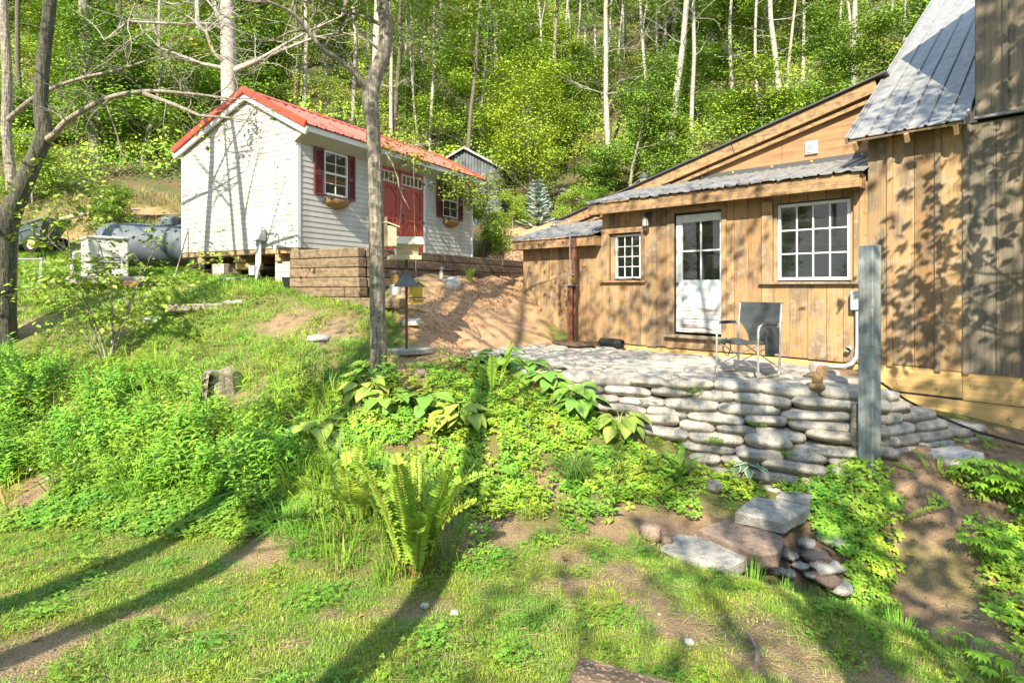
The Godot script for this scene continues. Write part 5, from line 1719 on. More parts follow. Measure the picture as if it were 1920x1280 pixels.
func left_things():
	R.seed = 909
	# generator on its slab
	var g := G(195, 11.0)
	var t := thing("generator", "white box-shaped standby generator behind the leafy shrub", "generator", g + Vector3(0, 0.12, 0), deg_to_rad(44))
	var m := MB.new()
	m.box(Vector3(0, 0.36, 0), Vector3(0.62, 0.72, 1.05), Basis(), 0.02)
	part("cabinet", m, M["generator"], t)
	m = MB.new()
	m.box(Vector3(0, 0.735, 0), Vector3(0.68, 0.05, 1.11), Basis(), 0.015)
	part("lid", m, M["generator"], t)
	m = MB.new()
	for k in 7: m.box(Vector3(-0.312, 0.20 + k * 0.035, -0.1), Vector3(0.01, 0.014, 0.16), Basis(), 0.002)
	for k in 5: m.box(Vector3(0.0, 0.16 + k * 0.05, 0.527), Vector3(0.36, 0.018, 0.01), Basis(), 0.002)
	part("louvre", m, M["dark_metal"], t)
	m = MB.new()
	m.tube([Vector3(-0.3, 0.5, -0.46), Vector3(-0.42, 0.48, -0.48), Vector3(-0.46, 0.3, -0.48), Vector3(-0.45, -0.12, -0.48)], [0.025, 0.025, 0.025, 0.025], 8)
	part("hose", m, M["grey_plastic"], t)
	m = MB.new()
	m.box(Vector3(0, -0.05, 0), Vector3(1.1, 0.16, 1.5), Basis(), 0.02)
	single("concrete_slab", m, M["concrete"], "concrete slab under the white generator", "slab", g + Vector3(0, 0.09, 0), deg_to_rad(44))
	m = MB.new()
	for k in 3: m.box(Vector3(0, 0.03 + k * 0.045, 0), Vector3(0.9, 0.04, 0.16), Basis(Vector3.UP, 0.03 * k), 0.006)
	single("rusty_channel", m, M["rust"], "rust red metal beams lying in front of the generator", "metal beam", G(248, 10.5), deg_to_rad(-8))
	# propane tank
	var tk := G(300, 12.6)
	var tt := thing("propane_tank", "large blue-grey horizontal propane tank beside the white shed", "tank", tk + Vector3(0.15, 0.52, 0), deg_to_rad(14))
	m = MB.new()
	var prof := []
	for k in 7: prof.append(Vector2(0.48 * sin(PI * 0.5 * k / 6.0), -1.05 - 0.36 * cos(PI * 0.5 * k / 6.0)))
	for k in 7: prof.append(Vector2(0.48 * cos(PI * 0.5 * k / 6.0), 1.05 + 0.36 * sin(PI * 0.5 * k / 6.0)))
	m.lathe(Vector3.ZERO, prof, 28, Basis(Vector3.DOWN, Vector3.RIGHT, Vector3.BACK))
	part("vessel", m, M["tank_paint"], tt)
	m = MB.new()
	m.lathe(Vector3(0.1, 0.45, 0), [Vector2(0.22, 0), Vector2(0.22, 0.12), Vector2(0.2, 0.17), Vector2(0.1, 0.21), Vector2(0, 0.22)], 20)
	part("valve_dome", m, M["tank_paint"], tt)
	for x in [-0.8, 0.8]:
		m = MB.new()
		m.box(Vector3(x, -0.5, 0), Vector3(0.12, 0.36, 0.7), Basis(), 0.008)
		part("foot", m, M["concrete"], tt)
	# dump cart
	var c := G(68, 13.2)
	var ct := thing("dump_cart", "dark grey plastic dump cart tipped up on the grass behind the curved tree", "cart", c + Vector3(0, 0.02, 0), deg_to_rad(-6))
	m = MB.new()
	# tub: sloping trough
	var tip := Basis(Vector3.BACK, 0.24)
	var A := [Vector3(-0.75, 0.62, 0.36), Vector3(0.72, 0.62, 0.36), Vector3(0.72, 0.62, -0.36), Vector3(-0.75, 0.62, -0.36)]
	var B := [Vector3(-0.55, 0.22, 0.26), Vector3(0.36, 0.22, 0.26), Vector3(0.36, 0.22, -0.26), Vector3(-0.55, 0.22, -0.26)]
	for k in 4:
		var j := (k + 1) % 4
		m.quad(tip * B[k], tip * B[j], tip * A[j], tip * A[k])
		var ia: Vector3 = A[k] * Vector3(0.95, 1, 0.93)
		var ja: Vector3 = A[j] * Vector3(0.95, 1, 0.93)
		m.quad(tip * A[k], tip * A[j], tip * ja, tip * ia)
		m.quad(tip * ia, tip * ja, tip * (B[j] * Vector3(0.95, 1.1, 0.95)), tip * (B[k] * Vector3(0.95, 1.1, 0.95)))
		m.beam(tip * A[k], tip * A[j], 0.05, 0.045, tip * Vector3.UP, 0.01)
		m.beam(tip * (A[k].lerp(B[k], 0.35) * 1.01), tip * (A[j].lerp(B[j], 0.35) * 1.01), 0.03, 0.03, tip * Vector3.UP, 0.006)
	m.quad(tip * B[3], tip * B[2], tip * B[1], tip * B[0])
	for x in [-0.4, 0.0, 0.4]: m.beam(tip * Vector3(x, 0.60, 0.365), tip * Vector3(x * 0.75, 0.24, 0.275), 0.04, 0.03, Vector3.BACK, 0.005)
	part("tub", m, M["cart_plastic"], ct)
	m = MB.new()
	m.beam(Vector3(-0.62, 0.12, 0), Vector3(0.35, 0.22, 0), 0.05, 0.05)
	m.beam(Vector3(0.28, 0.18, -0.4), Vector3(0.28, 0.18, 0.4), 0.03, 0.03)
	part("chassis", m, M["dark_metal"], ct)
	for z in [-0.38, 0.38]:
		m = MB.new()
		var wb := Basis(Vector3.RIGHT, Vector3.BACK, Vector3.DOWN)
		m.lathe(Vector3(0.28, 0.18, z - 0.05), [Vector2(0.12, 0.0), Vector2(0.19, 0.01), Vector2(0.205, 0.03), Vector2(0.205, 0.07), Vector2(0.19, 0.09), Vector2(0.12, 0.10), Vector2(0.115, 0.05), Vector2(0.12, 0.0)], 24, wb)
		var wh := part("wheel", m, M["black_plastic"], ct)
		m = MB.new()
		m.lathe(Vector3(0.28, 0.18, z - 0.04), [Vector2(0, 0.06), Vector2(0.03, 0.085), Vector2(0.05, 0.05), Vector2(0.12, 0.06), Vector2(0.12, 0.03), Vector2(0, 0.03)], 18, wb)
		part("rim", m, M["cream_wood"], wh)
	# pipe rail on a punched post
	var r0 := W(10, 486, 11.2)
	var r1 := W(80, 486, 11.2)
	var rb := G(74, 11.2)
	var rt := thing("pipe_rail", "pale metal pipe rail on a punched angle post left of the generator", "rail", rb)
	m = MB.new()
	m.tube([r0 - rb, r1 - rb], [0.022, 0.022], 8)
	part("pipe", m, M["galvanised"], rt)
	m = MB.new()
	m.beam(Vector3(-0.02, -0.2, 0), Vector3(0.03, r1.y - rb.y + 0.03, 0), 0.06, 0.012, Vector3.BACK)
	m.beam(Vector3(-0.05, -0.2, -0.03), Vector3(0.0, r1.y - rb.y + 0.03, -0.03), 0.012, 0.06, Vector3.BACK)
	part("post", m, M["galvanised"], rt)
	# cut log
	m = MB.new()
	m.beam(Vector3(-0.44, 0.05, 0.2), Vector3(0.44, 0.07, -0.2), 0.17, 0.13, Vector3.UP, 0.03)
	single("cut_log", m, M["log_wood"], "grey squared log lying across the sunny grass", "log", G(357, 9.0) + Vector3(0, 0.02, 0), 0.0)
	# stump, hollow and ragged
	var sg := G(414, 7.1)
	var stp := thing("tree_stump", "old hollow tree stump on the weedy bank", "stump", sg)
	m = MB.new()
	for k in 14:
		var a0 := TAU * k / 14
		var a1 := TAU * (k + 1) / 14
		if k in [10, 11]: continue
		var h0 := 0.25 + 0.10 * NZ.get_noise_1d(k * 50.0)
		var h1 := 0.25 + 0.10 * NZ.get_noise_1d(((k + 1) % 14) * 50.0)
		var d0 := Vector3(cos(a0), 0, -sin(a0))
		var d1 := Vector3(cos(a1), 0, -sin(a1))
		m.quad(d0 * 0.27 + Vector3(0, -0.2, 0), d1 * 0.27 + Vector3(0, -0.2, 0), d1 * 0.20 + Vector3(0, h1, 0), d0 * 0.20 + Vector3(0, h0, 0))
		m.quad(d0 * 0.20 + Vector3(0, h0, 0), d1 * 0.20 + Vector3(0, h1, 0), d1 * 0.13 + Vector3(0, h1 - 0.02, 0), d0 * 0.13 + Vector3(0, h0 - 0.02, 0))
		m.quad(d1 * 0.15 + Vector3(0, -0.2, 0), d0 * 0.15 + Vector3(0, -0.2, 0), d0 * 0.13 + Vector3(0, h0 - 0.02, 0), d1 * 0.13 + Vector3(0, h1 - 0.02, 0))
	part("bark_shell", m, M["log_wood"], stp)
	m = MB.new()
	m.lathe(Vector3.ZERO, [Vector2(0.15, -0.2), Vector2(0.13, 0.1), Vector2(0.0, 0.14)], 9)
	part("rotten_core", m, M["log_wood"], stp)
	# solar panel lamp by the timber wall, leaning stick, planks under the shed
	var sp := G(546, 10.0)
	var sl := thing("solar_light", "tilted black solar panel light at the corner of the timber wall", "solar light", sp + Vector3(0, 0.1, 0), deg_to_rad(35))
	m = MB.new()
	m.box(Vector3.ZERO, Vector3(0.30, 0.02, 0.22), Basis(Vector3.RIGHT, 0.9), 0.004)
	part("panel", m, M["black_plastic"], sl)
	m = MB.new()
	m.beam(Vector3(0, -0.16, -0.05), Vector3(0, 0.0, -0.02), 0.03, 0.03)
	part("stand", m, M["dark_metal"], sl)
	m = MB.new()
	var lg := G(326, 11.4)
	m.tube([Vector3(0, -0.05, 0), Vector3(0.13, 0.95, -0.25)], [0.014, 0.012], 7)
	single("leaning_stick", m, M["log_wood"], "thin stick leaning on the left corner of the shed", "stick", lg)
	m = MB.new()
	m.box(Vector3(0, 0.0, 0), Vector3(0.5, 0.14, 0.2), Basis(Vector3.UP, 0.5), 0.01)
	single("wood_offcut", m, M["skirt"], "short yellow beam lying under the shed floor", "beam", G(468, 11.2) + Vector3(0, 0.2, 0))
	for q in [[432, 10.7, "round grey paving disc under the shed beside the left pier"], [455, 10.6, "round grey paving disc under the shed near the conduits"]]:
		m = MB.new()
		m.lathe(Vector3.ZERO, [Vector2(0, -0.06), Vector2(0.16, -0.06), Vector2(0.17, -0.01), Vector2(0.16, 0.03), Vector2(0, 0.035)], 16)
		single("paving_disc", m, M["stone"], q[2], "paving disc", G(q[0], q[1]))
	# plank pile on the bank behind the tank
	for k in 4:
		m = MB.new()
		m.box(Vector3.ZERO, Vector3(1.6, 0.03, 0.16), Basis(Vector3.UP, -0.1 + 0.07 * k) * Basis(Vector3.BACK, 0.02 * k), 0.004)
		single("plank", m, M["grey_board0"], ["lowest of the grey planks piled behind the shed's left corner", "second grey plank from the ground in the pile behind the shed", "third grey plank from the ground in the pile behind the shed", "topmost grey plank in the pile behind the shed's left corner"][k], "plank", G(312, 16.0) + Vector3(0.1 * k, 0.1 + 0.045 * k, 0))

func back_things():
	R.seed = 1010
	# lamp post behind the house
	var g := G(1207, 17.0)
	var top := W(1207, 325, 17.0).y - g.y
	var t := thing("lamp_post", "black lantern lamp post seen above the house roof edge", "lamp post", g)
	var m := MB.new()
	m.lathe(Vector3.ZERO, [Vector2(0.1, -0.2), Vector2(0.09, 0.1), Vector2(0.04, 0.2), Vector2(0.035, top - 0.42), Vector2(0.06, top - 0.40), Vector2(0.08, top - 0.36)], 12)
	part("post", m, M["dark_metal"], t)
	m = MB.new()
	m.lathe(Vector3(0, top - 0.36, 0), [Vector2(0.08, 0), Vector2(0.12, 0.22)], 6, Basis(), false)
	part("lamp_glass", m, M["lamp_glass"], t)
	m = MB.new()
	m.lathe(Vector3(0, top - 0.14, 0), [Vector2(0.15, 0), Vector2(0.15, 0.02), Vector2(0.09, 0.08), Vector2(0.03, 0.13), Vector2(0.02, 0.18), Vector2(0, 0.2)], 6, Basis(), false)
	for k in 6:
		var a := TAU * k / 6
		m.beam(Vector3(cos(a) * 0.08, top - 0.36, sin(a) * 0.08), Vector3(cos(a) * 0.12, top - 0.14, sin(a) * 0.12), 0.014, 0.014, Vector3.RIGHT)
	part("roof", m, M["dark_metal"], t)
	# pile of flat stones
	var pg := G(1052, 20.5)
	var pile := thing("stone_pile", "heap of flat reddish stone slabs on the slope behind the spruce", "stone pile", pg)
	for k in 46:
		var f := k / 46.0
		var lim := 1.25 * (1.0 - f * 0.55)
		var mb := ngon_slab(ring(R.randf_range(0.2, 0.42), R.randf_range(0.16, 0.3), 7, 0.2), R.randf_range(0.05, 0.10), 0.006)
		var o := part("slab", mb, M[pick(["red_stone", "red_stone", "stone"])], pile)
		var x := R.randf_range(-lim, lim)
		o.position = Vector3(x, 0.05 + f * 0.85 - absf(x) * 0.12, R.randf_range(-0.4, 0.4) * (1.1 - f))
		o.rotation = Vector3(R.randf_range(-0.15, 0.15), R.randf() * 6.0, R.randf_range(-0.15, 0.15))
	# garden figure and small sled
	var gp := W(827, 549, 10.6)
	gp.y = H(gp.x, gp.z)
	var gn := thing("garden_figure", "small white garden figure on the dirt bank beside the white rock", "figurine", gp)
	m = MB.new()
	m.lathe(Vector3.ZERO, [Vector2(0, -0.02), Vector2(0.05, -0.02), Vector2(0.045, 0.06), Vector2(0.03, 0.12), Vector2(0.02, 0.15), Vector2(0.012, 0.16)], 12)
	part("robe", m, M["white_stone"], gn)
	m = MB.new()
	m.blob(Vector3(0, 0.185, 0), Vector3(0.05, 0.06, 0.05), Basis(), 0.95, 0.1, NZ, 1.0, 10, 8)
	m.tube([Vector3(0.01, 0.19, 0.01), Vector3(0.06, 0.185, 0.03)], [0.012, 0.006], 6)
	part("head", m, M["grey_plastic"], gn)
	var tg := G(930, 17.6)
	var tbl := thing("wooden_sled", "small wooden stand with a leaning white stick on the brown dirt", "stand", tg)
	m = MB.new()
	m.box(Vector3(0, 0.22, 0), Vector3(0.55, 0.05, 0.3), Basis(), 0.005)
	m.box(Vector3(0.22, 0.1, 0), Vector3(0.05, 0.26, 0.26), Basis(), 0.005)
	m.box(Vector3(-0.2, 0.1, 0), Vector3(0.05, 0.26, 0.26), Basis(), 0.005)
	part("bench", m, M["cream_wood"], tbl)
	m = MB.new()
	m.beam(Vector3(0.2, 0.2, 0.05), Vector3(-0.08, 0.65, -0.05), 0.03, 0.03)
	part("stick", m, M["white_paint"], tbl)

# ---------------------------------------------------------------- trees
func grow(mb: MB, rg: RandomNumberGenerator, p: Vector3, dir: Vector3, ln: float, r: float, lvl: int, tips: Array, lift := 0.15, kids := 5, wander := 0.25, sides := 6, rough := 0.0):
	var path := [p]
	var rad := [r]
	var n := 5 if lvl > 0 else 4
	var d := dir
	for i in n:
		d = (d + Vector3(rg.randf_range(-1, 1), rg.randf_range(-1, 1), rg.randf_range(-1, 1)) * wander + Vector3.UP * lift * 0.3).normalized()
		p = p + d * ln / n
		path.append(p)
		rad.append(r * (1.0 - 0.8 * (i + 1) / n))
	mb.tube(path, rad, sides, false, rough, rg.randi() % 1000)
	if lvl <= 0:
		tips.append(path[n]); tips.append(path[n - 2])
		return
	for k in kids:
		var f := rg.randf_range(0.3, 1.0)
		var i := clampi(int(f * n), 0, n - 1)
		var q: Vector3 = path[i].lerp(path[i + 1], f * n - i)
		var dd: Vector3 = (path[i + 1] - path[i]).normalized()
		var sd := dd.cross(Vector3(rg.randf_range(-1, 1), rg.randf_range(-1, 1), rg.randf_range(-1, 1))).normalized()
		grow(mb, rg, q, (dd * 0.7 + sd * 0.8 + Vector3.UP * lift).normalized(), ln * rg.randf_range(0.35, 0.6), maxf(r * (1.0 - 0.7 * f) * 0.6, 0.003), lvl - 1, tips, lift, kids, wander, maxi(3, sides - 2))
	tips.append(path[n])

func leaves(mb: MB, rg: RandomNumberGenerator, tips: Array, per: int, spread: float, size: float, c0: Color, c1: Color, flat := 0.45):
	for t in tips:
		var tone := rg.randf_range(0.8, 1.15)
		for k in per:
			var o := Vector3(rg.randfn(0, 1), rg.randfn(0, 1) * flat, rg.randfn(0, 1)) * spread * 0.5
			# leaves face outwards and up, with some disorder
			var up := (o.normalized() * 0.55 + Vector3(rg.randf_range(-0.65, 0.65), 0.8, rg.randf_range(-0.65, 0.65))).normalized()
			var dr := Vector3(rg.randf_range(-1, 1), rg.randf_range(-0.7, 0.4), rg.randf_range(-1, 1))
			dr = (dr - up * dr.dot(up)).normalized()
			var cc := c0.lerp(c1, rg.randf())
			mb.col = Color(cc.r * tone, cc.g * tone, cc.b * tone)
			var s := size * rg.randf_range(0.6, 1.25)
			mb.leaflet(t + o, dr, up, s, s * 0.62)

# [trunk mesh, crown mesh]; trunk of unit-like size, base at the origin
func tree_kind(seed: int, height: float, rad: float, first: float, limbs: int, llen: float, per: int, spread: float, size: float, c0: Color, c1: Color, fork := false, bare := 0, lvl := 1) -> Array:
	var rg := RandomNumberGenerator.new()
	rg.seed = seed
	var tb := MB.new()
	var tips := []
	var path := []
	var rads := []
	var p := Vector3(0, -0.5, 0)
	var d := Vector3(rg.randf_range(-0.06, 0.06), 1, rg.randf_range(-0.06, 0.06)).normalized()
	var n := 10
	for i in n + 1:
		path.append(p)
		rads.append(rad * (1.0 - 0.82 * pow(float(i) / n, 1.15)) * (1.25 if i == 0 else 1.0))
		d = (d + Vector3(rg.randf_range(-0.09, 0.09), 0.1, rg.randf_range(-0.09, 0.09))).normalized()
		p += d * height / n
	tb.tube(path, rads, 8, false, 0.08, seed)
	if fork:
		var q: Vector3 = path[4]
		var dd := Vector3(rg.randf_range(-0.5, 0.5), 1, rg.randf_range(-0.3, 0.3)).normalized()
		grow(tb, rg, q, dd, height * 0.55, rads[4] * 0.7, 1, tips, 0.25, 4, 0.12, 6)
	for k in limbs:
		var f := lerpf(first, 0.98, float(k) / limbs) + rg.randf_range(-0.03, 0.03)
		var i := clampi(int(f * n), 0, n - 1)
		var q: Vector3 = path[i].lerp(path[i + 1], clampf(f * n - i, 0, 1))
		var a := rg.randf() * TAU
		var sl := llen * (1.0 - 0.45 * f) * rg.randf_range(0.7, 1.2)
		grow(tb, rg, q, Vector3(cos(a), rg.randf_range(0.1, 0.6), sin(a)).normalized(), sl, rads[i] * 0.42, lvl, tips, 0.2, 4, 0.28, 5)
	for k in bare:
		var junk := []
		var f := rg.randf_range(0.15, 0.7)
		var i := clampi(int(f * n), 0, n - 1)
		var a := rg.randf() * TAU
		grow(tb, rg, path[i], Vector3(cos(a), rg.randf_range(-0.1, 0.4), sin(a)).normalized(), llen * 0.9, rads[i] * 0.22, 1, junk, 0.0, 4, 0.3, 4)
	var cb := MB.new()
	leaves(cb, rg, tips, per, spread, size, c0, c1)
	return [tb.mesh(), cb.mesh()]

func put_tree(called: String, kind: Array, p: Vector3, turn: float, sc: Vector3, bark: String, leafm: String, label: String, group: String) -> Node3D:
	var t := thing(called, label, "tree", p, turn, group)
	t.scale = sc
	partm("trunk", kind[0], M[bark], t)
	partm("crown", kind[1], M[leafm], t)
	return t

func px_path(pts: Array) -> Array:
	var out := []
	for q in pts: out.append(W(q[0], q[1], q[2]))
	return out
# smooth a path by subdividing (Catmull-Rom) and return [points, radii]
func smooth_path(pts: Array, rad: Array, k: int) -> Array:
	var P := []
	var Q := []
	for i in pts.size() - 1:
		var a: Vector3 = pts[maxi(i - 1, 0)]
		var b: Vector3 = pts[i]
		var c: Vector3 = pts[i + 1]
		var d: Vector3 = pts[mini(i + 2, pts.size() - 1)]
		for j in k:
			var t := float(j) / k
			P.append(b.cubic_interpolate(c, a, d, t))
			Q.append(lerpf(rad[i], rad[i + 1], t))
	P.append(pts[-1]); Q.append(rad[-1])
	return [P, Q]

func near_trees():
	var rg := RandomNumberGenerator.new()
	rg.seed = 31
	# --- the tree in the middle
	var b := G(711, 7.2)
	var t := thing("tree", "slim grey-brown tree standing on the bank in front of the shed doors", "tree", b)
	var path := px_path([[711, 720, 7.2], [709, 660, 7.2], [707, 560, 7.2], [705, 430, 7.2], [703, 320, 7.2], [699, 235, 7.2], [694, 185, 7.2], [703, 140, 7.25], [719, 100, 7.3], [723, 50, 7.3], [717, 0, 7.3], [712, -120, 7.3], [720, -300, 7.4], [712, -520, 7.5]])
	for i in path.size(): path[i] -= b
	path[0] = Vector3(0, -0.35, 0)
	var rad := [0.125, 0.105, 0.096, 0.090, 0.088, 0.088, 0.105, 0.092, 0.088, 0.080, 0.075, 0.07, 0.05, 0.03]
	var sp := smooth_path(path, rad, 8)
	var mb := MB.new()
	mb.tube(sp[0], sp[1], 26, false, 0.075, 3)
	part("trunk", mb, M["bark"], t)
	mb = MB.new()
	var tips := []
	var lp := px_path([[692, 180, 7.2], [675, 150, 7.1], [640, 115, 7.0], [605, 92, 6.9], [575, 55, 6.8], [545, 22, 6.7], [505, 4, 6.6], [470, -10, 6.5]])
	for i in lp.size(): lp[i] -= b
	var ls := smooth_path(lp, [0.046, 0.036, 0.031, 0.028, 0.024, 0.02, 0.017, 0.012], 5)
	mb.tube(ls[0], ls[1], 10, false, 0.06, 9)
	for q in [[1, Vector3(-0.3, 0.7, 0.3), 0.9], [3, Vector3(0.3, 0.9, 0), 0.8], [4, Vector3(-1, 0.1, 0), 1.1], [5, Vector3(0.1, 1, 0.2), 0.9], [6, Vector3(-0.6, -0.1, 0.2), 0.8], [6, Vector3(-0.8, 0.3, -0.3), 1.2]]:
		grow(mb, rg, lp[q[0]], q[1].normalized(), q[2], 0.016, 1, tips, 0.0, 4, 0.3, 5)
	for q in [[9, Vector3(-0.9, 0.15, 0.1), 1.3, 0.03], [8, Vector3(-0.8, 0.6, 0.4), 1.0, 0.025], [10, Vector3(0.9, 0.3, 0), 1.3, 0.03], [11, Vector3(0.6, 0.8, -0.4), 2.4, 0.045], [11, Vector3(-0.8, 0.7, 0.4), 2.4, 0.045], [12, Vector3(0.4, 0.9, 0.6), 2.2, 0.035], [12, Vector3(-0.5, 0.8, -0.6), 2.2, 0.035], [12, Vector3(0.9, 0.4, 0.2), 2.0, 0.03]]:
		grow(mb, rg, path[q[0]], q[1].normalized(), q[2], q[3], 2, tips, 0.1, 4, 0.25, 6)
	# dead hanging twig in front of the doors
	var hp := px_path([[722, 285, 6.9], [735, 305, 6.9], [746, 335, 6.9], [748, 352, 6.9], [757, 372, 6.9], [768, 392, 6.9]])
	for i in hp.size(): hp[i] -= b
	mb.tube(hp, [0.012, 0.01, 0.009, 0.008, 0.006, 0.003], 5)
	mb.tube([hp[3], hp[3] + Vector3(0.09, -0.02, 0), hp[3] + Vector3(0.14, -0.05, 0)], [0.006, 0.004, 0.002], 4)
	part("limbs", mb, M["bark"], t)
	mb = MB.new()
	var high := []
	for q in tips:
		if q.y > 4.6: high.append(q)
	leaves(mb, rg, high, 9, 0.35, 0.085, Color(0.20, 0.27, 0.03), Color(0.13, 0.21, 0.03))
	part("crown", mb, M["leaf"], t)
	# --- the curved tree at the left edge
	b = G(12, 8.5)
	t = thing("tree", "dark lichened tree with curved trunk and long bare branch at the left edge", "tree", b)
	path = px_path([[6, 650, 8.5], [4, 600, 8.5], [5, 500, 8.5], [11, 430, 8.5], [25, 385, 8.5], [48, 335, 8.5], [70, 285, 8.5], [82, 250, 8.5], [76, 205, 8.5], [77, 150, 8.5], [84, 80, 8.5], [93, 0, 8.5], [100, -120, 8.5], [90, -300, 8.6], [110, -500, 8.7]])
	for i in path.size(): path[i] -= b
	path[0] = Vector3(path[0].x, -0.4, 0)
	sp = smooth_path(path, [0.19, 0.165, 0.150, 0.143, 0.132, 0.115, 0.105, 0.108, 0.09, 0.087, 0.084, 0.08, 0.07, 0.05, 0.03], 8)
	mb = MB.new()
	mb.tube(sp[0], sp[1], 26, false, 0.07, 21)
	part("trunk", mb, M["dark_bark"], t)
	mb = MB.new()
	tips = []
	lp = px_path([[86, 262, 8.5], [102, 252, 8.4], [120, 230, 8.3], [155, 207, 8.2], [205, 183, 8.1], [270, 171, 8.0], [340, 174, 7.9], [395, 180, 7.8], [440, 186, 7.7]])
	for i in lp.size(): lp[i] -= b
	ls = smooth_path(lp, [0.060, 0.050, 0.043, 0.038, 0.034, 0.028, 0.022, 0.016, 0.009], 5)
	mb.tube(ls[0], ls[1], 10, false, 0.06, 5)
	var l2 := px_path([[270, 176, 8.0], [310, 190, 7.9], [350, 206, 7.8], [375, 217, 7.7], [420, 220, 7.6], [470, 226, 7.5]])
	for i in l2.size(): l2[i] -= b
	mb.tube(l2, [0.034, 0.03, 0.026, 0.022, 0.016, 0.008], 8, false)
	for i in range(2, 9):
		for k in 3: grow(mb, rg, lp[i], Vector3(rg.randf_range(-0.5, 0.9), rg.randf_range(-0.6, 0.9), rg.randf_range(-0.5, 0.6)).normalized(), rg.randf_range(0.5, 1.1), 0.010, 1, tips, -0.05, 4, 0.35, 4)
	for i in range(1, 6):
		for k in 2: grow(mb, rg, l2[i], Vector3(rg.randf_range(-0.2, 0.9), rg.randf_range(-0.6, 0.6), rg.randf_range(-0.5, 0.5)).normalized(), rg.randf_range(0.4, 0.8), 0.008, 1, tips, -0.05, 3, 0.35, 4)
	var l3 := px_path([[200, 198, 8.1], [218, 250, 8.1], [228, 290, 8.1], [242, 312, 8.1], [215, 320, 8.1]])
	for i in l3.size(): l3[i] -= b
	mb.tube(l3, [0.012, 0.01, 0.009, 0.007, 0.004], 5)
	for q in [[12, Vector3(0.9, 0.5, 0.2), 2.6, 0.05], [12, Vector3(-0.7, 0.7, 0.3), 2.6, 0.05], [13, Vector3(0.6, 0.8, -0.4), 2.4, 0.04], [13, Vector3(-0.5, 0.8, 0.5), 2.4, 0.04], [11, Vector3(0.9, 0.2, -0.2), 2.0, 0.035], [14, Vector3(0.2, 1, 0.2), 2.0, 0.03]]:
		grow(mb, rg, path[q[0]], q[1].normalized(), q[2], q[3], 2, tips, 0.1, 4, 0.25, 6)
	part("limbs", mb, M["bark"], t)
	mb = MB.new()
	high = []
	for q in tips:
		if (q.y > 5.0 and rg.randf() < 0.15) or rg.randf() < 0.04: high.append(q)
	leaves(mb, rg, high, 8, 0.25, 0.085, Color(0.27, 0.30, 0.03), Color(0.17, 0.24, 0.03))
	part("crown", mb, M["leaf"], t)
	# --- slim trunk at the very left behind it, with its dark branch
	b = G(14, 10.2)
	t = thing("tree", "slim bare tree behind the curved tree, a dark branch reaching right", "tree", b)
	mb = MB.new()
	path = px_path([[16, 545, 10.2], [22, 450, 10.2], [20, 340, 10.2], [11, 250, 10.2], [13, 150, 10.2], [8, 60, 10.2], [2, -60, 10.2], [0, -260, 10.2]])
	for i in path.size(): path[i] -= b
	path[0].y = -0.3
	sp = smooth_path(path, [0.10, 0.09, 0.085, 0.08, 0.075, 0.07, 0.06, 0.03], 6)
	mb.tube(sp[0], sp[1], 14, false, 0.07, 8)
	part("trunk", mb, M["bark"], t)
	mb = MB.new()
	lp = px_path([[14, 225, 10.2], [40, 202, 10.0], [70, 178, 9.9], [110, 160, 9.7], [160, 144, 9.5], [210, 134, 9.3], [240, 125, 9.2], [300, 105, 9.0]])
	for i in lp.size(): lp[i] -= b
	mb.tube(lp, [0.05, 0.045, 0.04, 0.036, 0.03, 0.024, 0.018, 0.006], 8, false, 0.06, 4)
	tips = []
	for i in range(2, 8):
		for k in 3: grow(mb, rg, lp[i], Vector3(rg.randf_range(-0.4, 0.9), rg.randf_range(-0.3, 0.8), rg.randf_range(-0.5, 0.5)).normalized(), rg.randf_range(0.5, 1.2), 0.010, 1, tips, 0.0, 4, 0.3, 4)
	part("limbs", mb, M["bark"], t)
	mb = MB.new()
	leaves(mb, rg, tips.slice(tips.size() - 26), 5, 0.16, 0.09, Color(0.34, 0.34, 0.03), Color(0.22, 0.28, 0.03))
	part("crown", mb, M["leaf"], t)
	# --- bare leaning snag whose twigs cross the wood above the shed
	b = G(430, 19.0)
	t = thing("tree", "bare dead tree with crooked twiggy limbs behind the shed roof", "tree", b)
	mb = MB.new()
	var junk := []
	var sd := px_path([[432, 300, 17.5], [430, 180, 17.5], [427, 60, 17.5], [422, -80, 17.5]])
	path = [Vector3(0, -0.3, 0)]
	for q in sd: path.append(q - b)
	sp = smooth_path(path, [0.30, 0.26, 0.23, 0.21, 0.17], 6)
	mb.tube(sp[0], sp[1], 12, false, 0.06, 17)
	part("trunk", mb, M["pale_bark"], t)
	mb = MB.new()
	for q in [[[434, 135, 17.5], [480, 115, 17.2], [530, 85, 16.8], [575, 60, 16.5], [640, 30, 16.2]], [[434, 125, 17.5], [400, 100, 17.2], [385, 60, 17], [350, 30, 16.8], [310, 5, 16.5]], [[430, 60, 17.5], [395, 45, 17.2], [330, 45, 16.9], [240, 40, 16.5], [195, 75, 16.3]], [[436, 130, 17.5], [500, 105, 17.3], [590, 70, 17.1], [640, 60, 17]], [[432, 70, 17.5], [405, 20, 17.3], [370, -20, 17.1]], [[430, 130, 17.5], [380, 120, 17.3], [300, 90, 17], [270, 60, 16.8]]]:
		var lq := px_path(q)
		var rr := []
		for i in lq.size():
			lq[i] -= b
			rr.append(lerpf(0.075, 0.015, float(i) / (lq.size() - 1)))
		mb.tube(lq, rr, 7, false, 0.05, 3)
		for i in range(1, lq.size()):
			for k in 4: grow(mb, rg, lq[i], Vector3(rg.randf_range(-1, 1), rg.randf_range(-0.5, 0.9), rg.randf_range(-0.5, 0.6)).normalized(), rg.randf_range(0.8, 1.9), 0.018, 1, junk, 0.0, 4, 0.35, 4)
	part("limbs", mb, M["pale_bark"], t)

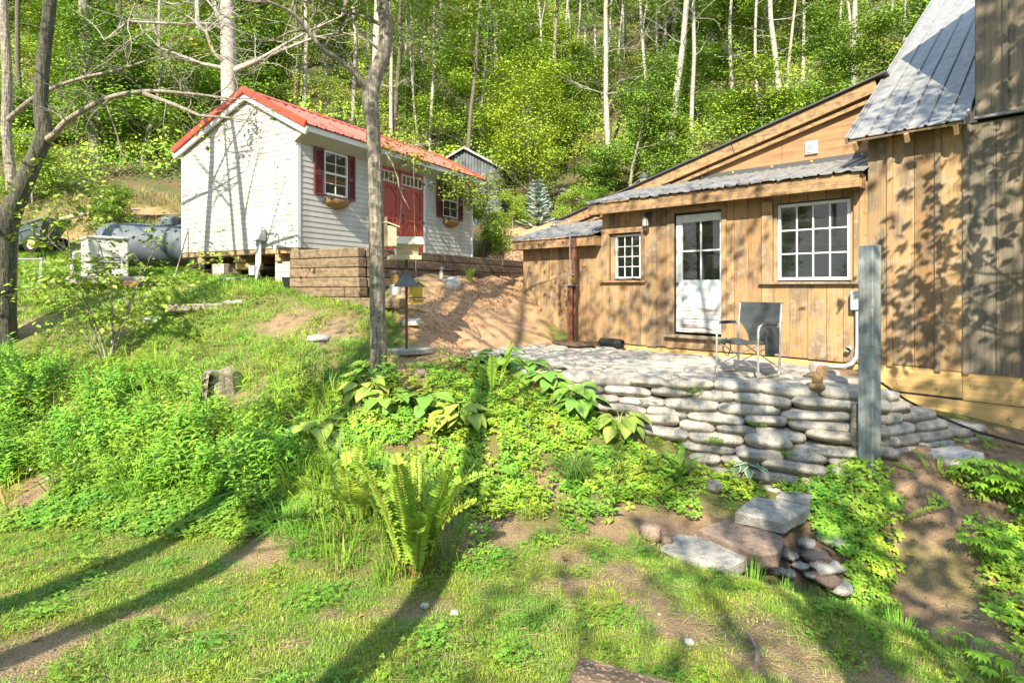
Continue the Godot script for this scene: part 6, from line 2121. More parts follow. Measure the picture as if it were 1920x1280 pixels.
func shade_trees():
	# trees that stand outside the picture and throw the shadows seen in it
	var rg := RandomNumberGenerator.new()
	var k1 := tree_kind(71, 13.0, 0.16, 0.42, 16, 3.0, 6, 0.9, 0.10, Color(0.16, 0.25, 0.03), Color(0.10, 0.18, 0.03), false, 3, 1)
	var k2 := tree_kind(72, 15.0, 0.17, 0.50, 16, 3.2, 6, 0.9, 0.11, Color(0.17, 0.25, 0.03), Color(0.10, 0.18, 0.03), true, 3, 1)
	var k3 := tree_kind(73, 12.0, 0.22, 0.30, 30, 3.6, 60, 0.95, 0.16, Color(0.14, 0.22, 0.03), Color(0.09, 0.16, 0.03), false, 0, 1)
	var k4 := tree_kind(74, 13.0, 0.2, 0.35, 20, 3.2, 12, 0.8, 0.14, Color(0.14, 0.22, 0.03), Color(0.09, 0.16, 0.03), false, 0, 1)
	var k5 := tree_kind(75, 14.0, 0.15, 0.50, 20, 3.0, 20, 0.9, 0.12, Color(0.14, 0.22, 0.03), Color(0.09, 0.16, 0.03), false, 0, 1)
	var k6 := tree_kind(76, 13.0, 0.16, 0.40, 12, 2.6, 1, 0.5, 0.08, Color(0.14, 0.22, 0.03), Color(0.09, 0.16, 0.03), true, 2, 1)
	var k7 := tree_kind(77, 8.0, 0.10, 0.60, 16, 2.4, 13, 0.45, 0.15, Color(0.14, 0.22, 0.03), Color(0.09, 0.16, 0.03), false, 0, 1)
	var k8 := tree_kind(78, 13.0, 0.11, 0.52, 18, 2.7, 8, 0.6, 0.14, Color(0.14, 0.22, 0.03), Color(0.09, 0.16, 0.03), false, 0, 1)
	var spots := [[k6, -7.4, -4.4, 0.3, 1.0, "tall tree left of the picture shading the shed gable"], [k6, -9.4, -4.0, 1.3, 1.0, "tall forked tree left of the picture near the bank"],
		[k1, -4.5, -0.7, 2.1, 1.0, "tall tree standing left of the viewer on the lawn"], [k6, -4.6, 1.9, 0.9, 0.95, "tall forked tree left behind the viewer"], [k8, 0.7, 0.9, 3.9, 1.0, "tall leafy tree beside the viewer that dapples the house front"], [k7, 5.7, -2.9, 2.2, 1.0, "leafy tree right of the viewer throwing leaf shadows on the barn wall"], [k5, -1.95, 1.5, 0.7, 1.0, "tall leafy tree left behind the viewer near the terrace line"],
		[k3, 3.6, 5.2, 0.5, 1.1, "dense leafy tree behind the viewer that shades the barn end"], [k4, -1.2, 9.0, 5.0, 1.1, "tall tree far behind the viewer"]]
	for q in spots:
		put_tree("tree", q[0], Vector3(q[1], H(q[1], q[2]) - 0.1, q[2]), q[3], Vector3.ONE * q[4], "bark", "leaf", q[5], "trees outside the picture that shade the garden")

func hill_place(px: float, d: float) -> String:
	var a := "at the foot of the hillside " if d < 27 else ("halfway up the hillside " if d < 42 else "high on the hillside ")
	if px < 0: return a + "beyond the left edge"
	if px < 180: return a + "behind the curved tree"
	if px < 350: return a + "above the propane tank"
	if px < 520: return a + "above the shed gable"
	if px < 720: return a + "above the red shed roof"
	if px < 900: return a + "above the shed's far end"
	if px < 1080: return a + "above the blue spruce"
	if px < 1240: return a + "above the lamp post"
	if px < 1420: return a + "above the house's lean-to roof"
	if px < 1600: return a + "above the plywood gable"
	if px < 1760: return a + "beside the barn roof"
	return a + "hidden behind the barn"

func hill_trees():
	R.seed = 1111
	var yg := Color(0.32, 0.44, 0.05)
	var mg := Color(0.205, 0.335, 0.042)
	var dg := Color(0.115, 0.22, 0.026)
	var tall := []
	tall.append(tree_kind(1, 17, 0.12, 0.42, 13, 2.6, 30, 0.75, 0.16, yg, mg, false, 11))
	tall.append(tree_kind(2, 18, 0.14, 0.45, 12, 2.8, 30, 0.8, 0.16, yg, mg, true, 11))
	tall.append(tree_kind(3, 15, 0.095, 0.40, 13, 2.2, 28, 0.7, 0.15, mg, dg, false, 8))
	tall.append(tree_kind(4, 19, 0.18, 0.48, 12, 3.0, 30, 0.8, 0.16, mg, yg, false, 5))
	tall.append(tree_kind(5, 14, 0.09, 0.45, 10, 2.2, 24, 0.7, 0.15, yg, mg, true, 10))
	var sap := []
	sap.append(tree_kind(11, 4.2, 0.06, 0.10, 18, 1.5, 80, 0.52, 0.10, yg, mg))
	sap.append(tree_kind(12, 5.2, 0.07, 0.12, 20, 1.6, 80, 0.55, 0.105, mg, dg))
	sap.append(tree_kind(13, 3.2, 0.05, 0.06, 18, 1.4, 78, 0.46, 0.095, yg, mg))
	sap.append(tree_kind(14, 6.0, 0.07, 0.15, 20, 1.7, 76, 0.58, 0.105, mg, yg))
	sap.append(tree_kind(15, 2.2, 0.04, 0.05, 16, 1.2, 76, 0.40, 0.09, mg, dg))
	# trunks that can be told apart in the photograph: column, distance, kind, bark, label
	var named := [[37, 22, 0, "grey_bark", "grey trunk near the left edge of the wood behind the curved tree"], [185, 20, 3, "bark", "thick ivy-hung brown trunk between the curved tree and the shed"], [240, 24, 3, "grey_bark", "straight grey trunk above the propane tank"], [682, 21, 3, "pale_bark", "tall pale trunk rising right behind the slim middle tree"],
		[568, 25, 2, "pale_bark", "thin pale leaning trunk above the shed ridge"], [806, 26, 2, "pale_bark", "slim pale crooked trunk above the shed's far end"], [735, 27, 1, "grey_bark", "forked grey trunk just right of the slim middle tree"], [880, 23, 2, "grey_bark", "slim grey trunk above the dark metal outbuilding"], [1140, 25, 0, "pale_bark", "pale straight trunk right of the yellow-green tree"], [1252, 23, 1, "pale_bark", "white forked trunk above the lamp post"],
		[1295, 24, 2, "pale_bark", "leaning white trunk just right of the white forked one"], [1228, 26, 4, "pale_bark", "small broken pale trunk left of the white forked one"], [1372, 28, 0, "pale_bark", "thin white trunk above the middle of the house roof"], [1468, 26, 1, "pale_bark", "pale forked trunk above the plywood gable"], [1505, 30, 2, "pale_bark", "thin trunk beside the pale forked one above the gable"], [1602, 27, 0, "pale_bark", "thin pale trunk next to the barn roof"]]
	for q in named:
		var p := G(q[0], q[1])
		var t := put_tree("tree", tall[q[2]], p, R.randf() * TAU, Vector3.ONE * R.randf_range(0.9, 1.15), q[3], "leaf", q[4], "trees of the wooded hillside")
	# undergrowth that reads as one mass
	var ub := []
	for k in 3:
		var rg := RandomNumberGenerator.new()
		rg.seed = 300 + k
		var mb := MB.new()
		var cl := []
		for q in 9: cl.append(Vector3(rg.randf_range(-0.5, 0.5), rg.randf_range(0.1, 0.75), rg.randf_range(-0.5, 0.5)))
		leaves(mb, rg, cl, 46, 0.45, 0.09, yg, mg if k < 2 else dg)
		ub.append(mb.mesh())
	spread("undergrowth", "green undergrowth covering the floor of the wooded hillside", "undergrowth", ub, gpoly([[-330, 17.3], [-330, 72], [2250, 72], [2100, 21], [1130, 21.5], [950, 23.5], [800, 19.5], [480, 18.8], [330, 18.3]]), 1.25, func(x, z): return clampf(0.75 + NZ.get_noise_2d(x * 0.5, z * 0.5) * 1.2, 0.1, 1), 0.8, 1.7, func(x, z): return Color(R.randf_range(0.75, 1.25), R.randf_range(0.85, 1.1), 1.0), "leaf")
	# trees on the far side of the lawn behind the viewer, mirrored in the panes
	for i in 26:
		var an := lerpf(-1.9, 1.1, i / 25.0)
		var rr := R.randf_range(20, 25)
		var x := sin(an) * rr
		var z := cos(an) * rr
		put_tree("tree", tall[i % 5] if i % 3 == 0 else sap[i % 5], Vector3(x, H(x, z) - 0.2, z), R.randf() * TAU, Vector3.ONE * (0.8 if i % 3 == 0 else 1.5), "bark", "leaf", "wood-edge tree %s the viewer, mirrored in the window panes" % ["far left of", "left of", "left behind", "behind", "right behind"][mini(i / 5, 4)], "trees of the wood edge behind the viewer")
	for i in 165:
		var d := 23.0 + 62.0 * pow(R.randf(), 0.8)
		var px := R.randf_range(-350, 2250)
		if d < 28 and px > 300 and px < 1700: continue
		var p := G(px, d)
		var bk: String = pick(["pale_bark", "pale_bark", "pale_bark", "bark"])
		put_tree("tree", tall[R.randi() % 5], p, R.randf() * TAU, Vector3.ONE * R.randf_range(0.75, 1.25), bk, "leaf", ("pale slender tree " if bk == "pale_bark" else "dull brown slender tree ") + hill_place(px, d), "slender trees of the wooded hillside")
	for i in 44:
		var d := R.randf_range(26, 44)
		var px := R.randf_range(690, 1780)
		put_tree("tree", tall[[2, 4, 0][i % 3]], G(px, d), R.randf() * TAU, Vector3(0.85, 1.0, 0.85) * R.randf_range(0.8, 1.1), "pale_bark", "leaf", "very slim white-barked tree " + hill_place(px, d), "slender trees of the wooded hillside")
	for i in 190:
		var d := 18.5 + 56.0 * pow(R.randf(), 1.25)
		var px := R.randf_range(-300, 2250)
		if d < 24 and px > 700 and px < 1120: continue
		if d < 21 and px > 300: continue
		if d < 19.5 and px < 330 and R.randf() < 0.6: continue
		var p := G(px, d)
		var s := R.randf_range(0.75, 1.35) * (1.0 + clampf((d - 30) / 60.0, 0, 0.5))
		var kd := R.randi() % 5
		var o := put_tree("sapling", sap[kd], p, R.randf() * TAU, Vector3(s * R.randf_range(0.95, 1.25), s, s * R.randf_range(0.95, 1.25)), "twig", "leaf", ["bright yellow-green sapling ", "mid green bushy sapling ", "low yellow-green sapling ", "tall light green sapling ", "small dark green sapling "][kd] + hill_place(px, d), "saplings of the hillside undergrowth")
	# single out some
	var yt := tree_kind(41, 5.6, 0.11, 0.22, 22, 2.1, 60, 0.62, 0.10, Color(0.33, 0.42, 0.035), Color(0.22, 0.33, 0.03), false, 8)
	put_tree("tree", yt, G(1005, 19.8), 0.4, Vector3.ONE, "bark", "leaf", "bright yellow-green small tree behind the blue spruce", "")
	for q in [[960, 18.4, 0.42, 2, "rounded yellow-green shrub left of the blue spruce"], [1072, 18.2, 0.40, 2, "yellow-green shrub between the spruce and the house roof"], [1105, 18.0, 0.35, 4, "small yellow-green shrub at the corner of the house roof"], [905, 16.2, 0.55, 2, "sparse leafy shrub at the far corner of the white shed"], [1120, 22, 0.9, 4, "dark green bush behind the stone pile"], [1180, 21, 0.9, 1, "dense green bush left of the lamp post"], [1250, 21, 0.8, 0, "dense green bush right of the lamp post"], [215, 15.2, 0.55, 4, "low leafy bush on the bank behind the tank"], [60, 16.5, 0.7, 2, "leafy bush on the bank behind the dump cart"]]:
		put_tree("shrub", sap[q[3]], G(q[0], q[1]), R.randf() * TAU, Vector3.ONE * q[2], "twig", "leaf", q[4], "")
	spruce()
	# fallen limbs on the bank at left
	for q in [[[20, 455, 14.5], [40, 420, 14.6], [62, 405, 14.8], [100, 385, 15.2], [160, 360, 16], "pale crooked fallen branch behind the curved tree"], [[60, 400, 15.2], [120, 395, 15.4], [165, 368, 15.8], [200, 352, 16.2], [260, 350, 16.5], "grey fallen limb lying on the bank behind the dump cart"]]:
		var mb := MB.new()
		var pp := px_path(q.slice(0, 5))
		var b: Vector3 = pp[0]
		for i in pp.size():
			pp[i].y = H(pp[i].x, pp[i].z) + 0.06
		b = pp[0]
		for i in pp.size(): pp[i] -= b
		mb.tube(pp, [0.07, 0.06, 0.055, 0.04, 0.02], 8, true, 0.1, 2)
		single("fallen_branch", mb, M["pale_bark"], q[5], "branch", b)

func spruce():
	var g := G(1008, 18.6)
	var t := thing("blue_spruce", "small blue spruce on the slope behind the house", "tree", g)
	var mb := MB.new()
	mb.tube([Vector3(0, -0.3, 0), Vector3(0, 2.0, 0)], [0.05, 0.01], 7)
	part("trunk", mb, M["bark"], t)
	var rg := RandomNumberGenerator.new()
	rg.seed = 5
	mb = MB.new()
	var y := 0.12
	while y < 1.95:
		var r := 0.80 * (1.0 - y / 2.1) + 0.06
		var n := 9
		for k in n:
			var a := TAU * (k + rg.randf_range(-0.3, 0.3)) / n + y * 3.0
			var d := Vector3(cos(a), rg.randf_range(-0.05, 0.25), sin(a)).normalized()
			var L := r * rg.randf_range(0.75, 1.15)
			for q in 16:
				var f := q / 15.0
				var p := Vector3(0, y, 0) + d * L * f + Vector3(0, 0.05 * f * f, 0)
				for s in [-1.0, 1.0]:
					var v := rg.randf_range(0.8, 1.2)
					mb.col = Color(0.50 * v, 0.60 * v, 0.55 * v).lerp(Color(0.2, 0.28, 0.2), (1.0 - f) * 0.5)
					var sd: Vector3 = d.cross(Vector3.UP) * s
					mb.leaflet(p, (d * 0.5 + sd * rg.randf_range(0.4, 1.0) + Vector3.UP * rg.randf_range(-0.1, 0.35)).normalized(), (Vector3.UP + d * 0.5).normalized(), 0.13 * (1.1 - 0.3 * f), 0.055)
		y += 0.15
	part("crown", mb, M["needle"], t)
	t.scale = Vector3(0.95, 0.85, 0.95)

# ---------------------------------------------------------------- plants and ground cover
var frond_meshes := []
var hosta_meshes := []
func frond_mesh(seed: int, arch: float) -> ArrayMesh:
	var rg := RandomNumberGenerator.new()
	rg.seed = seed
	var mb := MB.new()
	var n := 34
	var P := []
	for i in n + 1:
		var f := float(i) / n
		P.append(Vector3(0, f * (1.0 - arch * 0.32 * f * f), arch * f * f * 0.62))
	mb.col = Color(0.24, 0.22, 0.05)
	mb.tube([P[0], P[11], P[22], P[34]], [0.008, 0.006, 0.004, 0.001], 4, false)
	for i in range(6, n + 1):
		var f := float(i) / n
		var w := 0.115 * pow(sin(PI * clampf((f - 0.10) / 0.98, 0, 1)), 0.75) + 0.008
		var t: Vector3 = (P[i] - P[i - 1]).normalized()
		for s in [-1.0, 1.0]:
			var v := rg.randf_range(0.85, 1.15)
			mb.col = Color((0.24 + 0.02 * (seed % 5)) * v, 0.43 * v, 0.05 * v).lerp(Color(0.34, 0.28, 0.08), rg.randf() * 0.35 * f)
			var dr: Vector3 = (Vector3.RIGHT * s + t * 0.35 + Vector3(0, 0, rg.randf_range(-0.15, 0.2))).normalized()
			var up: Vector3 = dr.cross(t).normalized() * s
			mb.leaf(P[i], dr, up, w * rg.randf_range(0.85, 1.1), 0.030, rg.randf_range(0.0, 0.45), 0.12)
	return mb.mesh()
func hosta_mesh(seed: int, green: Color, edge: Color) -> ArrayMesh:
	# one broad pointed leaf on its stalk, arching outwards along +z; size about 1
	var rg := RandomNumberGenerator.new()
	rg.seed = seed
	var mb := MB.new()
	var st := 0.62
	mb.col = green * 1.1
	var P := [Vector3.ZERO, Vector3(0, 0.35, 0.15), Vector3(0, 0.58, 0.38), Vector3(0, 0.66, st)]
	mb.tube(P, [0.022, 0.018, 0.015, 0.012], 5, false)
	var n := 8
	var pr := []
	for i in n + 1:
		var f := float(i) / n
		var w := 0.30 * pow(sin(PI * pow(f, 0.72)), 0.8) * (1.0 - 0.15 * f)
		pr.append([Vector3(0, 0.66 - 0.42 * f * f, st + 0.72 * f - 0.1 * f * f), w])
	for i in n:
		for s in [-1.0, 1.0]:
			for k in 3:
				var a0 := k / 3.0
				var a1 := (k + 1) / 3.0
				var Q := []
				for z in [[i, a0], [i, a1], [i + 1, a1], [i + 1, a0]]:
					var c: Vector3 = pr[z[0]][0]
					var w: float = pr[z[0]][1] * z[1]
					Q.append(c + Vector3(w * s, 0.10 * z[1] - 0.10 * z[1] * z[1] + 0.008 * sin(z[1] * 14.0), 0))
				mb.col = edge if k == 2 else green
				if s > 0: mb.quad(Q[0], Q[3], Q[2], Q[1])
				else: mb.quad(Q[0], Q[1], Q[2], Q[3])
	return mb.mesh()

func fern(p: Vector3, n: int, ln: float, spread: float, label: String, tint := Color(1, 1, 1), spikes := 0):
	var t := thing("fern", label, "fern", p)
	for k in n:
		var a := TAU * k / n + R.randf_range(-0.3, 0.3)
		var o := partm("frond", frond_meshes[R.randi() % frond_meshes.size()], M["leaf"], t)
		var s := ln * R.randf_range(0.75, 1.1)
		o.transform = Transform3D(Basis(Vector3.UP, a) * Basis(Vector3.RIGHT, spread * R.randf_range(0.2, 1.5)) * Basis(Vector3.UP, R.randf_range(-0.6, 0.6)) * Basis(Vector3.BACK, R.randf_range(-0.12, 0.12)).scaled_local(Vector3.ONE * s), Vector3(sin(a), 0, cos(a)) * R.randf_range(0.02, 0.16))
	for k in spikes:
		var mb := MB.new()
		var x := R.randf_range(-0.10, 0.10)
		mb.col = Color(0.42, 0.20, 0.05)
		var top := ln * R.randf_range(0.85, 1.0)
		mb.tube([Vector3(x * 0.6, 0, 0), Vector3(x, top * 0.5, 0), Vector3(x * 1.1, top, 0)], [0.006, 0.005, 0.002], 5)
		mb.col = Color(0.40, 0.12, 0.02)
		for q in 26:
			var f := R.randf_range(0.55, 1.0)
			var an := R.randf() * TAU
			mb.leaflet(Vector3(x, top * f, 0), Vector3(cos(an), 0.9, sin(an)).normalized(), Vector3.UP, 0.028, 0.010)
		part("fertile_spike", mb, M["leaf"], t)

func hosta(p: Vector3, n: int, size: float, kind: int, label: String):
	var t := thing("hosta", label, "hosta", p)
	for k in n:
		var a := k * 2.4 + R.randf_range(-0.3, 0.3)
		var f := float(k) / n
		var s := size * R.randf_range(0.7, 1.1)
		var o := partm("leaf", hosta_meshes[kind][R.randi() % 2], M["gloss_leaf"], t)
		o.transform = Transform3D(Basis(Vector3.UP, a) * Basis(Vector3.RIGHT, lerpf(-0.35, 0.35, f) + R.randf_range(-0.15, 0.15)) * Basis(Vector3.BACK, R.randf_range(-0.25, 0.25)).scaled_local(Vector3.ONE * s), Vector3(sin(a), 0, cos(a)) * 0.05 * size)

func tuft(seed: int, n: int, rad: float, l0: float, l1: float, wd: float, c0: Color, c1: Color, bend := 0.6, dry := 0.0) -> ArrayMesh:
	var rg := RandomNumberGenerator.new()
	rg.seed = seed
	var mb := MB.new()
	for k in n:
		var a := rg.randf() * TAU
		var r := rad * sqrt(rg.randf())
		var cc := c0.lerp(c1, rg.randf())
		if rg.randf() < dry: cc = Color(0.36, 0.30, 0.14)
		var v := rg.randf_range(0.8, 1.15)
		mb.col = Color(cc.r * v, cc.g * v, cc.b * v)
		var b := a + rg.randf_range(-1.0, 1.0)
		mb.blade(Vector3(cos(a) * r, -0.01, sin(a) * r), Vector3(cos(b), 0, sin(b)), rg.randf_range(l0, l1), wd * rg.randf_range(0.7, 1.2), bend * rg.randf_range(0.3, 1.3))
	return mb.mesh()
func sprig(seed: int, n: int, rad: float, hgt: float, size: float, c0: Color, c1: Color) -> ArrayMesh:
	# low three-leaved ground cover
	var rg := RandomNumberGenerator.new()
	rg.seed = seed
	var mb := MB.new()
	for k in n:
		var a := rg.randf() * TAU
		var r := rad * sqrt(rg.randf())
		var p := Vector3(cos(a) * r, hgt * rg.randf_range(0.35, 1.0), sin(a) * r)
		var cc := c0.lerp(c1, rg.randf())
		var tilt := Vector3(rg.randf_range(-0.45, 0.45), 1, rg.randf_range(-0.45, 0.45)).normalized()
		var s := size * rg.randf_range(0.65, 1.2)
		var a0 := rg.randf() * TAU
		for q in 3:
			var an := a0 + q * TAU / 3.0
			var d := Vector3(cos(an), 0, sin(an))
			d = (d - tilt * d.dot(tilt)).normalized()
			var v := rg.randf_range(0.85, 1.12)
			mb.col = Color(cc.r * v, cc.g * v, cc.b * v)
			var sd := d.cross(tilt)
			var b := p
			# broad rounded leaflet: four triangles
			mb.quad(b, b + d * s * 0.45 - sd * s * 0.36 + tilt * s * 0.06, b + d * s * 0.95 - sd * s * 0.20, b + d * s * 0.9)
			mb.quad(b, b + d * s * 0.9, b + d * s * 0.95 + sd * s * 0.20, b + d * s * 0.45 + sd * s * 0.36 + tilt * s * 0.06)
		mb.col = Color(c1.r, c1.g, c1.b)
		mb.tri(p, Vector3(p.x * 0.7, -0.01, p.z * 0.7), Vector3(p.x * 0.7 + 0.003, -0.01, p.z * 0.7))
	return mb.mesh()
func weed(seed: int, hgt: float, nl: int, ln: float, wd: float, c0: Color, c1: Color, stems := 3) -> ArrayMesh:
	var rg := RandomNumberGenerator.new()
	rg.seed = seed
	var mb := MB.new()
	for k in stems:
		var o := Vector3(rg.randf_range(-0.09, 0.09), -0.02, rg.randf_range(-0.09, 0.09))
		var h := hgt * rg.randf_range(0.6, 1.1)
		var tp := o + Vector3(rg.randf_range(-0.18, 0.18) * h, h, rg.randf_range(-0.18, 0.18) * h)
		mb.col = c1
		mb.tube([o, o.lerp(tp, 0.5) + Vector3(0.01, 0, 0), tp], [0.004, 0.003, 0.0015], 3, false)
		for q in nl:
			var f := lerpf(0.12, 1.0, float(q) / nl)
			var a := q * 2.4 + rg.randf()
			var cc := c0.lerp(c1, rg.randf())
			mb.col = cc
			var sz := ln * rg.randf_range(0.7, 1.15) * (1.0 - 0.45 * f)
			mb.leaf(o.lerp(tp, f), Vector3(cos(a), 0.55 + 0.4 * f, sin(a)).normalized(), Vector3.UP, sz, wd * rg.randf_range(0.8, 1.2), 0.6, 0.15)
	return mb.mesh()

func inside(poly: PackedVector2Array, x: float, z: float) -> bool:
	return Geometry2D.is_point_in_polygon(Vector2(x, z), poly)
func gpoly(pts: Array) -> PackedVector2Array:
	var out := PackedVector2Array()
	for q in pts: out.append(Vector2((q[0] - 960.0) / F * q[1], -q[1]))
	return out
# scatter over a polygon; keep(x, z) gives the chance
func scatter(poly: PackedVector2Array, step: float, keep: Callable, smin: float, smax: float, tint: Callable) -> Array:
	var lo := poly[0]
	var hi := poly[0]
	for p in poly:
		lo = lo.min(p); hi = hi.max(p)
	var xf := []
	var cs := []
	var z := lo.y
	while z < hi.y:
		var x := lo.x
		while x < hi.x:
			var px := x + R.randf_range(-0.6, 0.6) * step
			var pz := z + R.randf_range(-0.6, 0.6) * step
			if Geometry2D.is_point_in_polygon(Vector2(px, pz), poly) and R.randf() < keep.call(px, pz):
				var s := R.randf_range(smin, smax)
				var b := Basis(Vector3.UP, R.randf() * TAU)
				# lean with the slope
				var n := Vector3(H(px - 0.1, pz) - H(px + 0.1, pz), 0.2, H(px, pz - 0.1) - H(px, pz + 0.1)).normalized()
				var ax := Vector3.UP.cross(n)
				if ax.length() > 0.001: b = Basis(ax.normalized(), Vector3.UP.angle_to(n) * 0.8) * b
				xf.append(Transform3D(b.scaled_local(Vector3(s, s * R.randf_range(0.8, 1.2), s)), Vector3(px, H(px, pz), pz)))
				cs.append(tint.call(px, pz))
			x += step
		z += step
	return [xf, cs]
func spread(called: String, label: String, category: String, meshes: Array, poly: PackedVector2Array, step: float, keep: Callable, smin: float, smax: float, tint: Callable, m: String):
	var sc := scatter(poly, step, keep, smin, smax, tint)
	var n := meshes.size()
	for k in n:
		var xf := []
		var cs := []
		for i in range(k, sc[0].size(), n):
			xf.append(sc[0][i]); cs.append(sc[1][i])
		if xf.is_empty(): continue
		stuff(called, meshes[k], xf, cs, M[m], label, category)
func gtint(x: float, z: float) -> Color:
	var f := clampf(0.5 + NZ.get_noise_2d(x * 3.0 + 50.0, z * 3.0) * 1.4, 0, 1)
	var v := R.randf_range(0.8, 1.15)
	return Color(lerpf(0.72, 1.22, f) * v, lerpf(0.95, 1.05, f) * v, v)

func lawn_edge(x: float) -> float:
	# z of the far edge of the mown lawn at x
	var E := [[-12.0, -5.6], [-4.9, -5.35], [-3.4, -5.15], [-2.2, -4.75], [-1.6, -4.25], [-0.9, -4.1], [-0.35, -4.3], [0.1, -4.75], [0.7, -4.85], [1.25, -4.72], [1.85, -4.35], [2.35, -4.05], [2.8, -3.65], [3.0, -3.25], [3.6, -2.4], [5.0, -1.5]]
	for i in E.size() - 1:
		if x < E[i + 1][0]: return lerpf(E[i][1], E[i + 1][1], clampf((x - E[i][0]) / (E[i + 1][0] - E[i][0]), 0, 1))
	return -1.5

func plants(h: Node3D, s: Node3D):
	R.seed = 1212
	var lawnc0 := Color(0.30, 0.44, 0.05)
	var lawnc1 := Color(0.19, 0.35, 0.04)
	# mown lawn
	var lt := [tuft(1, 60, 0.10, 0.015, 0.040, 0.004, lawnc0, lawnc1, 1.0, 0.25), tuft(2, 60, 0.10, 0.015, 0.035, 0.004, lawnc0, lawnc1, 1.2, 0.15), tuft(3, 46, 0.10, 0.02, 0.06, 0.0045, lawnc0, Color(0.13, 0.23, 0.03), 0.9, 0.08)]
	var lawn := PackedVector2Array([Vector2(-6.5, -5.7), Vector2(4.5, -5.7), Vector2(4.5, -1.7), Vector2(-6.5, -1.7)])
	var on_lawn := func(x, z): return (1.0 - soil_amount(x, z) * 0.93) * (1.0 if z > lawn_edge(x) else 0.0) * (0.25 if absf(x) > -z * 1.05 else clampf(0.95 + NZ.get_noise_2d(x * 5.0, z * 5.0) * 0.9, 0.25, 1.0))
	spread("lawn_grass", "short mown grass of the front lawn", "grass", lt, lawn, 0.052, on_lawn, 0.8, 1.25, gtint, "grass")
	# clover patches in lawn and weeds
	var cl := [sprig(1, 26, 0.11, 0.05, 0.020, Color(0.15, 0.29, 0.035), Color(0.22, 0.37, 0.045)), sprig(2, 26, 0.11, 0.07, 0.022, Color(0.12, 0.26, 0.03), Color(0.19, 0.34, 0.04))]
	var on_clover := func(x, z): return (1.0 - soil_amount(x, z)) * clampf(NZ.get_noise_2d(x * 4.0 + 9.0, z * 4.0) * 3.0 - 0.2, 0, 0.8) * (1.0 if absf(x) < -z * 1.05 else 0.2)
	spread("clover", "low clover patches in the lawn", "clover", cl, lawn, 0.12, on_clover, 0.7, 1.1, gtint, "leaf")
	var cz := gpoly([[-40, 5.4], [120, 6.1], [520, 6.2], [640, 5.2], [560, 4.7], [300, 5.0], [60, 5.3]])
	spread("clover", "dense clover belt between lawn and tall weeds", "clover", cl, cz, 0.075, func(x, z): return 0.9 * (1.0 - soil_amount(x, z)), 1.0, 1.7, gtint, "leaf")
	# tall weeds on the left bank
	var wc0 := Color(0.13, 0.31, 0.03)
	var wc1 := Color(0.23, 0.42, 0.04)
	var wd := []
	for k in 5: wd.append(weed(20 + k, 0.55, 14, 0.13, 0.026, wc0, wc1, 4))
	var wz := gpoly([[-60, 5.9], [-60, 8.0], [60, 8.0], [250, 7.7], [420, 6.7], [540, 6.2], [560, 5.6], [480, 5.4], [180, 5.75]])
	spread("tall_weeds", "tall bright green weeds on the left bank", "weeds", wd, wz, 0.13, func(x, z): return clampf(0.75 + NZ.get_noise_2d(x * 2.0, z * 2.0) * 1.5, 0.1, 1) * (1.0 - 0.8 * soil_amount(x, z)), 0.55, 1.15, gtint, "leaf")
	var lgw := [tuft(15, 30, 0.12, 0.25, 0.55, 0.007, Color(0.18, 0.33, 0.03), Color(0.29, 0.43, 0.045), 0.7, 0.06)]
	spread("long_grass", "long soft grass mixed among the weeds of the left bank", "grass", lgw, gpoly([[-60, 5.7], [-60, 8.2], [60, 8.2], [300, 7.9], [560, 6.9], [660, 6.2], [600, 5.3], [480, 5.2], [180, 5.6]]), 0.16, func(x, z): return clampf(0.45 + NZ.get_noise_2d(x * 2.6 + 80, z * 2.6) * 1.6, 0.05, 0.9), 0.6, 1.2, gtint, "grass")
	# long grass: fern foot, ditch lip, bank
	var lg := [tuft(5, 34, 0.10, 0.16, 0.40, 0.007, Color(0.17, 0.33, 0.03), Color(0.27, 0.43, 0.045), 0.7, 0.04), tuft(6, 30, 0.10, 0.12, 0.32, 0.006, Color(0.12, 0.30, 0.035), Color(0.20, 0.38, 0.045), 0.9, 0.08)]
	var fz := gpoly([[520, 4.75], [560, 5.8], [800, 5.6], [860, 5.0], [850, 4.45], [760, 4.05], [640, 4.15]])
	spread("long_grass", "long grass round the foot of the tall fern", "grass", lg, fz, 0.13, func(x, z): return 0.7, 0.7, 1.15, gtint, "grass")
	var dz := gpoly([[1180, 4.95], [1400, 4.55], [1560, 4.2], [1750, 3.8], [1900, 3.4], [2000, 3.0], [1940, 2.9], [1840, 3.3], [1700, 3.65], [1500, 4.05], [1380, 4.3], [1200, 4.75]])
	spread("long_grass", "ragged grass along the lip of the ditch", "grass", lg, dz, 0.11, func(x, z): return 0.6, 0.25, 0.7, gtint, "grass")
	# upper grass near shed and left
	var ug := [tuft(8, 44, 0.16, 0.04, 0.12, 0.008, Color(0.19, 0.38, 0.035), Color(0.27, 0.44, 0.04), 0.8, 0.08), tuft(9, 44, 0.16, 0.04, 0.10, 0.008, Color(0.15, 0.34, 0.03), Color(0.23, 0.40, 0.04), 0.9, 0.12)]
	var uz := gpoly([[-60, 7.9], [-60, 14.6], [330, 15.2], [345, 12.0], [560, 10.2], [690, 9.3], [740, 8.9], [745, 8.0], [690, 7.4], [560, 7.2], [420, 7.0], [250, 7.8]])
	spread("bank_grass", "short grass on the sunny slope below the shed", "grass", ug, uz, 0.135, func(x, z): return clampf(0.85 + NZ.get_noise_2d(x * 2.4, z * 2.4) * 1.2, 0.15, 1) * (1.0 - 0.9 * soil_amount(x, z)), 0.7, 1.4, gtint, "grass")
	var tz := PackedVector2Array()
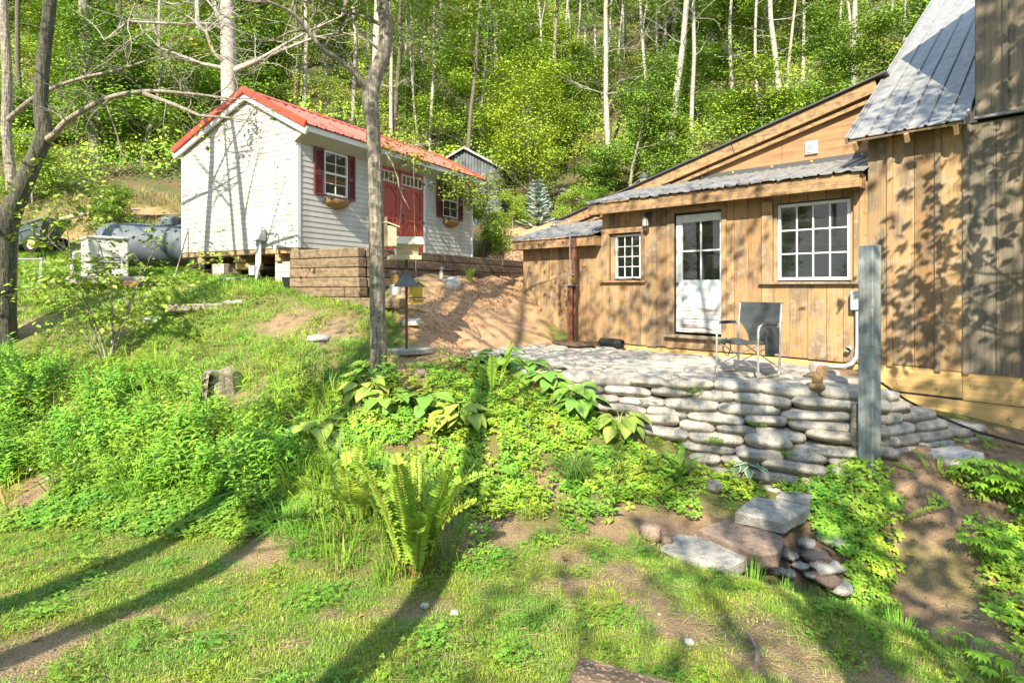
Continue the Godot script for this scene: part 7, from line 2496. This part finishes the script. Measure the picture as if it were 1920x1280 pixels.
	for q in [Vector3(0.3, 0, 0.3), Vector3(0.3, 0, 1.5), Vector3(7.5, 0, 1.5), Vector3(7.5, 0, 0.3)]:
		var w: Vector3 = s.transform * q
		tz.append(Vector2(w.x, w.z))
	# mixed bank in the middle: low leaves and weeds
	var gc := [sprig(5, 24, 0.14, 0.07, 0.032, Color(0.19, 0.37, 0.035), Color(0.30, 0.47, 0.05)), sprig(6, 24, 0.14, 0.10, 0.038, Color(0.15, 0.33, 0.03), Color(0.25, 0.43, 0.045)), sprig(7, 20, 0.14, 0.06, 0.040, Color(0.24, 0.41, 0.035), Color(0.34, 0.48, 0.05))]
	var mz := gpoly([[470, 6.2], [520, 7.2], [660, 7.3], [860, 7.9], [960, 8.2], [1050, 7.2], [1110, 6.6], [1210, 6.15], [1340, 5.9], [1440, 5.75], [1390, 5.7], [1290, 5.35], [1150, 5.1], [980, 4.95], [880, 4.5], [850, 5.2], [640, 5.4]])
	spread("bank_herbs", "low yellow-green herbs covering the bank below the terrace", "ground cover", gc, mz, 0.115, func(x, z): return clampf(0.72 + NZ.get_noise_2d(x * 3.0 + 20, z * 3.0) * 1.6, 0.05, 0.95) * (1.0 - 0.85 * soil_amount(x, z)), 0.75, 1.3, gtint, "leaf")
	var wd2 := []
	for k in 3: wd2.append(weed(40 + k, 0.28, 9, 0.09, 0.03, Color(0.15, 0.27, 0.03), Color(0.24, 0.35, 0.04), 3))
	spread("bank_weeds", "leafy weeds scattered over the middle bank", "weeds", wd2, mz, 0.24, func(x, z): return 0.5 * (1.0 - 0.7 * soil_amount(x, z)), 0.6, 1.3, gtint, "leaf")
	spread("bank_long_grass", "thin grass blades among the herbs of the bank", "grass", [lg[1]], mz, 0.30, func(x, z): return 0.4, 0.4, 0.8, gtint, "grass")
	# right-hand ground cover
	var rz := gpoly([[1440, 5.95], [1560, 6.1], [1630, 5.75], [1680, 5.3], [1660, 4.8], [1690, 4.4], [1710, 4.0], [1660, 3.95], [1580, 4.35], [1580, 4.9], [1540, 5.35]])
	spread("strawberry_cover", "yellow-green strawberry-like ground cover right of the stepping stones", "ground cover", gc, rz, 0.095, func(x, z): return clampf(0.85 + NZ.get_noise_2d(x * 3.5, z * 3.5) * 0.9, 0.1, 1), 0.8, 1.3, gtint, "leaf")
	var rz2 := gpoly([[1820, 5.2], [1880, 5.6], [2020, 5.2], [2050, 3.6], [1920, 3.5], [1870, 4.1], [1850, 4.6]])
	spread("strawberry_cover", "yellow-green ground cover at the right edge of the slope", "ground cover", gc, rz2, 0.105, func(x, z): return clampf(0.55 + NZ.get_noise_2d(x * 3.0, z * 3.0) * 2.0, 0.0, 1), 0.8, 1.3, gtint, "leaf")
	var rz3 := gpoly([[1630, 6.0], [1700, 6.2], [1950, 6.1], [2000, 5.2], [1760, 5.0], [1650, 5.4]])
	spread("bare_slope_sprigs", "scattered green sprigs on the bare slope below the barn", "ground cover", gc, rz3, 0.15, func(x, z): return clampf(NZ.get_noise_2d(x * 3.6 + 4, z * 3.6) * 3.0 - 0.5, 0.06, 0.85), 0.6, 1.0, gtint, "leaf")
	# sprouts rooted in the joints of the bag wall
	var ws := []
	var wc := []
	for q in [[1250, 790, 6.5], [1335, 835, 6.15], [1345, 828, 6.15], [1465, 850, 5.95], [1475, 856, 5.95], [1300, 740, 6.45], [1590, 770, 5.95], [1420, 800, 6.15], [1560, 835, 5.9], [1215, 760, 6.65]]:
		ws.append(Transform3D(Basis(Vector3.UP, R.randf() * TAU).scaled(Vector3.ONE * R.randf_range(0.45, 0.8)), W(q[0], q[1], q[2])))
		wc.append(Color(1, 1, 1))
	stuff("wall_sprouts", gc[1], ws, wc, M["leaf"], "green sprouts rooted in the joints of the bag wall", "sprouts")
	var wl := gpoly([[1230, 6.6], [1520, 6.42], [1610, 6.15], [1600, 5.9], [1500, 6.1], [1230, 6.25]])
	spread("wall_foot_sprigs", "sprigs growing along the foot of the bag wall", "ground cover", gc, wl, 0.14, func(x, z): return 0.3, 0.5, 0.8, gtint, "leaf")
	# gravel and dead leaves
	var pb := MB.new()
	pb.col = Color(0.8, 0.75, 0.68)
	pb.blob(Vector3.ZERO, Vector3(0.03, 0.018, 0.024), Basis(), 0.8, 0.2, NZ, 3.0, 7, 5)
	var pz := PackedVector2Array([Vector2(-3, -11.5), Vector2(0.6, -14), Vector2(0.2, -9), Vector2(3.5, -6), Vector2(6, -6), Vector2(6, -2.5), Vector2(-5, -2.2), Vector2(-5, -6)])
	spread("gravel", "small stones strewn over the bare soil", "gravel", [pb.mesh()], pz, 0.09, func(x, z): return 0.55 * soil_amount(x, z), 0.3, 1.1, func(x, z): return Color(1, 1, 1) * R.randf_range(0.45, 1.1), "stone")
	var cz2 := PackedVector2Array([Vector2(-2, -9.0), Vector2(-1.4, -10), Vector2(-0.3, -13.5), Vector2(0.4, -14), Vector2(0.25, -12), Vector2(-0.9, -9.4), Vector2(-0.6, -8.6)])
	spread("soil_clods", "clods of orange soil on the dug bank", "soil", [pb.mesh()], cz2, 0.055, func(x, z): return 0.8 * soil_amount(x, z), 0.6, 2.6, func(x, z): return Color(0.62, 0.39, 0.22) * R.randf_range(0.75, 1.25), "soil")
	spread("soil_clods", "clods of brown soil on the bare slope", "soil", [pb.mesh()], rz3, 0.07, func(x, z): return 0.6 * soil_amount(x, z), 0.4, 1.6, func(x, z): return Color(0.30, 0.2, 0.12) * R.randf_range(0.75, 1.25), "soil")
	spread("lawn_tufts", "taller grass tufts in the mown lawn", "grass", lg, lawn, 0.20, func(x, z): return on_lawn.call(x, z) * clampf(0.2 + NZ.get_noise_2d(x * 6.0 + 31, z * 6.0) * 1.6, 0, 0.8), 0.14, 0.30, gtint, "grass")
	var lf := MB.new()
	lf.leaf(Vector3.ZERO, Vector3(0, 0.05, 1).normalized(), Vector3.UP, 0.06, 0.028, -0.3, 0.2)
	lf.leaf(Vector3(0.03, 0.0, 0.01), Vector3(1, 0.1, 0.3).normalized(), Vector3.UP, 0.045, 0.02, 0.3, 0.3)
	spread("dead_leaves", "brown dead leaves and straw bits strewn over soil and grass", "leaf litter", [lf.mesh()], PackedVector2Array([Vector2(-7, -9), Vector2(-1, -9), Vector2(1, -7), Vector2(6, -6), Vector2(6, -2), Vector2(-7, -2)]), 0.17, func(x, z): return 0.30, 0.5, 1.2, func(x, z): return Color(0.30, 0.19, 0.09) * R.randf_range(0.5, 1.6), "leaf")
	var stb := MB.new()
	stb.col = Color(0.42, 0.34, 0.18)
	for k in 9:
		var a := R.randf() * TAU
		var o := Vector3(R.randf_range(-0.1, 0.1), 0.012 + 0.01 * R.randf(), R.randf_range(-0.1, 0.1))
		stb.blade(o, Vector3(cos(a), 0, sin(a)), 0.01, 0.003, 0.0)
		stb.tube([o, o + Vector3(cos(a) * 0.07, 0.012, sin(a) * 0.07)], [0.0014, 0.0008], 3, false)
	spread("dry_straw", "dry straw lying in the thin lawn", "straw", [stb.mesh()], lawn, 0.13, func(x, z): return 0.5 if z > lawn_edge(x) - 0.3 else 0.0, 0.7, 1.3, func(x, z): return Color(1, 1, 1) * R.randf_range(0.6, 1.1), "grass")
	var dryg := [tuft(90, 40, 0.2, 0.10, 0.35, 0.008, Color(0.40, 0.31, 0.15), Color(0.30, 0.27, 0.10), 0.9, 0.4)]
	spread("dry_grass", "dry tan grass on the earth bank behind the cart and tank", "grass", dryg, gpoly([[-80, 14.4], [-80, 18], [345, 18], [345, 14.8], [200, 14.6]]), 0.22, func(x, z): return clampf(0.5 + NZ.get_noise_2d(x * 2.0, z * 2.0) * 1.6, 0, 1), 0.7, 1.3, gtint, "grass")
	var dst := MB.new()
	for k in 5:
		dst.col = Color(0.38, 0.29, 0.16) * R.randf_range(0.7, 1.1)
		var a := R.randf() * TAU
		var o := Vector3(R.randf_range(-0.1, 0.1), 0, R.randf_range(-0.1, 0.1))
		dst.tube([o, o + Vector3(cos(a) * 0.06, 0.16, sin(a) * 0.06), o + Vector3(cos(a) * 0.2, R.randf_range(0.18, 0.34), sin(a) * 0.2)], [0.003, 0.0025, 0.001], 4, false)
	spread("dead_stems", "thin dead stems among the weeds of the bank", "dead stems", [dst.mesh()], mz, 0.22, func(x, z): return 0.35, 0.6, 1.3, func(x, z): return Color(1, 1, 1), "twig")
	spread("dead_stems", "thin dead stems among the tall weeds at left", "dead stems", [dst.mesh()], wz, 0.35, func(x, z): return 0.4, 0.9, 1.8, func(x, z): return Color(1, 1, 1), "twig")
	# white clover blossoms and a few yellow flowers
	var fl := MB.new()
	fl.col = Color(0.75, 0.75, 0.70)
	fl.blob(Vector3(0, 0.2, 0), Vector3(0.026, 0.024, 0.026), Basis(), 1.0, 0.2, NZ, 6.0, 8, 6)
	fl.col = Color(0.16, 0.28, 0.04)
	fl.tube([Vector3(0, -0.02, 0), Vector3(0, 0.19, 0)], [0.0018, 0.0015], 4, false)
	spread("clover_blossoms", "white clover blossoms above the clover belt", "flowers", [fl.mesh()], gpoly([[-20, 5.6], [60, 6.3], [240, 6.2], [260, 5.7]]), 0.16, func(x, z): return 0.28, 0.8, 1.2, func(x, z): return Color(1, 1, 1), "leaf")
	individuals(h, s)

func individuals(h: Node3D, s: Node3D):
	R.seed = 1313
	for k in 6: frond_meshes.append(frond_mesh(50 + k, 0.15 + 0.13 * k))
	hosta_meshes = [[hosta_mesh(1, Color(0.12, 0.25, 0.04), Color(0.13, 0.26, 0.04)), hosta_mesh(2, Color(0.16, 0.30, 0.045), Color(0.18, 0.32, 0.05))], [hosta_mesh(3, Color(0.30, 0.37, 0.07), Color(0.26, 0.34, 0.05)), hosta_mesh(4, Color(0.25, 0.34, 0.06), Color(0.22, 0.31, 0.05))], [hosta_mesh(5, Color(0.10, 0.20, 0.14), Color(0.42, 0.46, 0.26)), hosta_mesh(6, Color(0.09, 0.18, 0.13), Color(0.36, 0.42, 0.24))]]
	fern(G(772, 4.25), 22, 0.92, 0.15, "tall upright sunlit cinnamon fern with rust-brown fertile spikes", Color(1, 1, 1), 4)
	fern(G(668, 4.8), 11, 0.80, 0.12, "second large fern in the weeds left of the cinnamon fern")
	fern(G(925, 7.0), 7, 0.62, 0.45, "young pale green fern below the hostas at the terrace edge")
	fern(G(965, 6.4), 5, 0.34, 0.5, "tiny fern on the bank below the young pale fern")
	fern(G(1660, 5.2), 8, 0.52, 0.85, "spreading fern in the ground cover right of the stepping stones")
	fern(G(1758, 5.35), 6, 0.30, 0.9, "low fern on the bare slope left of the white rock")
	# hostas
	var hs := [[940, 7.9, 13, 0.30, 0, "dark green hosta leftmost along the terrace edge"], [985, 7.6, 13, 0.31, 0, "large dark green hosta second along the terrace edge"], [1030, 7.25, 12, 0.30, 0, "dark green hosta third along the terrace edge"], [1075, 6.95, 11, 0.27, 0, "dark green hosta nearest the bag wall"], [1085, 6.75, 10, 0.26, 0, "dark green hosta lower at the end of the bags"],
		[1160, 6.45, 13, 0.27, 1, "pale chartreuse hosta at the left end of the bag wall"], [700, 7.0, 11, 0.23, 0, "small dark hosta at the foot of the slim trunk"], [690, 6.55, 14, 0.27, 1, "yellowing hosta on the bank below the slim trunk"], [800, 6.4, 15, 0.28, 0, "broad green hosta in the middle of the bank"], [860, 6.25, 14, 0.29, 1, "light green hosta right in the middle of the bank"], [590, 5.9, 12, 0.28, 1, "pale yellow hosta behind the tall ferns"], [1408, 6.05, 9, 0.17, 2, "small blue-green hosta with cream edges by the stepping stones"], [730, 6.3, 9, 0.22, 0, "green hosta under the yellowing one"], [890, 7.7, 9, 0.22, 0, "low green clump at the left end of the terrace"]]
	for q in hs: hosta(G(q[0], q[1]) + Vector3(0, -0.01, 0), q[2] + 6, q[3] * 1.1, q[4], q[5])
	# upright broad-leaved plant right of the sedge
	var t := thing("comfrey_plant", "upright plant with long broad leaves above the stepping stones", "plant", G(1275, 5.75))
	for k in 11:
		var mb := MB.new()
		mb.col = Color(0.15, 0.28, 0.035) * R.randf_range(0.85, 1.2)
		var a := k * 2.4
		mb.leaf(Vector3(0, 0.02 * k, 0), Vector3(cos(a), 0.4 + 0.22 * k, sin(a)).normalized(), Vector3.UP, R.randf_range(0.22, 0.33), 0.075, 0.7, 0.14)
		part("leaf", mb, M["leaf"], t)
	# sedge tussock
	t = thing("sedge_tussock", "dark drooping sedge tussock on the earth bank", "sedge", G(1075, 5.75) + Vector3(0, 0.03, 0))
	for k in 5: partm("blades", tuft(80 + k, 45, 0.09, 0.24, 0.42, 0.006, Color(0.07, 0.16, 0.035), Color(0.14, 0.25, 0.045), 1.25, 0.03), M["grass"], t)
	# daylily on the dirt bank
	t = thing("daylily", "arching yellow-green daylily clump on the dirt bank", "daylily", G(882, 11.2))
	for k in 26:
		var mb := MB.new()
		var v := R.randf_range(0.85, 1.15)
		mb.col = Color(0.30 * v, 0.38 * v, 0.06 * v)
		var a := R.randf() * TAU
		var L := R.randf_range(0.35, 0.58)
		var d := Vector3(cos(a), 0, sin(a))
		var P := []
		for i in 6:
			var f := i / 5.0
			P.append(Vector3(0, L * (f * 1.25 - f * f * 0.75), 0) + d * L * f * f * 0.8 + d * 0.04)
		var sd := d.cross(Vector3.UP) * 0.012
		for i in 5:
			var w0 := 1.0 - 0.9 * pow(i / 5.0, 2)
			var w1 := 1.0 - 0.9 * pow((i + 1) / 5.0, 2)
			mb.quad(P[i] - sd * w0, P[i] + sd * w0, P[i + 1] + sd * w1, P[i + 1] - sd * w1)
		part("leaf", mb, M["leaf"], t)
	# iris-like sword leaves by the fern
	t = thing("iris_plant", "sword-leaved iris standing behind the second fern", "iris", G(632, 5.3))
	for k in 9:
		var mb := MB.new()
		mb.col = Color(0.10, 0.22, 0.06) * R.randf_range(0.85, 1.15)
		var a := R.randf() * TAU
		mb.blade(Vector3(cos(a) * 0.05, 0, sin(a) * 0.05), Vector3(cos(a), 0, sin(a)), R.randf_range(0.4, 0.75), 0.035, 0.2)
		part("leaf", mb, M["leaf"], t)
	# lobed-leaved plants at the right
	for q in [[1855, 5.15, 26, 0.36, "large lobed-leaved plant right of the white rock"], [1850, 4.65, 20, 0.28, "lobed-leaved plant below the large one at the right edge"], [1920, 5.0, 20, 0.33, "lobed-leaved plant cut by the right edge of the picture"], [1885, 3.25, 12, 0.24, "lobed-leaved plant in the lower right corner"], [1800, 3.6, 7, 0.18, "small lobed-leaved plant near the lower right corner"]]:
		lobed(G(q[0], q[1]), q[2], q[3], q[4])
	# weed stems that stand out
	for q in [[735, 6.6, 0.45, "tall weed stem left of the yellowing hosta"], [585, 6.5, 0.5, "dark leafy weed in the middle of the left bank"], [460, 5.1, 0.45, "clump of broad-leaved weed at the lawn edge"]]:
		var o := single("weed", MB.new(), M["leaf"], q[3], "weed", G(q[0], q[1])) if false else null
		var th := thing("weed", q[3], "weed", G(q[0], q[1]))
		for k in 4:
			var w := partm("stem", weed(60 + k, q[2], 12, 0.14, 0.04, Color(0.10, 0.21, 0.03), Color(0.17, 0.29, 0.035), 2), M["leaf"], th)
			w.rotation.y = k * 1.4
	shrub_left()
	vine(s)

func lobed(p: Vector3, n: int, hgt: float, label: String):
	var t := thing("lobed_plant", label, "plant", p)
	for k in n:
		var mb := MB.new()
		var v := R.randf_range(0.85, 1.15)
		var a := k * 2.4
		var rr := hgt * 0.75 * sqrt(float(k) / n)
		var tip := Vector3(cos(a) * rr, hgt * R.randf_range(0.65, 1.1) * (1.0 - 0.35 * float(k) / n), sin(a) * rr)
		mb.col = Color(0.20, 0.28, 0.06)
		mb.tube([Vector3(cos(a) * 0.03, -0.02, sin(a) * 0.03), tip * Vector3(0.6, 0.8, 0.6), tip], [0.004, 0.003, 0.002], 3, false)
		mb.col = Color(0.21 * v, 0.40 * v, 0.035 * v)
		var out := Vector3(cos(a), R.randf_range(-0.35, 0.15), sin(a)).normalized()
		for q in 7:
			var an := lerpf(-1.7, 1.7, q / 6.0)
			var d := (out * cos(an) + out.cross(Vector3.UP) * sin(an)).normalized()
			mb.leaf(tip, d, Vector3.UP, hgt * R.randf_range(0.22, 0.34) * (1.0 - 0.18 * absf(an)), hgt * 0.09, 0.45, 0.12)
		part("leaf", mb, M["leaf"], t)

func shrub_left():
	var b := G(203, 8.3)
	var t := thing("shrub", "open leafy shrub with thin stems in front of the generator", "shrub", b)
	var rg := RandomNumberGenerator.new()
	rg.seed = 77
	var mb := MB.new()
	var tips := []
	for q in [[Vector3(-0.10, 1, 0), 2.1, 0.02], [Vector3(0.14, 1, 0.1), 1.9, 0.018], [Vector3(0.32, 1, -0.1), 1.6, 0.016], [Vector3(-0.34, 1, 0.1), 1.5, 0.016], [Vector3(0.03, 1, -0.2), 2.2, 0.018], [Vector3(-0.5, 0.9, 0.2), 1.1, 0.012], [Vector3(0.45, 0.9, 0.2), 1.1, 0.012]]:
		grow(mb, rg, Vector3(q[0].x * 0.1, -0.1, q[0].z * 0.1), q[0].normalized(), q[1], q[2], 2, tips, 0.05, 4, 0.14, 5)
	part("stems", mb, M["twig"], t)
	mb = MB.new()
	var keep := []
	for q in tips:
		if q.y > 0.45: keep.append(q)
	leaves(mb, rg, keep, 9, 0.26, 0.085, Color(0.17, 0.28, 0.035), Color(0.27, 0.36, 0.045))
	part("crown", mb, M["leaf"], t)

func vine(s: Node3D):
	var t := thing("climbing_vine", "tangled leafy vine hanging from the shed eave over the far window", "vine", s.transform * Vector3(4.9, 4.38, 0.36), s.rotation.y)
	var rg := RandomNumberGenerator.new()
	rg.seed = 91
	var mb := MB.new()
	var tips := []
	for k in 16: grow(mb, rg, Vector3(rg.randf_range(-0.5, 0.75), rg.randf_range(-0.15, 0.08), rg.randf_range(-0.05, 0.1)), Vector3(rg.randf_range(-1, 1), rg.randf_range(-0.9, 0.3), rg.randf_range(-0.2, 0.4)).normalized(), rg.randf_range(0.4, 0.9), 0.010, 1, tips, -0.1, 4, 0.4, 4)
	for k in 4: grow(mb, rg, Vector3(rg.randf_range(-2.3, -0.5), 0.04, 0.02), Vector3(-1, 0.0, 0.1).normalized(), 1.0, 0.009, 1, tips, -0.1, 4, 0.2, 4)
	part("stems", mb, M["twig"], t)
	mb = MB.new()
	leaves(mb, rg, tips, 13, 0.25, 0.09, Color(0.14, 0.22, 0.03), Color(0.28, 0.34, 0.05))
	part("foliage", mb, M["leaf"], t)

func _ready():
	NZ.seed = 77
	NZ.frequency = 0.5
	NZ.fractal_octaves = 3
	camera_and_light()
	materials()
	terrain()
	ground_mesh()
	var h: Node3D = house()
	barn(h)
	terrace(h)
	var s: Node3D = shed()
	timber_wall(s)
	outbuilding()
	props(h, s)
	near_trees()
	shade_trees()
	hill_trees()
	plants(h, s)
